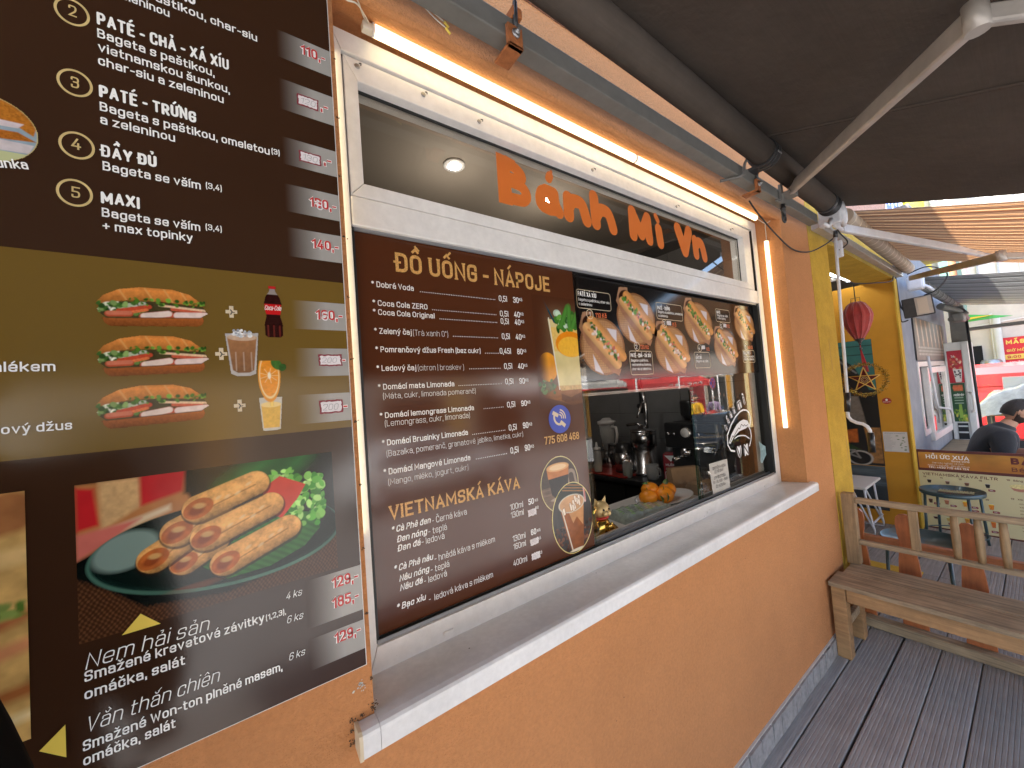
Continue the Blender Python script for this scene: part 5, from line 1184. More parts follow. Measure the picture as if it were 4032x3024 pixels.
# ------------------------------------------------------------------ awning rail, roller, fabric, arm
rail = thing('awning_rail', 'square grey steel rail along the wall above the recess with rusty clamps', 'rail')
g = G(); g.bbox(-1.2, 2.76, .690, .735, 2.378, 2.432, .003); g.obj('tube', MATS['steel_grey'], rail)
def clamp(x, big=1):
    c = G(); c.bbox(x-.022*big, x+.022*big, .676, .688, 2.345, 2.40, .002); c.bbox(x-.022, x+.022, .676, .742, 2.345, 2.3525, .002); o = c.obj('clamp', MATS['rust'], rail)
    c = G(); c.bbox(x+.002, x+.03, .68, .74, 2.434, 2.46, .003); c.obj('clamp_jaw', MATS['rust'], rail)
    c = G(); c.lathe([(.011,0),(.011,.004)], (0,0,0), 18, Matrix.Translation((x, .676, 2.378)) @ Matrix.Rotation(math.pi/2, 4, 'X')); c.lathe([(.007,.004),(.007,.010)], (0,0,0), 6, Matrix.Translation((x, .676, 2.378)) @ Matrix.Rotation(math.pi/2, 4, 'X')); c.tube([(x, .67, 2.378), (x, .662, 2.378)], .004, 8); c.obj('bolt', MATS['steel_dull'], rail)
    c = G(); c.tube([(x+.008, .684, 2.40), (x+.010, .682, 2.47)], .006, 8); c.obj('bolt', MATS['dark_metal'], rail)
clamp(.575); clamp(1.93, .8)
c = G(); c.tube([(1.72,.745,2.368),(1.77,.69,2.372),(1.785,.678,2.38),(1.80,.676,2.43),(1.81,.665,2.455)], .006, 8); c.obj('bracket_strap', MATS['steel_grey'], rail)
c = G(); c.bbox(2.14, 2.28, .676, .689, 2.352, 2.366, .002); c.bbox(2.19, 2.215, .675, .688, 2.352, 2.45, .002); c.bbox(2.215, 2.30, .640, .652, 2.405, 2.478, .003); c.bbox(2.19, 2.30, .640, .688, 2.398, 2.405, .002); c.obj('arm_bracket', MATS['steel_grey'], rail)
c = G(); c.tube([(2.205,.68,2.352),(2.205,.68,2.30)], .010, 10); c.tube([(2.205,.68,2.335),(2.205,.68,2.325)], .013, 10); c.obj('pivot_bolt', MATS['dark_metal'], rail)
c = G(); c.tube([(2.205+.017*math.cos(a*math.pi/8), .68, 2.285+.022*math.sin(a*math.pi/8)) for a in range(16)], .0055, 8, closed=True); c.obj('crank_eye', MATS['dark_metal'], rail)

aw = thing('dark_awning', 'dark brown fabric awning rolled out over the serving window', 'awning')
ra, rb = Vector((-1.2, .615, 2.535)), Vector((2.70, .635, 2.463))
c = G(); c.tube([ra, rb], .049, 28); c.obj('roller', MATS['awning_dark'], aw)
c = G(); c.tube([rb, rb+Vector((.03, 0, -.001))], .052, 24); c.tube([rb+Vector((.03,0,0)), rb+Vector((.06,0,0))], .03, 16); c.obj('roller_end', MATS['dark_metal'], aw)
for x in (1.90,):
    c = G(); y, z = .634, 2.478
    for k, (xx, rr) in enumerate(((x-.022,.0565),(x,.0575),(x+.022,.0565))): c.tube([(xx-.009, y, z), (xx+.009, y, z)], rr, 28)
    c.bbox(x-.03, x+.03, .65, .70, 2.425, 2.438, .003); c.obj('collar', MATS['dark_metal'], aw)
    c = G()
    for dx in (-.015, .0, .015): c.lathe([(.005,0),(.004,.003)], (0,0,0), 10, Matrix.Translation((x+dx, .578, 2.458)) @ Matrix.Rotation(math.pi/2, 4, 'X'))
    c.obj('rivet', MATS['steel_dull'], aw)
# cloth: from the top of the roller out and down, slightly sagging
nx, ny = 46, 26; vs = []; x1 = 3.02
FYE, FZE = -1.16, 1.885
def cloth(u, v):
    x = -1.6+(x1-.0+1.6)*u; zr = 2.578-.0185*(x+1.2)/1.0*.9
    y = .62+(FYE-.62)*v; z = (zr)+(FZE-zr)*v
    z -= .022*math.sin(math.pi*v)*(1-.4*u)+.006*math.sin(x*9+v*3)*math.sin(math.pi*v)
    if u > .97: z += .0
    return Vector((x, y, z))
for j in range(ny+1):
    for i in range(nx+1): vs.append(cloth(i/nx, j/ny))
fs = [(j*(nx+1)+i, j*(nx+1)+i+1, (j+1)*(nx+1)+i+1, (j+1)*(nx+1)+i) for j in range(ny) for i in range(nx)]
b = len(vs); vs2 = [v+Vector((0, 0, .0025)) for v in vs]; fs2 = [tuple(i+b for i in f_)[::-1] for f_ in fs]
g = G(); g.add(vs+vs2, fs+fs2, True); g.obj('fabric', MATS['awning_dark'], aw)
for xs in (-.6, .62, 1.84):
    g = G(); vs = []
    for j in range(40):
        v = j/39; p_ = cloth((xs+1.6)/(x1+1.6), v); vs += [p_+Vector((-.011, 0, -.0012)), p_+Vector((.011, 0, -.0012)), p_+Vector((.011, 0, -.0028)), p_+Vector((-.011, 0, -.0028))]
    g.add(vs, [(4*j+a, 4*j+b, 4*j+4+b, 4*j+4+a) for j in range(39) for a, b in ((0,3),(3,2),(2,1))], True); g.obj('seam', MATS['awning_dark'], aw)
g = G(); g.bbox(-1.6, 3.02, FYE-.03, FYE+.03, FZE-.03, FZE+.03, .006); g.obj('front_bar', MATS['dark_metal'], aw)
g = G(); g.box(-1.6, 3.02, FYE-.034, FYE-.032, FZE-.17, FZE-.01); g.obj('valance', MATS['awning_dark'], aw)
def folding_arm(parent, a, b, c_, w_=.026, h=.05, mat='arm_metal'):
    for p, q, k in ((a, b, 1), (b, c_, .8)):
        p, q = Vector(p), Vector(q); d = (q-p).normalized(); s_ = Vector((0,0,1)).cross(d).normalized(); u = d.cross(s_); m = Matrix((d, s_, u)).transposed().to_4x4(); m.translation = p
        g = G(); g.bbox(0, (q-p).length, -w_*k*.5, w_*k*.5, -h*k*.5, h*k*.5, .006, m); g.obj('arm', MATS[mat], parent)
    g = G(); g.tube([Vector(b)+Vector((0,0,-h*.62)), Vector(b)+Vector((0,0,h*.62))], w_*.75, 16); g.obj('elbow', MATS[mat], parent)
folding_arm(aw, (2.25, .655, 2.425), (1.27, .025, 2.215), (2.05, -1.12, 1.90))
# white end brackets at the joint of the two awnings
eb = thing('awning_bracket', 'white cast end bracket joining the dark and the striped awning', 'bracket')
g = G(); g.bbox(2.80, 2.835, .60, .70, 2.36, 2.50, .008); g.bbox(2.85, 3.00, .632, .65, 2.355, 2.425, .006); g.tube([(2.775,.64,2.475),(2.80,.63,2.50),(2.835,.62,2.52),(2.87,.615,2.505)], .018, 10); g.obj('casting', MATS['white_metal'], eb)
g = G(); g.tube([(2.83,.60,2.475),(2.835,.595,2.42),(2.87,.60,2.38),(2.90,.61,2.36)], [.016,.02,.018,.012], 10); g.tube([(2.72,.66,2.36),(2.77,.65,2.345),(2.80,.64,2.39)], .012, 8); g.obj('hook_arm', MATS['white_metal'], eb)
for x in (2.88, 2.96):
    g = G(); g.lathe([(.010,0),(.010,.004)], (0,0,0), 14, Matrix.Translation((x, .632, 2.392)) @ Matrix.Rotation(math.pi/2, 4, 'X')); g.obj('bolt', MATS['dark_metal'], eb)
g = G(); g.bbox(2.955, 2.985, .64, .67, 2.20, 2.30, .006); g.obj('gear_box', MATS['white_metal'], eb)
g = G(); g.lathe([(.055,0),(.055,.012),(.05,.014)], (0,0,0), 24, Matrix.Translation((2.775,.636,2.461)) @ Matrix.Rotation(math.pi/2, 4, 'Y')); g.obj('end_ring', MATS['dark_metal'], eb)
cr_ = thing('crank_pole', 'white crank pole with black grips hanging beside the yellow pillar', 'crank')
g = G(); g.tube([(2.95,.664,2.34),(2.95,.672,2.069),(2.95,.69,1.377)], .0085, 10); g.tube([(2.95,.698,1.271),(2.95,.697,1.24),(2.95,.684,1.219),(2.95,.66,1.204),(2.95,.635,1.198),(2.95,.616,1.182),(2.95,.607,1.160),(2.95,.606,1.145)], .0095, 10); g.obj('rod', MATS['white_metal'], cr_)
g = G(); g.tube([(2.95,.690,1.385),(2.95,.698,1.271)], .0155, 12); g.obj('grip', MATS['plastic_black'], cr_)
g = G(); g.tube([(2.95,.606,1.148),(2.95,.607,1.035)], .0165, 12); g.obj('grip', MATS['plastic_black'], cr_)
g = G(); g.tube([(2.95,.660,2.36),(2.95,.664,2.32)], .012, 10); g.obj('ferrule', MATS['plastic_black'], cr_)
g = G(); g.tube([(2.95+.0*k, .66+.018*math.cos(k*math.pi/6), 2.392+.03*math.sin(k*math.pi/6)) for k in range(12)], .005, 6, closed=True); g.obj('hook', MATS['white_metal'], cr_)
cable('lamp_cable', [(2.02,.755,2.36),(2.10,.75,2.31),(2.30,.75,2.245),(2.50,.745,2.20),(2.70,.73,2.215),(2.86,.70,2.27),(2.96,.68,2.32)], .004, 'cable_black', 'black cable sagging from the grey rail to the white awning bracket')
cable('lamp_cable', [(2.90,.66,2.42),(2.93,.64,2.34),(2.99,.62,2.28),(2.955,.655,2.24)], .0035, 'cable_black', 'black cable looped around the white awning bracket')

# striped awning of the yellow shop
sa = thing('striped_awning', 'orange and brown striped awning out over the yellow shop', 'awning')
ra, rb = Vector((3.02, .63, 2.452)), Vector((5.12, .66, 2.432))
c = G(); c.tube([ra+(rb-ra)*i/8 for i in range(9)], .046, 24); c.obj('roller', MATS['roller_beige'], sa)
c = G()
for i in range(17):
    q = ra+(rb-ra)*(i+.5)/17; c.tube([q, q+Vector((.012,0,0))], .0468, 24, cap=False)
c.obj('roller_band', MATS['ink_cream'], sa)
def fabric(parent, xa, xb, y0, z0, y1, z1, mat, sag, nx=40, ny=24):
    vs = []
    for j in range(ny+1):
        for i in range(nx+1):
            u, v = i/nx, j/ny; vs.append(Vector((xa+(xb-xa)*u, y0+(y1-y0)*v, z0+(z1-z0)*v-sag*math.sin(math.pi*min(v*1.15, 1))*(.35+.65*math.sin(math.pi*u)))))
    fs = [(j*(nx+1)+i, j*(nx+1)+i+1, (j+1)*(nx+1)+i+1, (j+1)*(nx+1)+i) for j in range(ny) for i in range(nx)]; b = len(vs)
    g = G(); g.add(vs+[v+Vector((0,0,.002)) for v in vs], fs+[tuple(i+b for i in f_)[::-1] for f_ in fs], True); return g.obj('fabric', MATS[mat], parent)
fabric(sa, 3.08, 5.1, .64, 2.50, -1.3, 1.84, 'awning_striped', .07)
g = G(); g.bbox(3.05, 5.14, -1.33, -1.28, 1.80, 1.86, .006); g.obj('front_bar', MATS['white_metal'], sa)
folding_arm(sa, (3.03, .645, 2.385), (4.55, .150, 2.285), (3.15, -1.2, 1.88), .026, .05, 'white_metal')
folding_arm(sa, (5.10, .650, 2.335), (3.35, .085, 2.065), (4.9, -1.2, 1.88), .026, .045, 'arm_metal')
g = G(); g.bbox(2.83, 5.15, .700, .745, 2.372, 2.42, .003); g.obj('wall_rail', MATS['arm_metal'], sa)
# grey striped awning of the grey shop
ga = thing('grey_awning', 'grey striped fabric awning beyond the orange striped one', 'awning')
fabric(ga, 5.55, 8.9, .66, 2.40, -1.3, 2.02, 'awning_grey', .05); c = G(); c.tube([(5.5,.66,2.355),(8.6,.66,2.355)], .045, 20); c.obj('roller', MATS['awning_grey'], ga)
c = G(); c.bbox(5.38, 5.47, .60, .72, 2.26, 2.40, .02); c.tube([(5.40,.62,2.30),(5.44,.58,2.27),(5.50,.56,2.24)], .015, 8); c.obj('end_bracket', MATS['white_metal'], ga)
c = G(); c.bbox(8.5, 8.56, -1.3, .66, 1.97, 2.02, .01); c.bbox(5.5, 8.9, -1.34, -1.28, 1.98, 2.05, .01); c.obj('frame', MATS['steel_grey'], ga)
cable('hanging_cable', [(5.35,.70,2.42),(5.34,.56,2.45),(5.32,.45,2.36),(5.31,.46,2.28),(5.30,.52,2.21),(5.30,.60,2.18)], .006, 'cable_black', 'black cable looping down behind the floodlight')
cable('hanging_cable', [(3.28,.90,2.22),(3.8,.89,2.25),(4.3,.88,2.262),(4.7,.80,2.29),(4.95,.755,2.32),(5.05,.755,2.37),(5.06,.74,2.42)], .005, 'cable_black', 'black cable strung across the alcove above the red lantern')
# ------------------------------------------------------------------ kitchen inside the stall
kit = struct(bpy.data.objects.new('kitchen_room', None)); COL.objects.link(kit)
g = G(); g.box(-1.6, 3.0, 3.4, 3.5, 0, 2.7); g.box(-1.7, -1.6, .8, 3.5, 0, 2.7); g.obj('back_wall', MATS['interior_dark'], kit)
g = G(); g.box(-1.6, 2.84, 1.021, 3.4, 2.62, 2.66); g.obj('ceiling', MATS['interior_dark'], kit)
g = G(); g.box(-1.6, 2.84, 1.021, 3.4, 0, .02); g.obj('floor', MATS['counter_black'], kit)
g = G(); g.box(2.735, 2.84, 1.021, 3.4, 0, 2.62); g.obj('side_wall', MATS['grout'], kit)
ty = [1.03, 1.62, 2.2, 2.79, 3.38]; tz = [.80, 1.09, 1.298, 1.55, 1.85, 2.15, 2.45]
tz = [.68, .886, 1.092, 1.298, 1.504, 1.71, 1.916, 2.122, 2.328, 2.534]
for i in range(len(ty)-1):
    for j in range(len(tz)-1):
        gg = G(); gg.bbox(2.728, 2.734, ty[i]+.002, ty[i+1]-.002, tz[j]+.0015, tz[j+1]-.0015, .001); gg.obj('tile', MATS['tile_grey'], kit)
wt = thing('rear_counter', 'black worktop on dark cupboards along the tiled kitchen side wall', 'counter')
g = G(); g.bbox(2.18, 2.727, 1.18, 3.0, .842, .872, .004); g.obj('worktop', MATS['counter_black'], wt)
g = G(); g.box(2.22, 2.727, 1.2, 2.98, .1, .841); g.obj('cupboard', MATS['cabinet'], wt)
for i in range(3):
    g = G(); g.bbox(2.208, 2.218, 1.22+i*.58, 1.78+i*.58, .14, .82, .003); d_ = g.obj('door', MATS['cabinet'], wt)
    g = G(); g.tube([(2.196, 1.70+i*.58, .6), (2.196, 1.70+i*.58, .72)], .005, 8); g.obj('handle', MATS['steel_dull'], d_)
fc = thing('serving_counter', 'pale counter top just inside the serving hatch', 'counter')
g = G(); g.bbox(.2, 2.15, .985, 1.335, .90, .925, .004); g.obj('top', MATS['counter_white'], fc); g = G(); g.box(.22, 2.13, 1.25, 1.32, .02, .899); g.obj('front_panel', MATS['cabinet'], fc)
KZ = .872
def Rz(a): return Matrix.Rotation(a, 4, 'Z')
def T_(x, y, z, rz=0): return Matrix.Translation((x, y, z)) @ Rz(rz)
# appliances stand along the side wall (x = 2.3 .. 2.6)
t = thing('squeeze_bottle', 'clear squeeze bottle with white cap on the red board in the kitchen', 'bottle')
m = T_(2.24, 2.06, KZ+.014); g = G(); g.lathe([(.032,0),(.034,.01),(.034,.14),(.028,.165)], (0,0,0), 20, m); g.obj('body', MATS['clear_plastic'], t)
g = G(); g.lathe([(.028,0),(.029,.002),(.029,.07)], (0,0,0.004), 20, m); g.obj('sauce', MATS['ink_cream'], t); g = G(); g.lathe([(.030,.166),(.030,.185),(.012,.19),(.006,.225),(.003,.228)], (0,0,0), 16, m); g.obj('cap', MATS['plastic_white'], t)
t = tag(G().bbox(2.2, 2.5, 1.78, 2.2, KZ, KZ+.012, .004).obj('cutting_board', MATS['red_plastic']), 'red plastic cutting board under the squeeze bottle on the black worktop', 'cutting board')
t = thing('jug_blender', 'blender with a tall clear jug, white lid and white handle', 'blender'); m = T_(2.47, 2.14, KZ)
g = G(); g.lathe([(.075,0),(.078,.01),(.07,.12),(.055,.15)], (0,0,0), 24, m); g.obj('base', MATS['chrome'], t); g = G(); g.lathe([(.024,0),(.024,.008)], (0,0,0), 16, T_(2.395, 2.12, KZ+.07) @ Matrix.Rotation(-math.pi/2, 4, 'Y')); g.obj('dial', MATS['plastic_black'], t)
g = G(); g.lathe([(.05,.15),(.068,.36)], (0,0,0), 20, m); g.obj('jug', MATS['clear_plastic'], t); g = G(); g.lathe([(.074,.36),(.074,.385),(.05,.39),(.03,.41)], (0,0,0), 20, m); g.obj('lid', MATS['plastic_white'], t)
g = G(); g.tube([(2.455,2.075,KZ+.34),(2.45,2.03,KZ+.335),(2.45,2.022,KZ+.28),(2.455,2.04,KZ+.21),(2.46,2.085,KZ+.18)], .011, 8); g.obj('handle', MATS['plastic_white'], t)
t = thing('electric_kettle', 'black and steel electric kettle in front of the blender', 'kettle'); m = T_(2.36, 1.90, KZ)
g = G(); g.lathe([(.07,0),(.072,.02),(.066,.18),(.052,.225),(.02,.235)], (0,0,0), 24, m); g.obj('body', MATS['plastic_black'], t); g = G(); g.lathe([(.0725,.03),(.069,.16)], (0,0,0), 24, m); g.obj('steel_band', MATS['chrome'], t)
g = G(); g.tube([(2.36,1.97,KZ+.20),(2.355,2.03,KZ+.21),(2.35,2.04,KZ+.14),(2.355,2.0,KZ+.05)], .012, 8); g.obj('handle', MATS['plastic_black'], t)
t = thing('citrus_press', 'silver citrus press with a raised lever arm', 'juice press'); m = T_(2.42, 1.76, KZ)
g = G(); g.lathe([(.10,0),(.10,.02),(.085,.03),(.078,.2)], (0,0,0), 24, m); g.lathe([(.078,.2),(.092,.205),(.096,.31),(.09,.315)], (0,0,0), 24, m); g.obj('body', MATS['chrome'], t)
g = G(); g.lathe([(.098,.315),(.098,.325),(.03,.335),(.02,.36)], (0,0,0), 24, m); g.tube([(2.42,1.76,KZ+.35),(2.42,1.80,KZ+.37),(2.40,1.88,KZ+.36)], .012, 8); g.obj('lid', MATS['chrome'], t)
g = G(); g.tube([(2.46,1.755,KZ+.2),(2.47,1.75,KZ+.5),(2.46,1.76,KZ+.62)], .016, 8); g.tube([(2.46,1.76,KZ+.55),(2.38,1.765,KZ+.42)], .01, 8); g.obj('lever', MATS['chrome'], t)
t = thing('hand_mixer', 'white hand blender standing between the juice press and the milk carton', 'hand blender')
g = G(); g.tube([(2.5,1.60,KZ+.30),(2.5,1.602,KZ+.24),(2.5,1.605,KZ+.15)], [.022,.026,.018], 14); g.obj('grip', MATS['plastic_white'], t); g = G(); g.tube([(2.5,1.605,KZ+.15),(2.5,1.61,KZ+.02)], .012, 12); g.lathe([(.03,0),(.03,.02),(.012,.04)], (2.5,1.61,KZ), 14); g.obj('shaft', MATS['chrome'], t)
t = thing('measuring_cup', 'clear plastic measuring cup with handle near the kitchen milk carton', 'cup'); m = T_(2.30, 1.62, KZ)
g = G(); g.lathe([(.038,0),(.04,.003),(.048,.10),(.046,.10),(.038,.006)], (0,0,0), 20, m); g.obj('body', MATS['clear_plastic'], t); g = G(); g.tube([(2.29,1.575,KZ+.085),(2.288,1.55,KZ+.08),(2.29,1.55,KZ+.035),(2.295,1.58,KZ+.025)], .005, 6); g.obj('handle', MATS['clear_plastic'], t)
t = thing('glass_jar', 'small clear glass jar in front of the silver press', 'jar'); g = G(); g.lathe([(.034,0),(.036,.004),(.036,.09),(.03,.10),(.03,.11)], (2.26,1.80,KZ), 20); g.obj('body', MATS['clear_plastic'], t); g = G(); g.lathe([(.031,.0),(.031,.04)], (2.26,1.80,KZ+.003), 16); g.obj('contents', MATS['leaf'], t)
t = thing('milk_carton', 'red milk carton with white lettering in front of the espresso machine', 'carton')
g = G(); m = T_(2.36, 1.50, KZ, .35); g.bbox(-.045, .045, -.05, .05, 0, .18, .003, m); g.obj('box', MATS['milk_red'], t)
fm = lambda a, b, d=0: m @ Vector((-.0455-d, -a, b)); ik = Ink(fm, .0006); ik.text('MLÉKO', -.035, .10, .07, .016, .2, 'W'); ik.text('MLÉKO', -.035, .075, .05, .012, .2, 'W'); ik.poly('W', [(-.04,.17),(.04,.17),(-.0,.13)]); ik.rrect('W', -.04,.01,-.02,.06,.003,.004); ik.build('lettering', INK, t)
t = thing('espresso_machine', 'black and steel espresso machine with bean hopper and pressure gauge', 'coffee machine')
m = T_(2.42, 1.28, KZ)
g = G(); g.bbox(-.14, .16, -.17, .17, .02, .40, .02, m); g.obj('body', MATS['dark_metal'], t)
g = G(); g.bbox(-.205, -.141, -.17, .17, .24, .40, .012, m); g.obj('head', MATS['plastic_black'], t); g = G(); g.bbox(-.22, -.10, -.16, .16, .0, .045, .008, m); g.obj('drip_tray', MATS['chrome'], t)
g = G(); g.lathe([(.034,0),(.034,.012)], (0,0,0), 24, m @ Matrix.Translation((-.205, .02, .34)) @ Matrix.Rotation(-math.pi/2, 4, 'Y')); gd = g.obj('gauge', MATS['chrome'], t)
g = G(); g.lathe([(.028,0),(.028,.002)], (0,0,0), 24, m @ Matrix.Translation((-.2175, .02, .34)) @ Matrix.Rotation(-math.pi/2, 4, 'Y')); g.obj('dial', MATS['plastic_white'], gd)
for yy in (.14, .10, -.06): g = G(); g.lathe([(.010,0),(.010,.006)], (0,0,0), 14, m @ Matrix.Translation((-.206, yy, .33)) @ Matrix.Rotation(-math.pi/2, 4, 'Y')); g.obj('button', MATS['chrome'], t)
g = G(); g.lathe([(.034,0),(.034,.05)], (0,0,0), 20, m @ Matrix.Translation((-.17, .05, .19))); g.tube([m @ Vector((-.19,.05,.195)), m @ Vector((-.30,.06,.185))], .012, 10); g.obj('portafilter', MATS['chrome'], t)
g = G(); g.lathe([(.055,.40),(.075,.44),(.075,.52),(.07,.53)], (0,0,0), 20, m @ Matrix.Translation((0,.08,0))); g.obj('bean_hopper', MATS['plastic_black'], t); g = G(); g.lathe([(.05,0),(.052,.004),(.055,.07)], (0,0,0), 18, m @ Matrix.Translation((-.15, -.09, .046))); g.obj('milk_jug', MATS['chrome'], t)
# kitchen wall pole / rail behind the press
t = tag(G().tube([(2.70,1.95,1.30),(2.70,1.95,1.75)], .015, 10).tube([(2.66,1.95,1.36),(2.72,1.95,1.36)], .02, 8).obj('wall_pipe', MATS['dark_metal']), 'dark vertical pipe on the tiled kitchen wall above the press', 'pipe')
# things on the serving counter
CZ = .925
def bag(name, label, c, sx, sy, sz, rz, tilt, seed):
    bm = bmesh.new(); bmesh.ops.create_cube(bm, size=1); bmesh.ops.subdivide_edges(bm, edges=bm.edges[:], cuts=6, use_grid_fill=True); r_ = random.Random(seed)
    for v in bm.verts:
        n_ = math.sin(v.co.x*9+seed)*math.cos(v.co.z*7+v.co.y*5); v.co = Vector((v.co.x*sx*(1+.06*n_), v.co.y*sy*(1-.5*(v.co.z+.5))*(1+.1*n_)+.0, (v.co.z+.5)*sz)); v.co += Vector((r_.uniform(-1,1), r_.uniform(-1,1), 0))*.002
    me = bpy.data.meshes.new(name); bm.to_mesh(me); bm.free(); o = link(name, me, MATS['kraft']); o.matrix_world = Matrix.Translation(c) @ Rz(rz) @ Matrix.Rotation(tilt, 4, 'X'); return tag(o, label, 'paper bag')
bag('paper_bag', 'folded brown paper bag standing behind the plate of mandarins', (2.03, 1.23, CZ), .17, .09, .115, -.5, .0, 1)
bag('paper_bag', 'crumpled brown paper bag lying lower, at the hatch pane edge', (1.99, 1.10, CZ), .15, .13, .055, -.3, 0, 4)
pl = thing('fruit_plate', 'white oval plate with raised rim holding the mandarins', 'plate')
g = G(); g.lathe([(.03,0),(.055,.002),(.072,.014),(.098,.030),(.100,.033),(.096,.033),(.070,.018),(.045,.006)], (1.705,1.145,CZ), 36, None, 1.9, 1.1); g.obj('body', MATS['china'], pl)
def mandarin(c, r, label, seed):
    t = thing('mandarin', label, 'mandarin', 'mandarins on the plate')
    g = G(); prof = [(max(r*math.sin(math.pi*i/14), 1e-6), -r*.82*math.cos(math.pi*i/14)-(.12*r if i == 14 else 0)+(.05*r if i == 0 else 0)) for i in range(15)]
    m = Matrix.Translation(c) @ Euler((random.Random(seed).uniform(-.3,.3), random.Random(seed+1).uniform(-.5,.2), 0)).to_matrix().to_4x4(); g.lathe(prof, (0,0,0), 28, m); g.obj('fruit', MATS['mandarin'], t)
    g = G(); a = m @ Vector((0,0,r*.70)); g.tube([a, a+Vector((-.004,-.003,.010)), a+Vector((-.010,-.004,.016))], .0016, 6); g.obj('stem', MATS['stalk'], t); return t, m
def leaf(t, base, d, L=.035, w_=.012):
    base = Vector(base); d = Vector(d).normalized(); s_ = d.cross(Vector((.3,-1,.2))).normalized(); n_ = s_.cross(d); vs = []
    for i in range(7):
        u = i/6; ww = w_*math.sin(math.pi*min(u*1.02, 1))**.7 if 0 < u < 1 else .0004; c = base+d*L*u+n_*.006*math.sin(math.pi*u)
        vs += [c+s_*ww+n_*.002, c, c-s_*ww+n_*.002]
    fs = []
    for i in range(6): k = 3*i; fs += [(k,k+1,k+4,k+3),(k+1,k+2,k+5,k+4)]
    g = G(); g.add(vs, fs, True); g.obj('leaf', MATS['leaf'], t)
P0 = Vector((1.665, 1.145, CZ))
t1, m1 = mandarin(P0+Vector((-.085, .005, .052)), .043, 'mandarin at the near end of the plate with a dark leaf hanging down', 1); leaf(t1, P0+Vector((-.055,-.038,.060)), (.15,-.25,-1), .045, .016)
t2, m2 = mandarin(P0+Vector((.004, -.022, .050)), .047, 'front mandarin on the plate with a bright green stem', 2); leaf(t2, P0+Vector((-.03,-.060,.072)), (-.35,-.2,-.9), .04, .010)
t3, m3 = mandarin(P0+Vector((.085, .012, .052)), .044, 'mandarin at the far end of the plate under a broad leaf', 3); leaf(t3, P0+Vector((.03,.0,.100)), (1,.1,.0), .06, .013)
t4, m4 = mandarin(P0+Vector((-.025, .035, .074)), .042, 'rearmost mandarin, raised behind the other three on the plate', 4); leaf(t4, P0+Vector((-.06,.02,.112)), (-1,.0,.15), .045, .006)
# packet of rice paper
pk = thing('rice_paper_packet', 'cellophane packet with green printed label on the serving counter', 'packet')
bm = bmesh.new(); bmesh.ops.create_grid(bm, x_segments=26, y_segments=18, size=1)
rr = random.Random(9); me = bpy.data.meshes.new('m')
def packet(z0, sx, sy, hh, wr, mat, name, seed):
    g = G(); n1, n2 = 24, 16; vs = []; m = Matrix.Translation((1.475, 1.115, CZ)) @ Rz(-.16)
    for j in range(n2+1):
        for i in range(n1+1):
            x, y = i/n1*2-1, j/n2*2-1; e = min(1, (1-abs(x))*7)*min(1, (1-abs(y))*5); w1 = math.sin(x*13+y*7+seed)*math.sin(y*11-x*5)*wr
            vs.append(m @ Vector((x*sx, y*sy, z0+hh*e+w1*e)))
    g.add(vs, [(j*(n1+1)+i, j*(n1+1)+i+1, (j+1)*(n1+1)+i+1, (j+1)*(n1+1)+i) for j in range(n2) for i in range(n1)], True); g.obj(name, MATS[mat], pk)
packet(.001, .145, .062, .030, .0025, 'counter_white', 'sheets', 1); packet(.004, .147, .064, .031, .003, 'packet_green', 'label_film', 2); packet(.0, .152, .069, .037, .005, 'packet_clear', 'wrapper', 5)
# beckoning cat ornament (plain lucky cat)
ct = thing('lucky_cat', 'small golden waving cat ornament with red collar inside the glass', 'ornament'); cc = Vector((1.115, 1.035, CZ))
g = G(); g.lathe([(.026,0),(.034,.008),(.036,.03),(.030,.055),(.020,.075)], cc, 24, None, 1, .85); g.obj('body', MATS['gold_metal'], ct)
g = G(); g.ball(cc+Vector((0,-.002,.098)), (.031,.027,.026), 20); g.add([cc+Vector(v) for v in ((-.027,-.002,.112),(-.008,-.002,.123),(-.024,-.004,.137),(-.018,.008,.118))], [(0,1,2),(1,3,2),(3,0,2),(0,3,1)]); g.add([cc+Vector(v) for v in ((.027,-.002,.112),(.008,-.002,.123),(.024,-.004,.137),(.018,.008,.118))], [(0,2,1),(1,2,3),(3,2,0),(0,1,3)])
g.ball(cc+Vector((-.010,-.027,.092)), .009, 10); g.ball(cc+Vector((.004,-.029,.092)), .009, 10); hd = g.obj('head', MATS['gold_matt'], ct)
g = G(); g.ball(cc+Vector((-.012,-.026,.103)), .0035, 8); g.ball(cc+Vector((.010,-.027,.103)), .0035, 8); g.ball(cc+Vector((-.003,-.033,.097)), .0025, 8); g.obj('eye', MATS['plastic_black'], hd)
g = G(); g.tube([cc+Vector((.024*math.cos(a*math.pi/10), .021*math.sin(a*math.pi/10), .076)) for a in range(20)], .0038, 8, closed=True); g.obj('collar', MATS['red_enamel'], ct)
g = G(); g.tube([cc+Vector(v) for v in ((-.030,-.006,.055),(-.046,-.012,.07),(-.048,-.014,.10),(-.046,-.016,.118))], [.010,.010,.009,.011], 10); ct.scale = (1.25,)*3; ct.location = cc*(-.25); g.obj('raised_paw', MATS['gold_metal'], ct); g = G(); g.tube([cc+Vector(v) for v in ((.026,-.012,.05),(.034,-.028,.035),(.022,-.036,.03))], [.009,.009,.008], 10); g.obj('paw', MATS['gold_metal'], ct)
g = G(); g.lathe([(.008,0),(.010,.003),(.007,.012),(.002,.014)], cc+Vector((0,-.033,.05)), 12); g.bbox(-.014+cc.x, .014+cc.x, cc.y-.042, cc.y-.036, cc.z+.018, cc.z+.045, .002); g.obj('coin', MATS['gold_metal'], ct)
tag(G().box(1.16, 1.30, .99, 1.004, CZ+.001, CZ+.004).obj('gold_pen', MATS['gold_metal']), 'thin gold strip lying on the counter beside the lucky cat', 'pen')
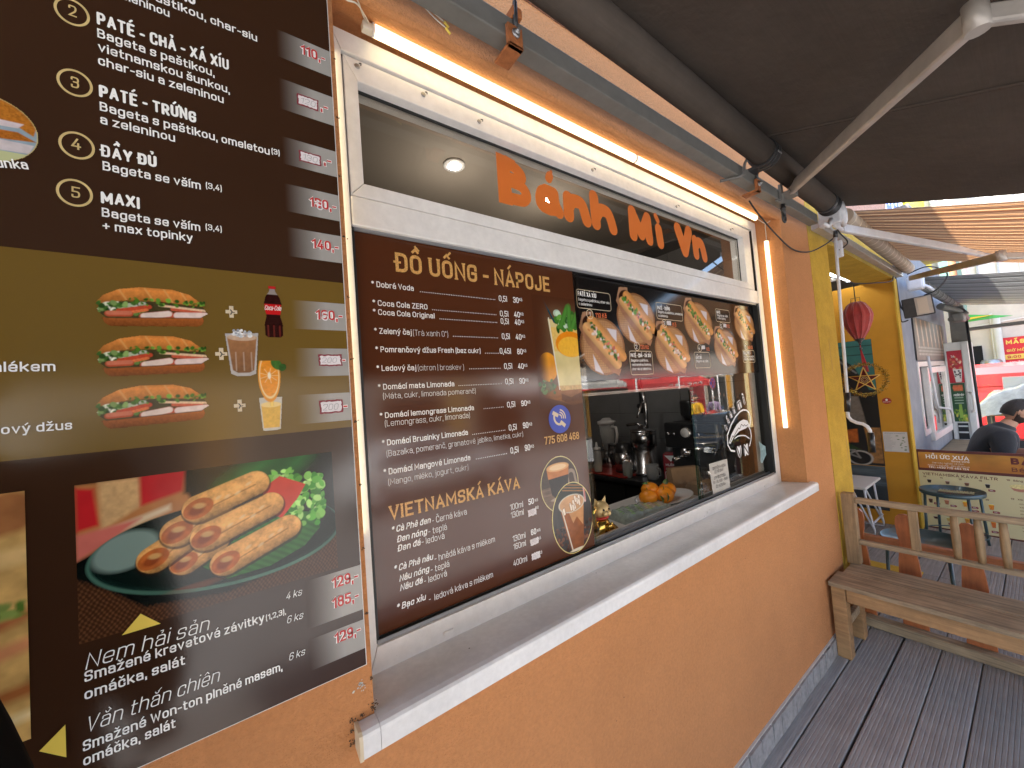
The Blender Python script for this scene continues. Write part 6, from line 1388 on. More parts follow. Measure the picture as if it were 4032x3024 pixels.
for x, y, lab in ((.86, 1.53, 'round white ceiling spotlight nearer the brown menu board'), (1.47, 1.55, 'round white ceiling spotlight behind the first small orange letter')):
    t = thing('ceiling_spotlight', lab, 'spotlight', 'kitchen ceiling spotlights'); g = G(); g.lathe([(.05,0),(.05,-.008),(.036,-.009)], (x, y, 2.619), 24); g.obj('ring', MATS['plastic_white'], t)
    g = G(); g.lathe([(.030,0),(.02,-.004),(.0001,-.005)], (x, y, 2.609), 20); g.obj('lens', M('spot_emit%d' % int(x*10), (.9,.9,.9), emit=((.92,.95,1), 9)), t)
    ld = bpy.data.lights.new('spot_light', 'POINT'); ld.energy = .9; ld.shadow_soft_size = .05; ld.color = (1,.95,.88); lo = bpy.data.objects.new('spot_light', ld); COL.objects.link(lo); lo.location = (x, y, 2.36)

# ------------------------------------------------------------------ alcove of the yellow shop
def tagp(t, name, g, mat, par): return g.obj(name, MATS[mat], par)
lt = thing('silk_lantern', 'red silk lantern hanging in the yellow alcove', 'lantern'); LX, LY = 4.3, .885
g = G(); n = 12; prof = [(.035,2.098),(.062,2.078),(.095,2.02),(.105,1.975),(.097,1.925),(.07,1.85),(.032,1.785)]
vs = []; N_ = 72
for r_, z_ in prof:
    for k in range(N_):
        a = 2*math.pi*k/N_; s_ = 1-.07*abs(math.sin(a*n/2))**.6*(1 if .04 < r_ else .3); vs.append((LX+r_*(.93+.07*(1-s_))*math.cos(a)*(2-s_ if 0 else (1-.06*(1-abs(math.cos(a*n/2)))*1.2)), LY+r_*math.sin(a)*(1-.06*(1-abs(math.cos(a*n/2)))*1.2), z_))
g.add(vs, [(i*N_+k, i*N_+(k+1) % N_, (i+1)*N_+(k+1) % N_, (i+1)*N_+k) for i in range(len(prof)-1) for k in range(N_)], True); g.obj('silk', MATS['lantern_silk'], lt)
g = G(); g.tube([(LX, LY, 2.262), (LX, LY, 2.105)], .004, 6); g.tube([(LX, LY-.03, 2.10), (LX, LY-.03, 2.135), (LX, LY+.03, 2.135), (LX, LY+.03, 2.10)], .0022, 6); g.obj('hanger', MATS['cable_black'], lt)
for k in range(n):
    a = 2*math.pi*(k+.0)/n; g = G(); g.tube([(LX+r_*.985*math.cos(a), LY+r_*.985*math.sin(a), z_) for r_, z_ in prof], .0024, 5); g.obj('rib', MATS['lantern_silk'], lt)
g = G(); g.lathe([(.034,1.785),(.03,1.772),(.012,1.760),(.012,1.745)], (LX, LY, 0), 16); g.ball((LX, LY, 1.70), .011, 10); g.ball((LX,LY,1.735), .008, 8); g.obj('bottom_bead', MATS['bead'], lt)
g = G(); g.tube([(LX,LY,1.745),(LX,LY,1.70)], .003, 6)
for k in range(9): g.tube([(LX+.002*math.cos(k), LY+.002*math.sin(k), 1.69), (LX+.010*math.cos(k), LY-.012+.012*math.sin(k), 1.58), (LX+.016*math.cos(k), LY-.02+.016*math.sin(k), 1.50)], .0022, 5)
g.obj('tassel', MATS['tassel'], lt)
sr = thing('star_lantern', 'five pointed bamboo star inside a gold tinsel ring under the red lantern', 'ornament'); SX, SY, SZ = 4.26, .875, 1.435
pts = [(SX, SY-.105*math.cos(math.pi/2+2*math.pi*k*2/5), SZ+.105*math.sin(math.pi/2+2*math.pi*k*2/5)) for k in range(5)]
for k in range(5): g = G(); g.tube([pts[k], pts[(k+1) % 5]], .004, 6); g.obj('bamboo_strip', MATS['bamboo'], sr)
q = [(SY-.105*(1 if k % 2 == 0 else .4)*math.cos(math.pi/2+math.pi*k/5), SZ+.105*(1 if k % 2 == 0 else .4)*math.sin(math.pi/2+math.pi*k/5)) for k in range(10)]
g = G(); g.prism(q, SX+.006, SX+.010, lambda a, b, d: Vector((d, a, b))); g.obj('film', MATS['star_film'], sr); ik = Ink(YZ(SX+.006), .001); ik.ring('M2', (-SY, SZ), .022, .022, .004); ik.ring('M2', (-SY, SZ), .012, .012, .003); ik.build('emblem', {'M2': MATS['ink_gold']}, sr)
g = G(); rr = random.Random(8)
for i in range(1500):
    a = rr.uniform(0, 2*math.pi); R_ = .128+rr.gauss(0, .008); c = Vector((SX+rr.gauss(0, .008), SY+R_*math.cos(a)*1.05, SZ+R_*math.sin(a))); d = Vector((rr.gauss(0,1), rr.gauss(0,1), rr.gauss(0,1))).normalized()*.013; s_ = d.orthogonal().normalized()*.0018; g.add([c-s_, c+s_, c+s_+d, c-s_+d], [(0,1,2,3)])
o = g.obj('tinsel_ring', MATS['tinsel'], sr)
# mural on the side wall
mu = thing('street_mural', 'painted street scene with an old bicycle on the alcove side wall', 'mural')
p = Pic(110, 260, .62/1.27, (22,20,20), seed=61); N = p.noise(7); N2 = p.noise(30, 60)
p.c *= (.5+1.1*N)[..., None]; p.put(p.poly([(0,.72),(0,1),(1,1),(1,.60),(.86,.60),(.72,.80),(.45,.92),(.25,.86)]), (62,122,118), .8+.3*N)
for k in (.97,.90): m, t, ac = p.cap(0, k, 1, k-.02, .006); p.put(m, (20,30,30))
p.put(p.poly([(.0,.84),(.25,.88),(.48,.93),(.75,.80),(.9,.62),(.95,.55),(.0,.5)]), (30,28,30), .5+1.1*N2); m, t, ac = p.cap(.45,.92,.78,.74,.012); p.put(m, (150,150,150), .4+.9*N2); m, t, ac = p.cap(.2,.86,.45,.92,.01); p.put(m, (140,140,140), .4+.9*N2)
p.put(p.poly([(.05,.5),(.5,.52),(.5,.40),(.05,.40)]), (150,130,110), .6+.8*N2); p.put(p.poly([(.6,.56),(.78,.55),(.84,.32),(.66,.34)]), (120,112,104), .6+.8*N2); p.put(p.poly([(.1,.39),(.55,.37),(.6,.33),(.1,.34)]), (60,34,26), .6+.9*N)
p.put(p.poly([(.0,.22),(.0,.28),(.45,.27),(.72,.29),(.72,.18),(.2,.16)]), (176,92,32), .4+1.1*N2); p.put(p.poly([(.80,.30),(.99,.30),(.99,.02),(.86,.02)]), (156,110,60), .5+.9*N2); p.put(p.poly([(.25,.15),(.6,.17),(.75,.12),(.5,.09),(.2,.10)]), (34,60,30), .6+.8*N)
for cx in (.36,.72):
    rg = p.ell(cx,.055,.155,.060)-p.ell(cx,.055,.130,.050); p.put(np.clip(rg, 0, 1), (176,172,166))
for a in ((.36,.055,.5,.10),(.5,.10,.72,.055),(.36,.055,.46,.115),(.46,.115,.66,.115),(.66,.115,.72,.055),(.5,.10,.54,.055),(.54,.055,.66,.115)): m, t, ac = p.cap(*a, .011); p.put(m, (130,128,126))
p.put(p.ell(.46,.125,.05,.008), (150,50,40))
link('painting', p.mesh('painting', YZ(5.097), -1.60, .565, -.965, 1.822, .0006), MATS['print_matt'], mu)
ms = thing('mural_dado', 'blue grey painted wave band under the mural in the alcove', 'painted band')
p = Pic(90, 80, 1.1, (80,92,98), seed=5); p.c *= (.25+1.5*p.noise(3, 30)*(p.Y > .55)+.35*(p.Y <= .55)*p.noise(3, 14))[..., None]
link('painting', p.mesh('painting', YZ(5.097), -1.60, .13, -.968, .560, .0006), MATS['print_matt'], ms)
al = thing('allergen_chart', 'white printed allergen list with small food pictures on the yellow side wall', 'notice')
g = G(); g.box(5.0965, 5.0985, .7885, .957, .712, .903); g.obj('sheet', MATS['plastic_white'], al)
ik = Ink(YZ(5.0964), .0006); ik.text('SEZNAM ALERGENŮ', -.945, .884, .14, .010, .15, 'P')
rr = random.Random(4)
for k in range(14):
    z = .872-k*.0112; ik.ellipse('P', (-.948, z), .0022, .0022, 8); ik.line('P', [(-.942, z), (-.942+rr.uniform(.03,.075), z)], .0016)
ik.build('lettering', INK, al); ik = Ink(YZ(5.0964), .0012)
for k in range(13): ik.ellipse('L', (-.875+rr.uniform(0,.072), .865-k*.0112), rr.uniform(.006,.011), .0035, 10)
ik.build('food_picture', {'L': MATS['leaf']}, al)
st_ = thing('payment_sticker', 'round dark red sticker on the alcove side wall above the allergen list', 'sticker'); ik = Ink(YZ(5.0985), .0008); ik.ellipse('c2', (-.903, 1.203), .034, .030); ik.build('disc', {'c2': MATS['red_plastic']}, st_)
ik = Ink(YZ(5.0985), .0016); ik.ellipse('W', (-.903, 1.213), .009, .010); ik.text('Takeaway Here', -.930, 1.190, .054, .008, .16, 'W'); ik.build('lettering', INK, st_)
ft = thing('fluorescent_tube', 'lit fluorescent tube on the white alcove ceiling', 'tube light'); g = G(); g.bbox(4.35, 5.08, 1.06, 1.10, 2.445, 2.47, .004); g.obj('batten', MATS['plastic_white'], ft); g = G(); g.tube([(4.38,1.08,2.43),(5.06,1.08,2.43)], .014, 12); g.obj('tube', MATS['tube_light'], ft)
tb = thing('folding_table', 'white folding table with bent tube legs in the yellow alcove', 'table')
g = G(); g.bbox(4.45, 4.98, .985, 1.75, .455, .478, .008); g.obj('table_top', MATS['table_top'], tb)
for x0 in (4.55, 4.88):
    g = G(); g.tube([(x0,1.02,.455),(x0+.04,1.02,.30),(x0+.10,1.0,.05),(x0+.10,1.0,.014),(x0+.10,1.6,.014)], .009, 8); g.tube([(x0+.02,1.12,.45),(x0+.09,1.0,.06)], .008, 8); g.obj('leg', MATS['white_metal'], tb)
g = G(); g.tube([(4.65,1.0,.12),(4.98,1.0,.12)], .008, 8); g.obj('stretcher', MATS['white_metal'], tb)

# ------------------------------------------------------------------ bench, railing
bn = thing('wooden_bench', 'weathered wooden bench with railed back standing against the orange wall', 'bench')
def beam(name, x0, x1, y0, y1, z0, z1, mat, par, r=.004): g = G(); g.bbox(x0, x1, y0, y1, z0, z1, r); return g.obj(name, MATS[mat], par)
beam('seat_board', 2.525, 2.698, -.95, .757, .372, .396, 'wood_grey', bn); beam('seat_board', 2.702, 2.885, -.95, .735, .372, .396, 'wood_grey', bn)
beam('apron', 2.545, 2.570, -.90, .690, .300, .3715, 'wood_honey', bn); beam('apron', 2.82, 2.845, -.90, .690, .300, .3715, 'wood_honey', bn)
beam('leg', 2.540, 2.605, .692, .752, 0, .3715, 'wood_honey', bn); beam('leg', 2.79, 2.85, .692, .752, 0, .3715, 'wood_honey', bn); beam('leg', 2.540, 2.605, -.94, -.88, 0, .3715, 'wood_honey', bn); beam('leg', 2.79, 2.85, -.94, -.88, 0, .3715, 'wood_honey', bn)
beam('side_rail', 2.606, 2.789, .70, .725, .15, .195, 'wood_grey', bn)
beam('back_post', 2.852, 2.905, .690, .750, .396, .800, 'wood_post', bn); beam('back_post', 2.852, 2.905, -.94, -.88, .396, .800, 'wood_post', bn)
beam('top_rail', 2.858, 2.892, -.88, .689, .748, .779, 'wood_grey', bn); beam('lower_rail', 2.858, 2.892, -.88, .689, .512, .537, 'wood_grey', bn)
beam('spindle', 2.862, 2.886, .442, .478, .5375, .7475, 'wood_post', bn)
y = .316
while y > -.85:
    g = G(); g.lathe([(.013,.5375),(.015,.58),(.0165,.64),(.015,.70),(.013,.7475)], (2.875, y, 0), 14); g.obj('spindle', MATS['wood_post'], bn); y -= .076
fn_ = thing('deck_railing', 'orange wooden railing with vase shaped slats behind the bench', 'fence')
beam('base_rail', 2.965, 3.03, -1.1, .74, .0, .052, 'wood_grey', fn_, .006); beam('mid_rail', 3.035, 3.075, -1.1, .76, .478, .518, 'wood_orange_rail', fn_); 
prof = [(.024,.03),(.052,.03),(.050,.07),(.036,.16),(.030,.22),(.033,.30),(.045,.345),(.040,.42),(.030,.50),(.030,.53),(.036,.56),(.040,.62),(.036,.655),(.022,.672),(.0,.678)]
sl = None
for k in range(8):
    y = .535-.245*k if k else .535
    y = .78-.245*k
    gg = G(); half = prof[1:]; poly = [(-a, b) for a, b in half]+[(a, b) for a, b in half[::-1][1:]]
    if sl is None: gg.prism(poly, 0, .018, lambda a, b, d: Vector((d, a, b))); slm = gg.mesh('slat')
    o = link('slat', slm, MATS['wood_orange'], fn_); o.location = (3.045-.018, [.735,.522,.288,.05,-.19,-.43,-.67,-.91][k], 0); sl = o
cb = tag(G().prism([(2.945,.0),(2.953,.10),(2.948,.30),(2.955,.44),(2.945,.52),(2.928,.55),(2.925,.42),(2.915,.28),(2.925,.05)], .752, .7575, lambda a, b, d: Vector((a, d, b))).obj('bent_panel_edge', MATS['kraft']), 'torn edge of a brown board between the bench post and the yellow pillar', 'board')

# ------------------------------------------------------------------ tray tables
def tray_table(cx, cy, h, r, label, legs):
    t = thing('tray_table', label, 'side table', 'petrol blue metal tray tables')
    g = G(); g.lathe([(r*.985,h-.032),(r,h-.028),(r,h),(r*.985,h),(r*.975,h-.024),(.0001,h-.026)], (cx, cy, 0), 48); g.obj('tray', MATS['petrol_metal'], t)
    g = G(); g.lathe([(.0001,h-.034),(r*.98,h-.033)], (cx, cy, 0), 48); g.obj('tray_underside', MATS['petrol_metal'], t)
    for a in legs: g = G(); x, y = cx+r*.93*math.cos(R(a)), cy+r*.93*math.sin(R(a)); g.tube([(x, y, h-.035), (x+.02*math.cos(R(a)), y+.02*math.sin(R(a)), .004)], .0095, 8); g.obj('leg', MATS['petrol_metal'], t)
    g = G(); g.tube([(cx+r*.95*math.cos(a*math.pi/16), cy+r*.95*math.sin(a*math.pi/16), .10) for a in range(32)], .005, 6, closed=True); g.obj('ring', MATS['petrol_metal'], t); return t
tray_table(3.40, .50, .445, .205, 'nearer and lower petrol blue round tray table behind the bench back', (35, 125, 215, 305))
tray_table(4.83, .525, .455, .188, 'farther petrol blue round tray table in front of the coffee menu board', (35, 125, 215, 305))
tag(G().bbox(4.76, 4.90, .40, .60, .433, .441, .002, None).obj('glass_plate', MATS['glass']), 'clear glass sheet lying in the farther round tray', 'glass sheet')

# ------------------------------------------------------------------ coffee menu sign
cs = thing('coffee_sign', 'cream and gold coffee menu board with maroon frame standing across the far deck', 'menu board')
SXp = 5.215; g = G(); g.box(SXp, SXp+.02, -.55, .775, .0, .727); g.obj('board', MATS['sign_maroon'], cs)
f = YZ(SXp-.0005)
p = Pic(150, 60, 4.4, (196,140,56), seed=4); p.c *= (.55+.8*p.noise(8))[..., None]; p.put(p.poly([(0,.0),(1,.0),(1,.3),(0,.25)], .3), (168,92,30), .7+.6*p.noise(20)); link('gold_header', p.mesh('gold_header', f, -.750, .557, .45, .705, .0004), MATS['print_matt'], cs)
g = G(); g.quad(f(-.770,.012,.0002), f(.50,.012,.0002), f(.50,.533,.0002), f(-.770,.533,.0002)); g.obj('cream_field', M('sign_cream', (.62,.56,.32), .5), cs)
ik = Ink(f, .0012)
ik.text('HỒI ỨC XƯA', -.702, .648, .262, .035, .17, 'W', 'serif'); ik.text('Since 2018', -.545, .626, .105, .015, .14, 'W'); ik.text('Dân tộc nghèo và tình', -.665, .604, .19, .014, .07, 'W', 'italic'); ik.text('Hương vị quê nhà - đậm đà tình xa', -.695, .582, .25, .014, .07, 'W', 'italic'); ik.text('TEL: +420 775 464 124', -.690, .561, .242, .017, .17, 'W')
ik.text('BÁNH MÌ', -.217, .635, .32, .055, .26, 'M'); ik.text('Bánh mì', -.217, .575, .22, .035, .16, 'M')
ik.text('VIETNAMSKÁ KÁVA FILTR', -.735, .491, .44, .024, .17, 'M')
for n_, x_, z_ in (('13',-.733,.468),('14',-.628,.468),('15',-.515,.468),('16',-.400,.470),('17',-.72,.31),('18',-.625,.31),('19',-.505,.31),('20',-.375,.31),('10',-.25,.495),('12',-.24,.34)): ik.text(n_, x_, z_, .018, .014, .2, 'M')
ik.text('Bông Lan', -.215, .494, .09, .015, .16, 'M'); ik.text('Xôi Thập Cẩm', -.205, .340, .12, .014, .16, 'M')
for k in range(9): ik.text('Lorem'[:0]+['Xôi Dừa','Xôi Gấc','Xôi Thịt','Bún','Chè','Phở bò','Nem','Xôi Lạc','Xôi Đậu'][k], -.20, .305-k*.028, .055, .010, .14, 'M')
ik.build('lettering', INK, cs)
def cup_pic(col, glass_=(225,220,205), seed=1):
    p = Pic(40, 40, 1, seed=seed); N = p.noise(8); p.put(p.poly([(.1,.9),(.8,.9),(.68,.08),(.25,.08)]), glass_, .7+.4*N); p.put(p.poly([(.14,.72),(.76,.72),(.66,.12),(.27,.12)]), col, .6+.8*N); p.put(p.ell(.45,.74,.32,.06), tuple(min(255, int(c*1.5)+25) for c in col)); return p
for k, (y_, z_, col, w_, h_) in enumerate(((-.695,.437,(30,16,12),.046,.042),(-.582,.437,(120,90,70),.046,.042),(-.468,.437,(110,70,44),.046,.040),(-.352,.437,(16,12,14),.046,.046),(-.700,.255,(84,54,40),.044,.055),(-.60,.258,(170,110,80),.048,.062),(-.492,.26,(226,150,40),.044,.07),(-.345,.26,(226,140,40),.052,.07),(-.680,.10,(60,16,20),.05,.03),(-.60,.10,(200,170,90),.05,.05),(-.49,.11,(214,140,50),.05,.08),(-.345,.11,(216,110,40),.046,.08))):
    link('drink_picture', cup_pic(col, seed=k).mesh('drink_picture', f, y_-w_/2, z_-h_/2, y_+w_/2, z_+h_/2, .0018), MATS['print_matt'], cs)
p = Pic(70, 50, 1.6, seed=3); p.put(p.poly([(.02,.6),(.98,.6),(.8,.1),(.6,.0),(.4,.0),(.2,.1)]), (190,130,110)); p.put(p.ell(.5,.65,.48,.3), (226,214,150), .7+.7*p.noise(20)); link('bowl_picture', p.mesh('bowl_picture', f, -.242, .41, -.125, .475, .0018), MATS['print_matt'], cs)
ik = Ink(f, .0022)
for y_, z_ in ((-.335,.40),(-.665,.232),(-.565,.228),(-.44,.235),(-.44,.205),(-.325,.215),(-.59,.06),(-.345,.045)):
    ik.poly('T', [(y_-.018,z_-.009),(y_+.016,z_-.009),(y_+.022,z_),(y_+.016,z_+.009),(y_-.018,z_+.009)]); ik.text('120,-', y_-.012, z_-.004, .026, .009, .14, 'W', '', .0008)
ik.build('price_tag', dict(INK, T=MATS['ink_wine']), cs)
for y_ in (.1, -.35): tag(beam('brick_foot', 5.245, 5.33, y_-.06, y_+.06, 0, .07, 'brown_brick', None), 'brown block behind the coffee sign, '+('nearer the wall' if y_ > 0 else 'farther from the wall'), 'brick')

# ------------------------------------------------------------------ floodlight and cables
fl = thing('floodlight', 'dark floodlight with pale lens on a bracket at the corner of the grey shop', 'floodlight')
m = Matrix.Translation((5.28, .645, 2.08)) @ Matrix.Rotation(-.06, 4, 'X') @ Rz(.12)
g = G(); g.bbox(-.03, .03, -.102, .102, -.092, .092, .006, m); g.obj('housing', MATS['dark_metal'], fl)
g = G(); g.prism([(-.078+.012,-.078),(.0,-.070),(.0,.070),(-.066,.078)], 0, .002, lambda a, b, d: m @ Vector((-.033-d, a, b))); g.obj('lens', MATS['flood_glass'], fl)
g = G(); g.prism([(-.092,-.084),(.016,-.084),(.016,.084),(-.092,.084)], 0, .002, lambda a, b, d: m @ Vector((-.0305-d, a, b))); g.obj('reflector', MATS['arm_metal'], fl)
g = G(); g.tube([(5.28,.74,2.06),(5.26,.755,2.10),(5.27,.765,2.16)], .007, 6); g.obj('bracket', MATS['dark_metal'], fl)
cable('wall_cable', [(5.22,.762,2.40),(5.225,.76,2.2),(5.22,.762,2.0),(5.235,.755,1.955),(5.27,.72,1.965)], .006, 'cable_black', 'grey cable running down the grey shop corner to the floodlight')

# ------------------------------------------------------------------ grey shop: poster, window, fridge, counter
ps = thing('bread_poster', 'faded brown poster of long sandwiches above the grey shop window', 'poster')
p = Pic(150, 70, 4.6, (96,84,70), seed=71); N = p.noise(40, 12); p.c *= (.8+.3*N)[..., None]
for k in range(7):
    x = .07+k*.13; m, t, ac = p.cap(x, .9, x+.02, .42, .022); p.put(m, (176,140,104), .6+.7*N); m, t, ac = p.cap(x+.01, .8, x+.02, .5, .008); p.put(m, (214,196,170), .6+.8*N)
for k in (.30,.22,.14): m, t, ac = p.cap(.06, k, .94, k, .003); p.put(m*(np.sin(p.X*150) > -.5), (206,196,180))
link('print', p.mesh('print', XZ(.757), 5.80, 1.583, 7.95, 2.04, .001), MATS['print_matt'], ps); g = G(); g.box(5.79, 7.96, .758, .768, 1.578, 2.045); g.obj('backing', MATS['dark_metal'], ps)
gw = thing('casement_window', 'white framed window standing open under the bread poster', 'window')
g = G(); g.box(5.82, 5.88, .76, .80, .78, 1.565); g.box(7.69, 7.75, .76, .80, .78, 1.565); g.box(5.88, 7.69, .76, .80, 1.51, 1.565); g.box(5.88, 7.69, .76, .80, .78, .84); g.obj('frame', MATS['pvc'], gw)
m = Matrix.Translation((6.15, .735, 0)) @ Rz(-.02)
g = G(); L = 1.15
for q in ((0,.07,0,.05,.69,1.50),(L-.07,L,0,.05,.69,1.50),(.07,L-.07,0,.05,1.43,1.50),(.07,L-.07,0,.05,.69,.76)): g.bbox(*q, .006, m)
g.obj('open_sash', MATS['pvc'], gw)
g = G(); g.box(.07, L-.07, .02, .026, .76, 1.43, m); g.obj('pane', MATS['glass'], gw)
p = Pic(60, 90, .8, (150,120,110), seed=9); p.c *= (.45+1.1*p.noise(8))[..., None]; p.blobs(40, (0,0,1,1), (.03,.09), [(176,60,50),(206,170,90),(90,60,50),(214,206,196)], 3)
fq = lambda a, b, d=0: m @ Vector((a, .034-d, b)); link('menu_print', p.mesh('menu_print', fq, .09, .80, L-.09, 1.42, 0), MATS['print_matt'], gw)
g = G(); g.tube([m @ Vector((-.05,-.02,1.62)), m @ Vector((.05,-.03,1.1)), m @ Vector((.10,-.03,1.05)), m @ Vector((.75,-.04,.98)), m @ Vector((.85,-.04,.92)), m @ Vector((.86,-.04,.80))], .012, 8)
tag(g.obj('awning_crank', MATS['white_metal']), 'thin pale crank rod hanging across the open white window', 'crank')
wc = thing('window_counter', 'small wooden counter shelf below the open grey shop window', 'counter'); g = G(); g.bbox(6.3, 7.6, .42, .76, .50, .53, .006); g.obj('top', MATS['wood_grey'], wc); g = G(); g.box(6.34, 7.56, .47, .74, .0, .499); g.obj('carcass', MATS['pvc'], wc)
fr = thing('drinks_fridge', 'white glass door cooler covered with red and green drink posters', 'fridge'); FX = 7.72
g = G(); g.bbox(FX, FX+.6, .545, .76, .3, 1.80, .01); g.obj('cabinet', MATS['cooler_white'], fr); g = G(); g.box(FX-.012, FX-.001, .715, .752, .32, 1.78); g.box(FX-.012, FX-.001, .548, .60, .32, 1.78); g.obj('door_frame', MATS['cooler_white'], fr)
def poster(n_, y0, y1, z0, z1, c0, seed, par, X): 
    p = Pic(50, 80, .45, c0, seed=seed); N = p.noise(6); p.c *= (.75+.5*N)[..., None]; return p
p = poster('red', 0, 0, 0, 0, (196,36,60), 2, fr, FX); p.blobs(26, (.2,.4,.9,.8), (.05,.12), [(206,120,80),(236,200,180),(150,60,50)], 4); p.put(p.poly([(.3,.42),(.9,.42),(.8,.02),(.42,.02)]), (236,236,236)); p.blobs(14, (.4,.08,.8,.4), (.04,.08), [(60,50,70)], 3); link('red_poster', p.mesh('red_poster', YZ(FX-.002), -.735, 1.262, -.606, 1.69, .011), MATS['print_matt'], fr)
p = poster('green', 0, 0, 0, 0, (30,84,54), 3, fr, FX); p.put(p.poly([(.2,.95),(.85,.95),(.85,.80),(.2,.80)]), (226,120,80), .7+.6*p.noise(12)); p.blobs(30, (.1,.02,.9,.3), (.06,.12), [(206,196,90),(150,180,60),(80,130,50)], 5); p.put(p.poly([(.45,.45),(.65,.45),(.68,.1),(.42,.1)]), (150,190,80))
for k in (.70,.62,.55,.48): m_, t, ac = p.cap(.2, k, .8, k, .02); p.put(m_, (190,220,196))
link('green_poster', p.mesh('green_poster', YZ(FX-.002), -.735, .75, -.612, 1.258, .011), MATS['print_matt'], fr)
ik = Ink(YZ(FX-.002), .013); ik.text('Trà', -.70, 1.60, .03, .03, .15, 'W'); ik.text('Chanh', -.715, 1.175, .085, .045, .18, 'C'); ik.text('NƯỚC ÉP', -.715, 1.085, .09, .03, .16, 'W'); ik.build('lettering', INK, fr)
g = G(); g.box(FX-.013, FX-.004, .62, .71, .42, .73); g.obj('glass_door', MATS['car_glass'], fr); g = G()
for z in (.50,.60,.68): g.box(FX-.017, FX-.0135, .622, .708, z, z+.02)
g.obj('shelf_front', MATS['sheet_plastic'], fr)
g = G(); g.tube([(FX-.02,.575,1.13),(FX-.06,.555,1.12),(FX-.075,.545,1.02),(FX-.06,.552,.90),(FX-.02,.565,.88)], .014, 8); g.obj('handle', MATS['pvc'], fr)
tag(G().tube([(7.5,.50,.62),(7.5,.515,2.05)], .014, 8).obj('awning_pole', MATS['dark_metal']), 'dark pole with a rolled flag in front of the red van', 'pole')

# ------------------------------------------------------------------ things beyond the deck
sh = thing('covered_stall_table', 'market table with goods wrapped in bluish plastic sheet in front of the red van', 'stall table'); bm = bmesh.new(); bmesh.ops.create_grid(bm, x_segments=30, y_segments=40, size=1); 
for v in bm.verts:
    x, y = v.co.x, v.co.y; e = max(abs(x), abs(y)); z = 1.02+.16*math.exp(-((y+.1)**2)*3)-.30*max(0, (e-.62)/.38)**1.1+.02*math.sin(x*9+y*5)*math.sin(y*13); v.co = Vector((9.0+x*.45, .08+y*.62, z))
me = bpy.data.meshes.new('plastic_sheet'); bm.to_mesh(me); bm.free(); o = link('plastic_sheet', me, MATS['sheet_plastic'], sh, True)
g = G(); g.box(8.6, 9.4, -.45, .55, .74, .80); g.obj('table_top', MATS['wood_grey'], sh)
for x in (8.65, 9.35):
    for y in (-.4, .5): g = G(); g.tube([(x,y,-.02),(x,y,.74)], .02, 8); g.obj('leg', MATS['steel_grey'], sh)
g = G(); g.box(9.1, 9.12, -.45, .36, 1.0, 1.27); g.obj('white_panel', MATS['cooler_white'], sh)
for i, (y, c) in enumerate(((.48,'cooler_white'),(.38,'kraft'),(.25,'dark_metal'))): tag(G().bbox(8.5, 8.75, y-.05, y+.04, -.02, .62-.1*i, .01).obj('crate', MATS[c]), ['white box in front of the plastic covered table','brown carton in front of the plastic covered table','dark crate in front of the plastic covered table'][i], 'box')
van = thing('red_van', 'red van parked beyond the plastic covered stall table', 'van'); VX = 10.2
prof = [(VX+.06,-.30),(VX,.0),(VX-.02,.55),(VX-.02,.85),(VX+.02,1.0),(VX+.02,1.02),(VX+.05,1.30),(VX+.12,1.42),(VX+.25,1.475),(VX+2.3,1.475),(VX+2.9,.95),(VX+3.45,.80),(VX+3.55,.3),(VX+3.5,-.30)]
g = G(); g.prism(prof, -1.18, .74, lambda a, b, d: Vector((a, d, b))); me = g.mesh('body'); bm = bmesh.new(); bm.from_mesh(me)
bmesh.ops.bevel(bm, geom=[e for e in bm.edges if abs(e.verts[0].co.y-e.verts[1].co.y) < 1e-4], offset=.05, segments=3, affect='EDGES'); bm.to_mesh(me); bm.free(); link('body', me, MATS['van_red'], van)
g = G(); g.box(VX-.032, VX-.012, -1.1, .66, .72, .76); g.box(VX+.012, VX+.03, -1.1, .68, 1.10, 1.118); g.obj('rear_moulding', MATS['van_red'], van)
g = G(); g.box(VX+.35, VX+1.2, -1.20, -1.183, .98, 1.34); g.box(VX+1.3, VX+2.2, -1.20, -1.183, .98, 1.34); g.obj('side_window', MATS['car_glass'], van)
g = G(); g.box(VX-.03, VX-.01, -1.05, -.90, .45, .85); g.obj('tail_light', MATS['red_plastic'], van)
for x in (VX+.7, VX+2.8):
    for y in (-1.12, .66):
        g = G(); g.lathe([(.28,-.09),(.30,-.05),(.30,.05),(.28,.09)], (0,0,0), 24, Matrix.Translation((x, y, -.32)) @ Matrix.Rotation(math.pi/2, 4, 'X')); wl = g.obj('wheel', MATS['tyre'], van); g = G(); g.lathe([(.18,-.10),(.17,.10)], (0,0,0), 20, Matrix.Translation((x, y, -.32)) @ Matrix.Rotation(math.pi/2, 4, 'X')); g.obj('rim', MATS['chrome'], wl)
hall = thing('market_hall', 'pale market building with pipes and a dark doorway behind the red van', 'building')
g = G(); g.box(14, 14.3, -.9, 2.6, -.6, 3.0); g.obj('wall', MATS['cream_render'], hall); g = G(); g.box(13.96, 13.998, .78, .99, .4, 1.9); g.obj('doorway', MATS['deck_void'], hall)
g = G(); g.tube([(13.85,.53,-.5),(13.85,.53,2.5)], .06, 14); g.tube([(13.88,.60,-.5),(13.88,.60,2.6)], .025, 10); g.tube([(13.9,.1,2.42),(13.9,1.2,2.30)], .02, 8); g.obj('pipe', MATS['cream_render'], hall)
g = G(); g.lathe([(.14,1.2),(.16,1.25),(.16,1.50),(.13,1.56)], (13.7,.66,0), 20); g.obj('tank', MATS['steel_dull'], hall)
for k in range(19): 
    y = 4.6-k*.30; g = G(); g.box(14.02, 14.06, y, y+.03, 3.4, 8.2); g.obj('seam', MATS['steel_dull'], hall)
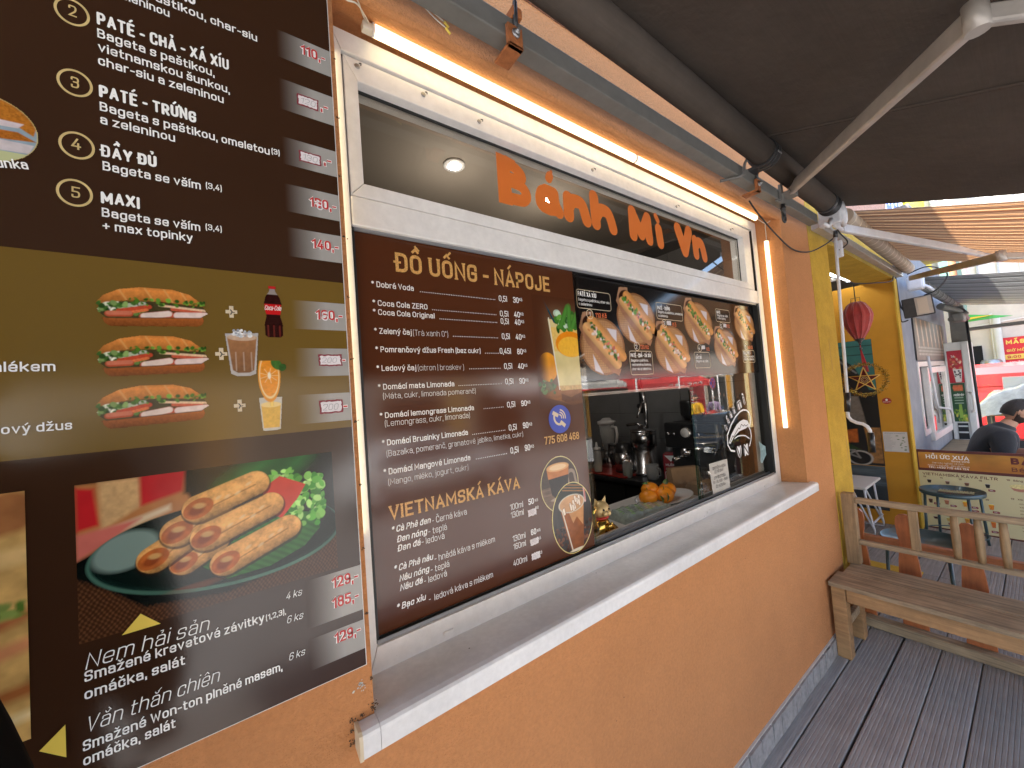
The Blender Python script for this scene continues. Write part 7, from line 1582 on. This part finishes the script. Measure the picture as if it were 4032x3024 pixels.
g = G(); g.box(14.06, 14.3, -.9, 4.8, 3.0, 8.2); g.obj('upper_siding', MATS['siding'], hall)
yb = thing('yellow_sign_building', 'yellow building with a blue and white sign rising above the awnings', 'building'); YX = 11.5
g = G(); g.box(YX, YX+2, 1.35, 6, -.5, 6.8); g.obj('wall', MATS['sign_yellow'], yb); g = G(); g.box(YX-.06, YX-.002, 1.45, 2.35, 4.2, 5.4); sg = g.obj('sign', MATS['sign_blue'], yb)
ik = Ink(YZ(YX-.062), .01)
for k in range(7): ik.line('D', [(-2.1+k*.09, 5.25-.05*k), (-2.06+k*.09, 4.75-.02*k)], .035)
for k in range(5): ik.line('D', [(-1.72+k*.05, 5.2), (-1.72+k*.05, 4.9)], .02)
ik.build('lettering', {'D': MATS['phone_blue']}, sg)
g = G(); g.box(YX-.05, YX-.003, 1.36, 2.6, 3.3, 4.0); s2_ = g.obj('lower_sign', MATS['siding'], yb); ik = Ink(YZ(YX-.052), .01)
for k in range(12): ik.line('K', [(-2.3+k*.09, 3.75), (-2.33+k*.09, 3.45+.05*(k % 3))], .03)
ik.build('lettering', INK, s2_)
g = G(); g.box(YX-.02, YX+1, .83, 1.05, 2.6, 4.4); g.obj('green_panel', MATS['teal_panel'], yb); g = G(); g.tube([(YX,.95,6.0),(YX,.72,3.2)], .05, 8); g.tube([(YX-.1,1.2,6.0),(YX-.1,.95,4.4)], .05, 8); g.obj('strut', MATS['siding'], yb)
g = G(); g.tube([(YX-.3,.86,2.6),(YX-.3,.86,3.6)], .05, 8); g.obj('orange_pipe', MATS['pipe_brown'], yb)
mp = thing('opening_times_banner', 'red banner with yellow lettering on the pale market building', 'banner'); g = G(); g.box(13.93, 13.95, -.3, .475, 1.40, 2.02); g.obj('panel', MATS['awning_red'], mp)
ik = Ink(YZ(13.93), .01); ik.text('MÃSU', -.44, 1.87, .34, .09, .26, 'Y'); ik.text('GIỜ MỞ CỬA', -.44, 1.70, .42, .055, .2, 'Y'); ik.poly('Y', [(-.47,1.53),(.25,1.53),(.25,1.64),(-.47,1.64)]); ik.text('9:00 - 19:00', -.44, 1.555, .5, .06, .2, 'R', '', .01); ik.text('OTEVŘENO DENNĚ', -.42, 1.44, .4, .04, .16, 'W'); ik.build('lettering', INK, mp)
sh2 = thing('parasol_canopy', 'bright green and yellow canopy sheet under the grey awning', 'canopy'); g = G(); g.prism([(.97,2.43),(.90,2.60),(.28,2.44)], 13.2, 13.25, lambda a, b, d: Vector((d, a, b))); g.obj('green_cloth', MATS['green_sheet'], sh2); g = G(); g.prism([(.93,2.47),(.86,2.52),(.52,2.51)], 13.14, 13.19, lambda a, b, d: Vector((d, a, b))); g.obj('yellow_cloth', MATS['yellow_sheet'], sh2)
g = G(); g.tube([(6.9,.66,2.22),(7.2,.55,2.15),(7.5,.52,2.08)], .04, 8); g.tube([(7.0,.60,2.05),(7.25,.5,2.12),(7.45,.55,2.2)], .03, 8); g.bbox(7.0, 7.3, .50, .60, 2.02, 2.12, .02); tag(g.obj('awning_gear', MATS['steel_grey']), 'grey folding gear under the far end of the grey awning', 'gear')
ep = tag(G().box(7.97, 8.02, .56, .70, 1.75, 2.30).obj('end_panel', MATS['steel_grey']), 'dark narrow panel beside the drinks fridge top', 'panel')
# ------------------------------------------------------------------ people
def skin_mesh(name, joints, edges, radii, sub=2):
    me = bpy.data.meshes.new(name+'_src'); me.from_pydata([tuple(j) for j in joints], edges, []); o = bpy.data.objects.new(name+'_src', me); COL.objects.link(o)
    o.modifiers.new('s', 'SKIN'); 
    for i, r in enumerate(radii):
        v = me.skin_vertices[0].data[i]; v.radius = (r, r) if not isinstance(r, (tuple, list)) else r; v.use_root = (i == 0)
    o.modifiers['s'].use_smooth_shade = True
    s_ = o.modifiers.new('u', 'SUBSURF'); s_.levels = sub; s_.render_levels = sub
    dg = bpy.context.evaluated_depsgraph_get(); dg.update(); m2 = bpy.data.meshes.new_from_object(o.evaluated_get(dg)); m2.name = name
    bpy.data.objects.remove(o); m2.materials.clear()
    return m2
def V3(*a): return Vector(a)
def head(parent, c, r, face, tilt=0, beard=True, hair='hair', glasses=False):
    """c centre, r half height, face = heading angle in plan (0 = +X), shaped from a sphere"""
    m = Matrix.Translation(c) @ Rz(face) @ Matrix.Rotation(tilt, 4, 'Y')
    bm = bmesh.new(); bmesh.ops.create_uvsphere(bm, u_segments=40, v_segments=28, radius=1)
    for v in bm.verts:
        x, y, z = v.co; X = x*.82; Y = y*.70; Z = z*1.0
        if x > 0: X *= 1-.16*max(0, -z)**1.5*0; X = min(X, .72+.04*(1-abs(y)))
        if z < -.1: Y *= 1-.34*(-z-.1); X *= (1-.10*(-z)) if x > 0 else (1-.42*(-z-.1))
        if x > 0: X += .20*math.exp(-((y/.13)**2))*math.exp(-(((z+.12)/.14)**2)); X += .06*math.exp(-((y/.25)**2))*math.exp(-(((z+.42)/.07)**2)); X += .07*math.exp(-((y/.22)**2))*math.exp(-(((z+.78)/.14)**2)); X -= .09*math.exp(-(((abs(y)-.33)/.16)**2))*math.exp(-(((z-.06)/.12)**2)); X += .05*math.exp(-(((z-.22)/.08)**2))*math.exp(-((y/.5)**4))
        v.co = Vector((X, Y, Z))*r
    for v in bm.verts: v.co = m @ v.co
    me = bpy.data.meshes.new('head'); bm.to_mesh(me); bm.free(); hd = link('head', me, MATS['skin'], parent, True)
    for s_ in (-1, 1):
        g = G(); g.tube([m @ (Vector((x, s_*.70, z))*r) for x, z in ((-.06,-.22),(-.16,-.02),(-.14,.14),(-.02,.17),(.03,.05),(-.02,-.14))], .055*r*1.1, 8, closed=True); g.ball(m @ (Vector((-.05, s_*.66, -.02))*r), .12*r, 8); g.obj('ear', MATS['skin'], hd)
        g = G(); g.ball(m @ (Vector((.66, s_*.27, .05))*r), .09*r, 8); g.obj('eye', MATS['plastic_black'], hd)
    g = G(); bm = bmesh.new(); bmesh.ops.create_uvsphere(bm, u_segments=40, v_segments=28, radius=1); rr = random.Random(5)
    for v in bm.verts:
        x, y, z = v.co; X, Y, Z = x*.90, y*.77, z*1.06
        hairline = .42 if x > .25 else (.42-(.25-x)*1.3 if x > -.2 else -.45); cut = z < hairline
        k = .80 if cut else 1+.02*rr.uniform(-1, 1)
        if cut and z < -.1: k = .6
        v.co = m @ (Vector((X*k-.03, Y*k, Z*k))*r)
    me = bpy.data.meshes.new('hair'); bm.to_mesh(me); bm.free(); link('hair', me, MATS[hair], hd, True)
    if beard:
        bm = bmesh.new(); bmesh.ops.create_uvsphere(bm, u_segments=36, v_segments=24, radius=1)
        for v in bm.verts:
            x, y, z = v.co; k = 1.045 if (z < -.34 and x > -.25) or (x > -.25 and x < .12 and z < .05 and abs(y) > .7) else .7
            X = x*.80; Y = y*.70
            if z < -.1: Y *= 1-.30*(-z-.1); X *= (1-.08*(-z)) if x > 0 else (1-.42*(-z-.1))
            v.co = m @ (Vector((X*k, Y*k, z*k*1.0))*r)
        me = bpy.data.meshes.new('beard'); bm.to_mesh(me); bm.free(); link('beard', me, MATS['beard'], hd, True)
    if glasses:
        g = G()
        for s_ in (-1, 1): g.tube([m @ (Vector((.80, s_*.30+.17*math.cos(a*math.pi/8), .04+.13*math.sin(a*math.pi/8)))*r) for a in range(16)], .018*r, 6, closed=True); g.tube([m @ (Vector((.80, s_*.46, .08))*r), m @ (Vector((-.08, s_*.74, .10))*r)], .016*r, 6)
        g.tube([m @ (Vector((.82, -.13, .06))*r), m @ (Vector((.82, .13, .06))*r)], .016*r, 6); g.obj('glasses', MATS['gold_metal'], hd)
    return hd
def hand(parent, wrist, d, up_, r=.085, mat='skin', curl=.5):
    """palm and five fingers as one skinned mesh"""
    d = Vector(d).normalized(); up_ = Vector(up_); s_ = d.cross(up_).normalized(); n_ = s_.cross(d).normalized(); w0 = Vector(wrist); L = r
    J = [w0, w0+d*L*.5]; E_ = [(0, 1)]; Rr = [(.024*r/.085, .017*r/.085), (.034*r/.085, .014*r/.085)]
    for k, (off, ln) in enumerate(((-.36,.80),(-.12,.92),(.12,.86),(.34,.68))):
        a = w0+d*L*.9+s_*off*L; b = a+(d*math.cos(curl)-n_*math.sin(curl))*ln*L*.5; c_ = b+(d*math.cos(curl*2)-n_*math.sin(curl*2))*ln*L*.45; i = len(J); J += [a, b, c_]; E_ += [(1, i), (i, i+1), (i+1, i+2)]; Rr += [.0095*r/.085, .0085*r/.085, .0065*r/.085]
    a = w0+d*L*.35-s_*.42*L; b = a+(d*.6-s_*.55-n_*.3)*L*.4; c_ = b+(d*.8-s_*.1-n_*.4)*L*.35; i = len(J); J += [a, b, c_]; E_ += [(1, i), (i, i+1), (i+1, i+2)]; Rr += [.011*r/.085, .0095*r/.085, .0075*r/.085]
    return link('hand', skin_mesh('hand', J, E_, Rr, 1), MATS[mat], parent, True)
def person(name_label, base, face, pose, cloth_top, cloth_bottom, h=1.55, hair='hair', beard=False, glasses=False, arms=None, bulk=1):
    t = thing('person', name_label, 'person'); s = h/1.75; c, sn = math.cos(face), math.sin(face)
    def P(f_, l, z): return Vector((base[0]+(f_*c-l*sn)*s, base[1]+(f_*sn+l*c)*s, base[2]+z*s))   # forward, left, up
    if pose == 'stand': hip = .93; knees = ((.05,.10,.50),(-.06,-.10,.50)); feet = ((.02,.11,.07),(-.10,-.11,.07)); toes = ((.18,.12,.03),(.06,-.12,.03)); lean = 0
    elif pose == 'walk': hip = .92; knees = ((.22,.09,.52),(-.05,-.09,.50)); feet = ((.28,.09,.08),(-.34,-.09,.13)); toes = ((.44,.09,.04),(-.20,-.09,.04)); lean = .03
    else: hip = .46; knees = ((.46,.13,.52),(.46,-.13,.52)); feet = ((.42,.13,.08),(.42,-.13,.08)); toes = ((.58,.13,.03),(.58,-.13,.03)); lean = .16
    H = hip
    sh_ = H+.50; J = [P(0,0,H), P(lean*.4,0,H+.20), P(lean,0,H+.40), P(lean*1.3,0,H+.53), P(lean*1.8,0,H+.63)]; E_ = [(0,1),(1,2),(2,3),(3,4)]; Rr = [(.15*s,.11*s),(.135*s,.105*s),(.165*s,.12*s),(.075*s,.07*s),(.055*s,.055*s)]
    A = arms or (((.02,.26,H+.20),(.14,.28,H-.02)), ((.02,-.26,H+.20),(.14,-.28,H-.02)))
    topJ, topE, topR = list(J[:4])+[P(lean*1.55,0,H+.585)], [(0,1),(1,2),(2,3),(3,4)], [(.165*s*bulk,.125*s*bulk),(.155*s*bulk,.13*s*bulk),(.185*s*bulk,.145*s*bulk),(.11*s,.10*s),(.078*s,.072*s)]
    for k, sd_ in enumerate((1, -1)):
        i = len(J); J += [P(lean,.19*sd_,sh_-.05), P(*A[k][0]), P(*A[k][1])]; E_ += [(2,i),(i,i+1),(i+1,i+2)]; Rr += [.060*s,.045*s,.032*s]
        i = len(topJ); topJ += [P(lean,.19*sd_,sh_-.05), P(*A[k][0]), P(*A[k][1])]; topE += [(2,i),(i,i+1),(i+1,i+2)]; topR += [.10*s,.072*s,.050*s]
        if k == 0: armi = [len(J)-1]
        else: armi.append(len(J)-1)
    botJ, botE, botR = [P(0,0,H-.0)], [], [(.17*s,.13*s)]
    for k, sd_ in enumerate((1, -1)):
        i = len(J); J += [P(0,.10*sd_,H-.06), P(*knees[k]), P(*feet[k]), P(*toes[k])]; E_ += [(0,i),(i,i+1),(i+1,i+2),(i+2,i+3)]; Rr += [.085*s,.058*s,.038*s,.030*s]
        i = len(botJ); botJ += [P(0,.10*sd_,H-.06), P(*knees[k]), P(*feet[k])]; botE += [(0,i),(i,i+1),(i+1,i+2)]; botR += [.105*s,.076*s,.058*s]
    link('body', skin_mesh('body', J, E_, Rr, 2), MATS['skin'], t, True)
    link('shirt', skin_mesh('shirt', topJ, topE, topR, 2), MATS[cloth_top], t, True); link('trousers', skin_mesh('trousers', botJ, botE, botR, 2), MATS[cloth_bottom], t, True)
    for k in range(2): g = G(); a, b = P(*feet[k]), P(*toes[k]); g.tube([a-(b-a)*.35+Vector((0,0,-.02*s)), a+Vector((0,0,-.02*s)), b], [.045*s,.05*s,.035*s], 10); g.obj('shoe', MATS['plastic_black'], t)
    for k in range(2): el, wr = P(*A[k][0]), P(*A[k][1]); hand(t, wr, wr-el, (c, sn, .2), .085*s)
    tl = .45 if pose == 'sit' else .05
    head(t, P(lean*1.8+.03,0,H+(.70 if pose == 'sit' else .76)), .125*s, face, tl, beard, hair, glasses)
    return t
# seated man behind the coffee sign
person('person in black jacket with dark hair and glasses, seated behind the coffee sign', (5.84, .45, -.055), R(-75), 'sit', 'shirt_black', 'trousers_dark', 1.62, 'hair', True, True, arms=(((.12,.30,.68),(.36,.16,.64)), ((.12,-.30,.68),(.36,-.16,.64))), bulk=1.22)
ch = thing('wooden_chair', 'dark wooden chair under the seated person behind the coffee sign', 'chair')
g = G(); g.bbox(5.78, 6.18, 0.0, .40, .37, .40, .01); g.obj('seat', MATS['wood_post'], ch)
for x in (5.80, 6.16):
    for y in (.02, .38): g = G(); g.tube([(x,y,0),(x,y,.37)], .016, 8); g.obj('leg', MATS['wood_post'], ch)
g = G(); g.bbox(5.72, 5.76, .02, .38, .60, .70, .01); g.obj('backrest', MATS['brown_brick'], ch)
for y in (.04, .36): g = G(); g.tube([(5.78,y,.38),(5.745,y,.66)], .014, 8); g.obj('back_post', MATS['wood_post'], ch)
# passer-by in the dark coat right beside the lens
pc = thing('person', 'person in a black coat standing close beside the menu board, mostly outside the view', 'person')
J = [V3(-.36,.40,.75), V3(-.36,.40,1.0), V3(-.37,.41,1.20), V3(-.38,.42,1.31), V3(-.38,.42,1.38)]; E_ = [(0,1),(1,2),(2,3),(3,4)]; Rr = [(.15,.11),(.14,.10),(.16,.11),(.07,.06),(.05,.05)]
for sd_ in (1, -1):
    i = len(J); J += [V3(-.36+.155*sd_,.42,1.245), V3(-.355+.185*sd_,.44,1.02), V3(-.33+.185*sd_,.36,.82)]; E_ += [(2,i),(i,i+1),(i+1,i+2)]; Rr += [.058,.048,.034]
b0 = list(J); i = len(J)
for sd_ in (1, -1):
    i = len(J); J += [V3(-.36+.09*sd_,.40,.70), V3(-.36+.09*sd_,.42,.38), V3(-.36+.09*sd_,.40,.05), V3(-.34+.09*sd_,.50,.03)]; E_ += [(0,i),(i,i+1),(i+1,i+2),(i+2,i+3)]; Rr += [.085,.06,.04,.032]
link('body', skin_mesh('body', J, E_, Rr, 2), MATS['skin'], pc, True)
cJ = [V3(-.36,.40,.62), V3(-.36,.40,.80), V3(-.36,.40,1.0), V3(-.37,.41,1.20), V3(-.38,.42,1.30)]; cE = [(0,1),(1,2),(2,3),(3,4)]; cR = [(.19,.15),(.17,.13),(.165,.125),(.18,.13),(.09,.085)]
for sd_ in (1, -1): i = len(cJ); cJ += [V3(-.355+.15*sd_,.435,1.262), V3(-.345+.19*sd_,.45,1.03), V3(-.325+.19*sd_,.37,.83)]; cE += [(3,i),(i,i+1),(i+1,i+2)]; cR += [.086,.078,.056]
link('coat', skin_mesh('coat', cJ, cE, cR, 2), MATS['coat_black'], pc, True)
tJ = [V3(-.36,.40,.66)]; tE = []; tR = [(.15,.12)]
for sd_ in (1, -1): i = len(tJ); tJ += [V3(-.36+.09*sd_,.40,.60), V3(-.36+.09*sd_,.42,.38), V3(-.36+.09*sd_,.40,.07)]; tE += [(0,i),(i,i+1),(i+1,i+2)]; tR += [.10,.078,.06]
link('trousers', skin_mesh('trousers', tJ, tE, tR, 2), MATS['trousers_dark'], pc, True)
for sd_ in (1, -1):
    hand(pc, (-.325+.19*sd_,.36,.82), (.0,-.3,-1), (0,1,0), .075); g = G(); x = -.36+.09*sd_; g.tube([(x,.36,.035),(x,.42,.04),(x,.53,.03)], [.035,.042,.03], 10); g.obj('shoe', MATS['plastic_black'], pc)
head(pc, Vector((-.385,.44,1.475)), .11, R(80), 0, False)
pc.location = (-.030, .0, .0); pc.scale = (1, 1, 1.10)
cJ = None

# ------------------------------------------------------------------ the other side of the street (seen mirrored in the panes)
op = thing('opposite_building', 'tan shop building across the street with dark openings', 'building')
OY = -10.5
g = G(); g.box(-14, 46, OY-4, OY, -.6, 4.2); g.obj('wall', MATS['facade_tan'], op)
rr = random.Random(12)
for k in range(16):
    x = -10+k*3.4; g = G(); g.box(x, x+2.2, OY+.001, OY+.06, -.5, 1.9); g.obj('shop_opening', MATS['deck_void' if k % 3 else 'interior_dark'], op)
    g = G(); g.box(x+2.5, x+2.9, OY+.001, OY+.08, -.5, 2.2); g.obj('pillar', MATS[['yellow_render','white_render','amber_render','grey_render'][k % 4]], op)
ra_ = thing('red_awning', 'red awning with white lettering above the shop across the street', 'awning')
g = G(); g.prism([(OY+.01, 2.15),(OY+1.0,1.72),(OY+1.02,1.42),(OY+1.0,1.42),(OY+.98,1.70),(OY+.01,2.10)], 14.8, 22.6, lambda a, b, d: Vector((d, a, b))); g.obj('canopy', MATS['awning_red'], ra_)
fo = lambda a, b, d=0: Vector((-a, OY+1.021+d, b)); ik = Ink(fo, .01); ik.text('Phở Lan', -21.5, 1.50, 3.4, .17, .2, 'W'); ik.text('ASIA - VIETNAM - RESTAURANT', -17.8, 1.47, 2.4, .07, .14, 'W'); ik.build('lettering', INK, ra_)
wa = thing('white_awning', 'white awning with red edge beside the red one across the street', 'awning'); g = G(); g.prism([(OY+.01, 2.3),(OY+1.2,1.85),(OY+1.2,1.62),(OY+1.18,1.62),(OY+1.18,1.82),(OY+.01,2.25)], 7.5, 14.5, lambda a, b, d: Vector((d, a, b))); g.obj('canopy', MATS['siding'], wa); g = G(); g.box(7.5, 14.5, OY+1.201, OY+1.21, 1.60, 1.66); g.obj('red_trim', MATS['awning_red'], wa)
rw = thing('red_menu_wall', 'red shop counter wall with rows of round dish pictures across the street', 'wall'); g = G(); g.box(20.4, 23.0, OY+.09, OY+.3, -.6, 1.5); g.obj('panel', MATS['awning_red'], rw)
for i in range(6):
    for j in range(3):
        ik = Ink(lambda a, b, d=0: Vector((-a, OY+.301+d, b)), .01); ik.ellipse('W', (-20.75-j*.42, 1.30-i*.22), .17, .085, 14); ik.ellipse('c', (-20.75-j*.42, 1.30-i*.22), .11, .05, 12, .006); ik.build('dish_picture', INK, rw)
sgn = thing('no_stopping_sign', 'round blue and red no stopping sign on a pole across the street', 'road sign'); g = G(); g.tube([(16.4,-6.4,-.6),(16.4,-6.4,1.75)], .03, 10); g.obj('pole', MATS['steel_pole'], sgn)
ik = Ink(lambda a, b, d=0: Vector((-a, -6.36+d, b)), .004); c = (-16.4, 1.52); ik.ellipse('r', c, .25, .25, 30); ik.ellipse('b', c, .20, .20, 30, .006)
for k in (1, -1): ik.line('r', [(c[0]-.15, c[1]-.15*k), (c[0]+.15, c[1]+.15*k)], .05, extra=.012+.002*k)
ik.build('face', {'r': MATS['awning_red'], 'b': MATS['phone_blue']}, sgn)
g = G(); g.lathe([(.25,0),(.25,.01)], (0,0,0), 30, Matrix.Translation((16.4,-6.365,1.52)) @ Matrix.Rotation(math.pi/2, 4, 'X')); g.obj('disc', MATS['steel_pole'], sgn)
person('person in a yellow shirt and jeans walking on the sunlit street across', (13.3, -5.4, -.50), R(200), 'walk', 'shirt_yellow', 'jeans', 1.6)
person('person in a lilac hooded top on the street beyond the parked car', (17.4, -6.9, -.62), R(150), 'walk', 'jacket_lilac', 'trousers_dark', 1.55)
person('person in dark clothes photographing across the street', (21.0, -8.4, -.62), R(90), 'stand', 'shirt_black', 'jeans', 1.6, arms=(((.20,.22,1.30),(.30,.05,1.55)), ((.20,-.22,1.30),(.30,-.05,1.55))))
def car(x, y, label, mat, rz=0):
    t = thing('parked_car', label, 'car', 'cars parked along the street'); m = Matrix.Translation((x, y, -.62)) @ Rz(rz)
    prof = [(-2.1,.35),(-2.15,.62),(-2.0,.85),(-1.3,.95),(-.6,1.32),(.5,1.40),(1.2,1.25),(1.75,.95),(2.1,.85),(2.15,.5),(2.1,.3)]
    bm = bmesh.new(); N = len(prof); ws = [.80,.85,.86,.84,.66,.64,.68,.82,.82,.84,.80]
    L = [bm.verts.new(m @ Vector((a, -w_, b))) for (a, b), w_ in zip(prof, ws)]; Rr = [bm.verts.new(m @ Vector((a, w_, b))) for (a, b), w_ in zip(prof, ws)]
    bm.faces.new(L); bm.faces.new(Rr[::-1])
    for i in range(N): j = (i+1) % N; bm.faces.new([L[i], Rr[i], Rr[j], L[j]])
    bmesh.ops.bevel(bm, geom=bm.edges[:], offset=.06, segments=3, affect='EDGES'); bmesh.ops.recalc_face_normals(bm, faces=bm.faces)
    me = bpy.data.meshes.new('body'); bm.to_mesh(me); bm.free(); link('body', me, MATS[mat], t, True)
    g = G()
    for s_ in (-1, 1): g.prism([(-1.1,.98),(-.55,1.25),(.45,1.32),(1.15,1.2),(1.5,.98)], 0, .02, lambda a, b, d: m @ Vector((a, s_*(.80-(b-.98)*.35+.01+d), b)))
    g.prism([(-.60,.60),(-.60,-.60),(.62,-.72),(.62,.72)], 0, .02, lambda a, b, d: m @ Vector((-.98+a*.55 if 0 else -1.27+ (a+.6)*.58, b, .97+(a+.6)*.30+d))); g.obj('window', MATS['car_glass'], t)
    for a in (-1.35, 1.35):
        for s_ in (-1, 1): g = G(); g.lathe([(.28,-.1),(.31,-.06),(.31,.06),(.28,.1)], (0,0,0), 22, m @ Matrix.Translation((a, s_*.80, .31)) @ Matrix.Rotation(math.pi/2, 4, 'X')); w_ = g.obj('wheel', MATS['tyre'], t); g = G(); g.lathe([(.18,-.115),(.17,.115)], (0,0,0), 18, m @ Matrix.Translation((a, s_*.80, .31)) @ Matrix.Rotation(math.pi/2, 4, 'X')); g.obj('rim', MATS['chrome'], w_)
    for s_ in (-1, 1): g = G(); g.bbox(-2.12, -1.98, s_*.70-.10, s_*.70+.10, .66, .78, .03, m); g.obj('headlight', MATS['sheet_plastic'], t); g = G(); g.bbox(-.55, -.42, s_*.93-.07, s_*.93+.07, .95, 1.06, .03, m); g.obj('door_mirror', MATS[mat], t)
    return t
car(10.1, -2.95, 'dark glossy parked car nearer the stall deck', 'car_dark', 0.05); car(3.5, -6.8, 'white parked car across the street from the stall', 'cooler_white', math.pi)
# scaffold poles and stall frames across the street
for k, x in enumerate((9.2, 12.6, 15.6, 19.0)):
    t = tag(G().tube([(x,-7.4,-.62),(x,-7.4,1.95)], .035, 8).tube([(x,-7.4,1.90),(x+1.6,-7.4,1.90)], .03, 8).obj('stall_frame', MATS['white_metal']), ['white pole frame nearest along the opposite kerb','white pole frame opposite the yellow shop','white pole frame before the red awning','white pole frame farthest along the opposite kerb'][k], 'frame')
# hanging-out: other things on our side that only show up mirrored
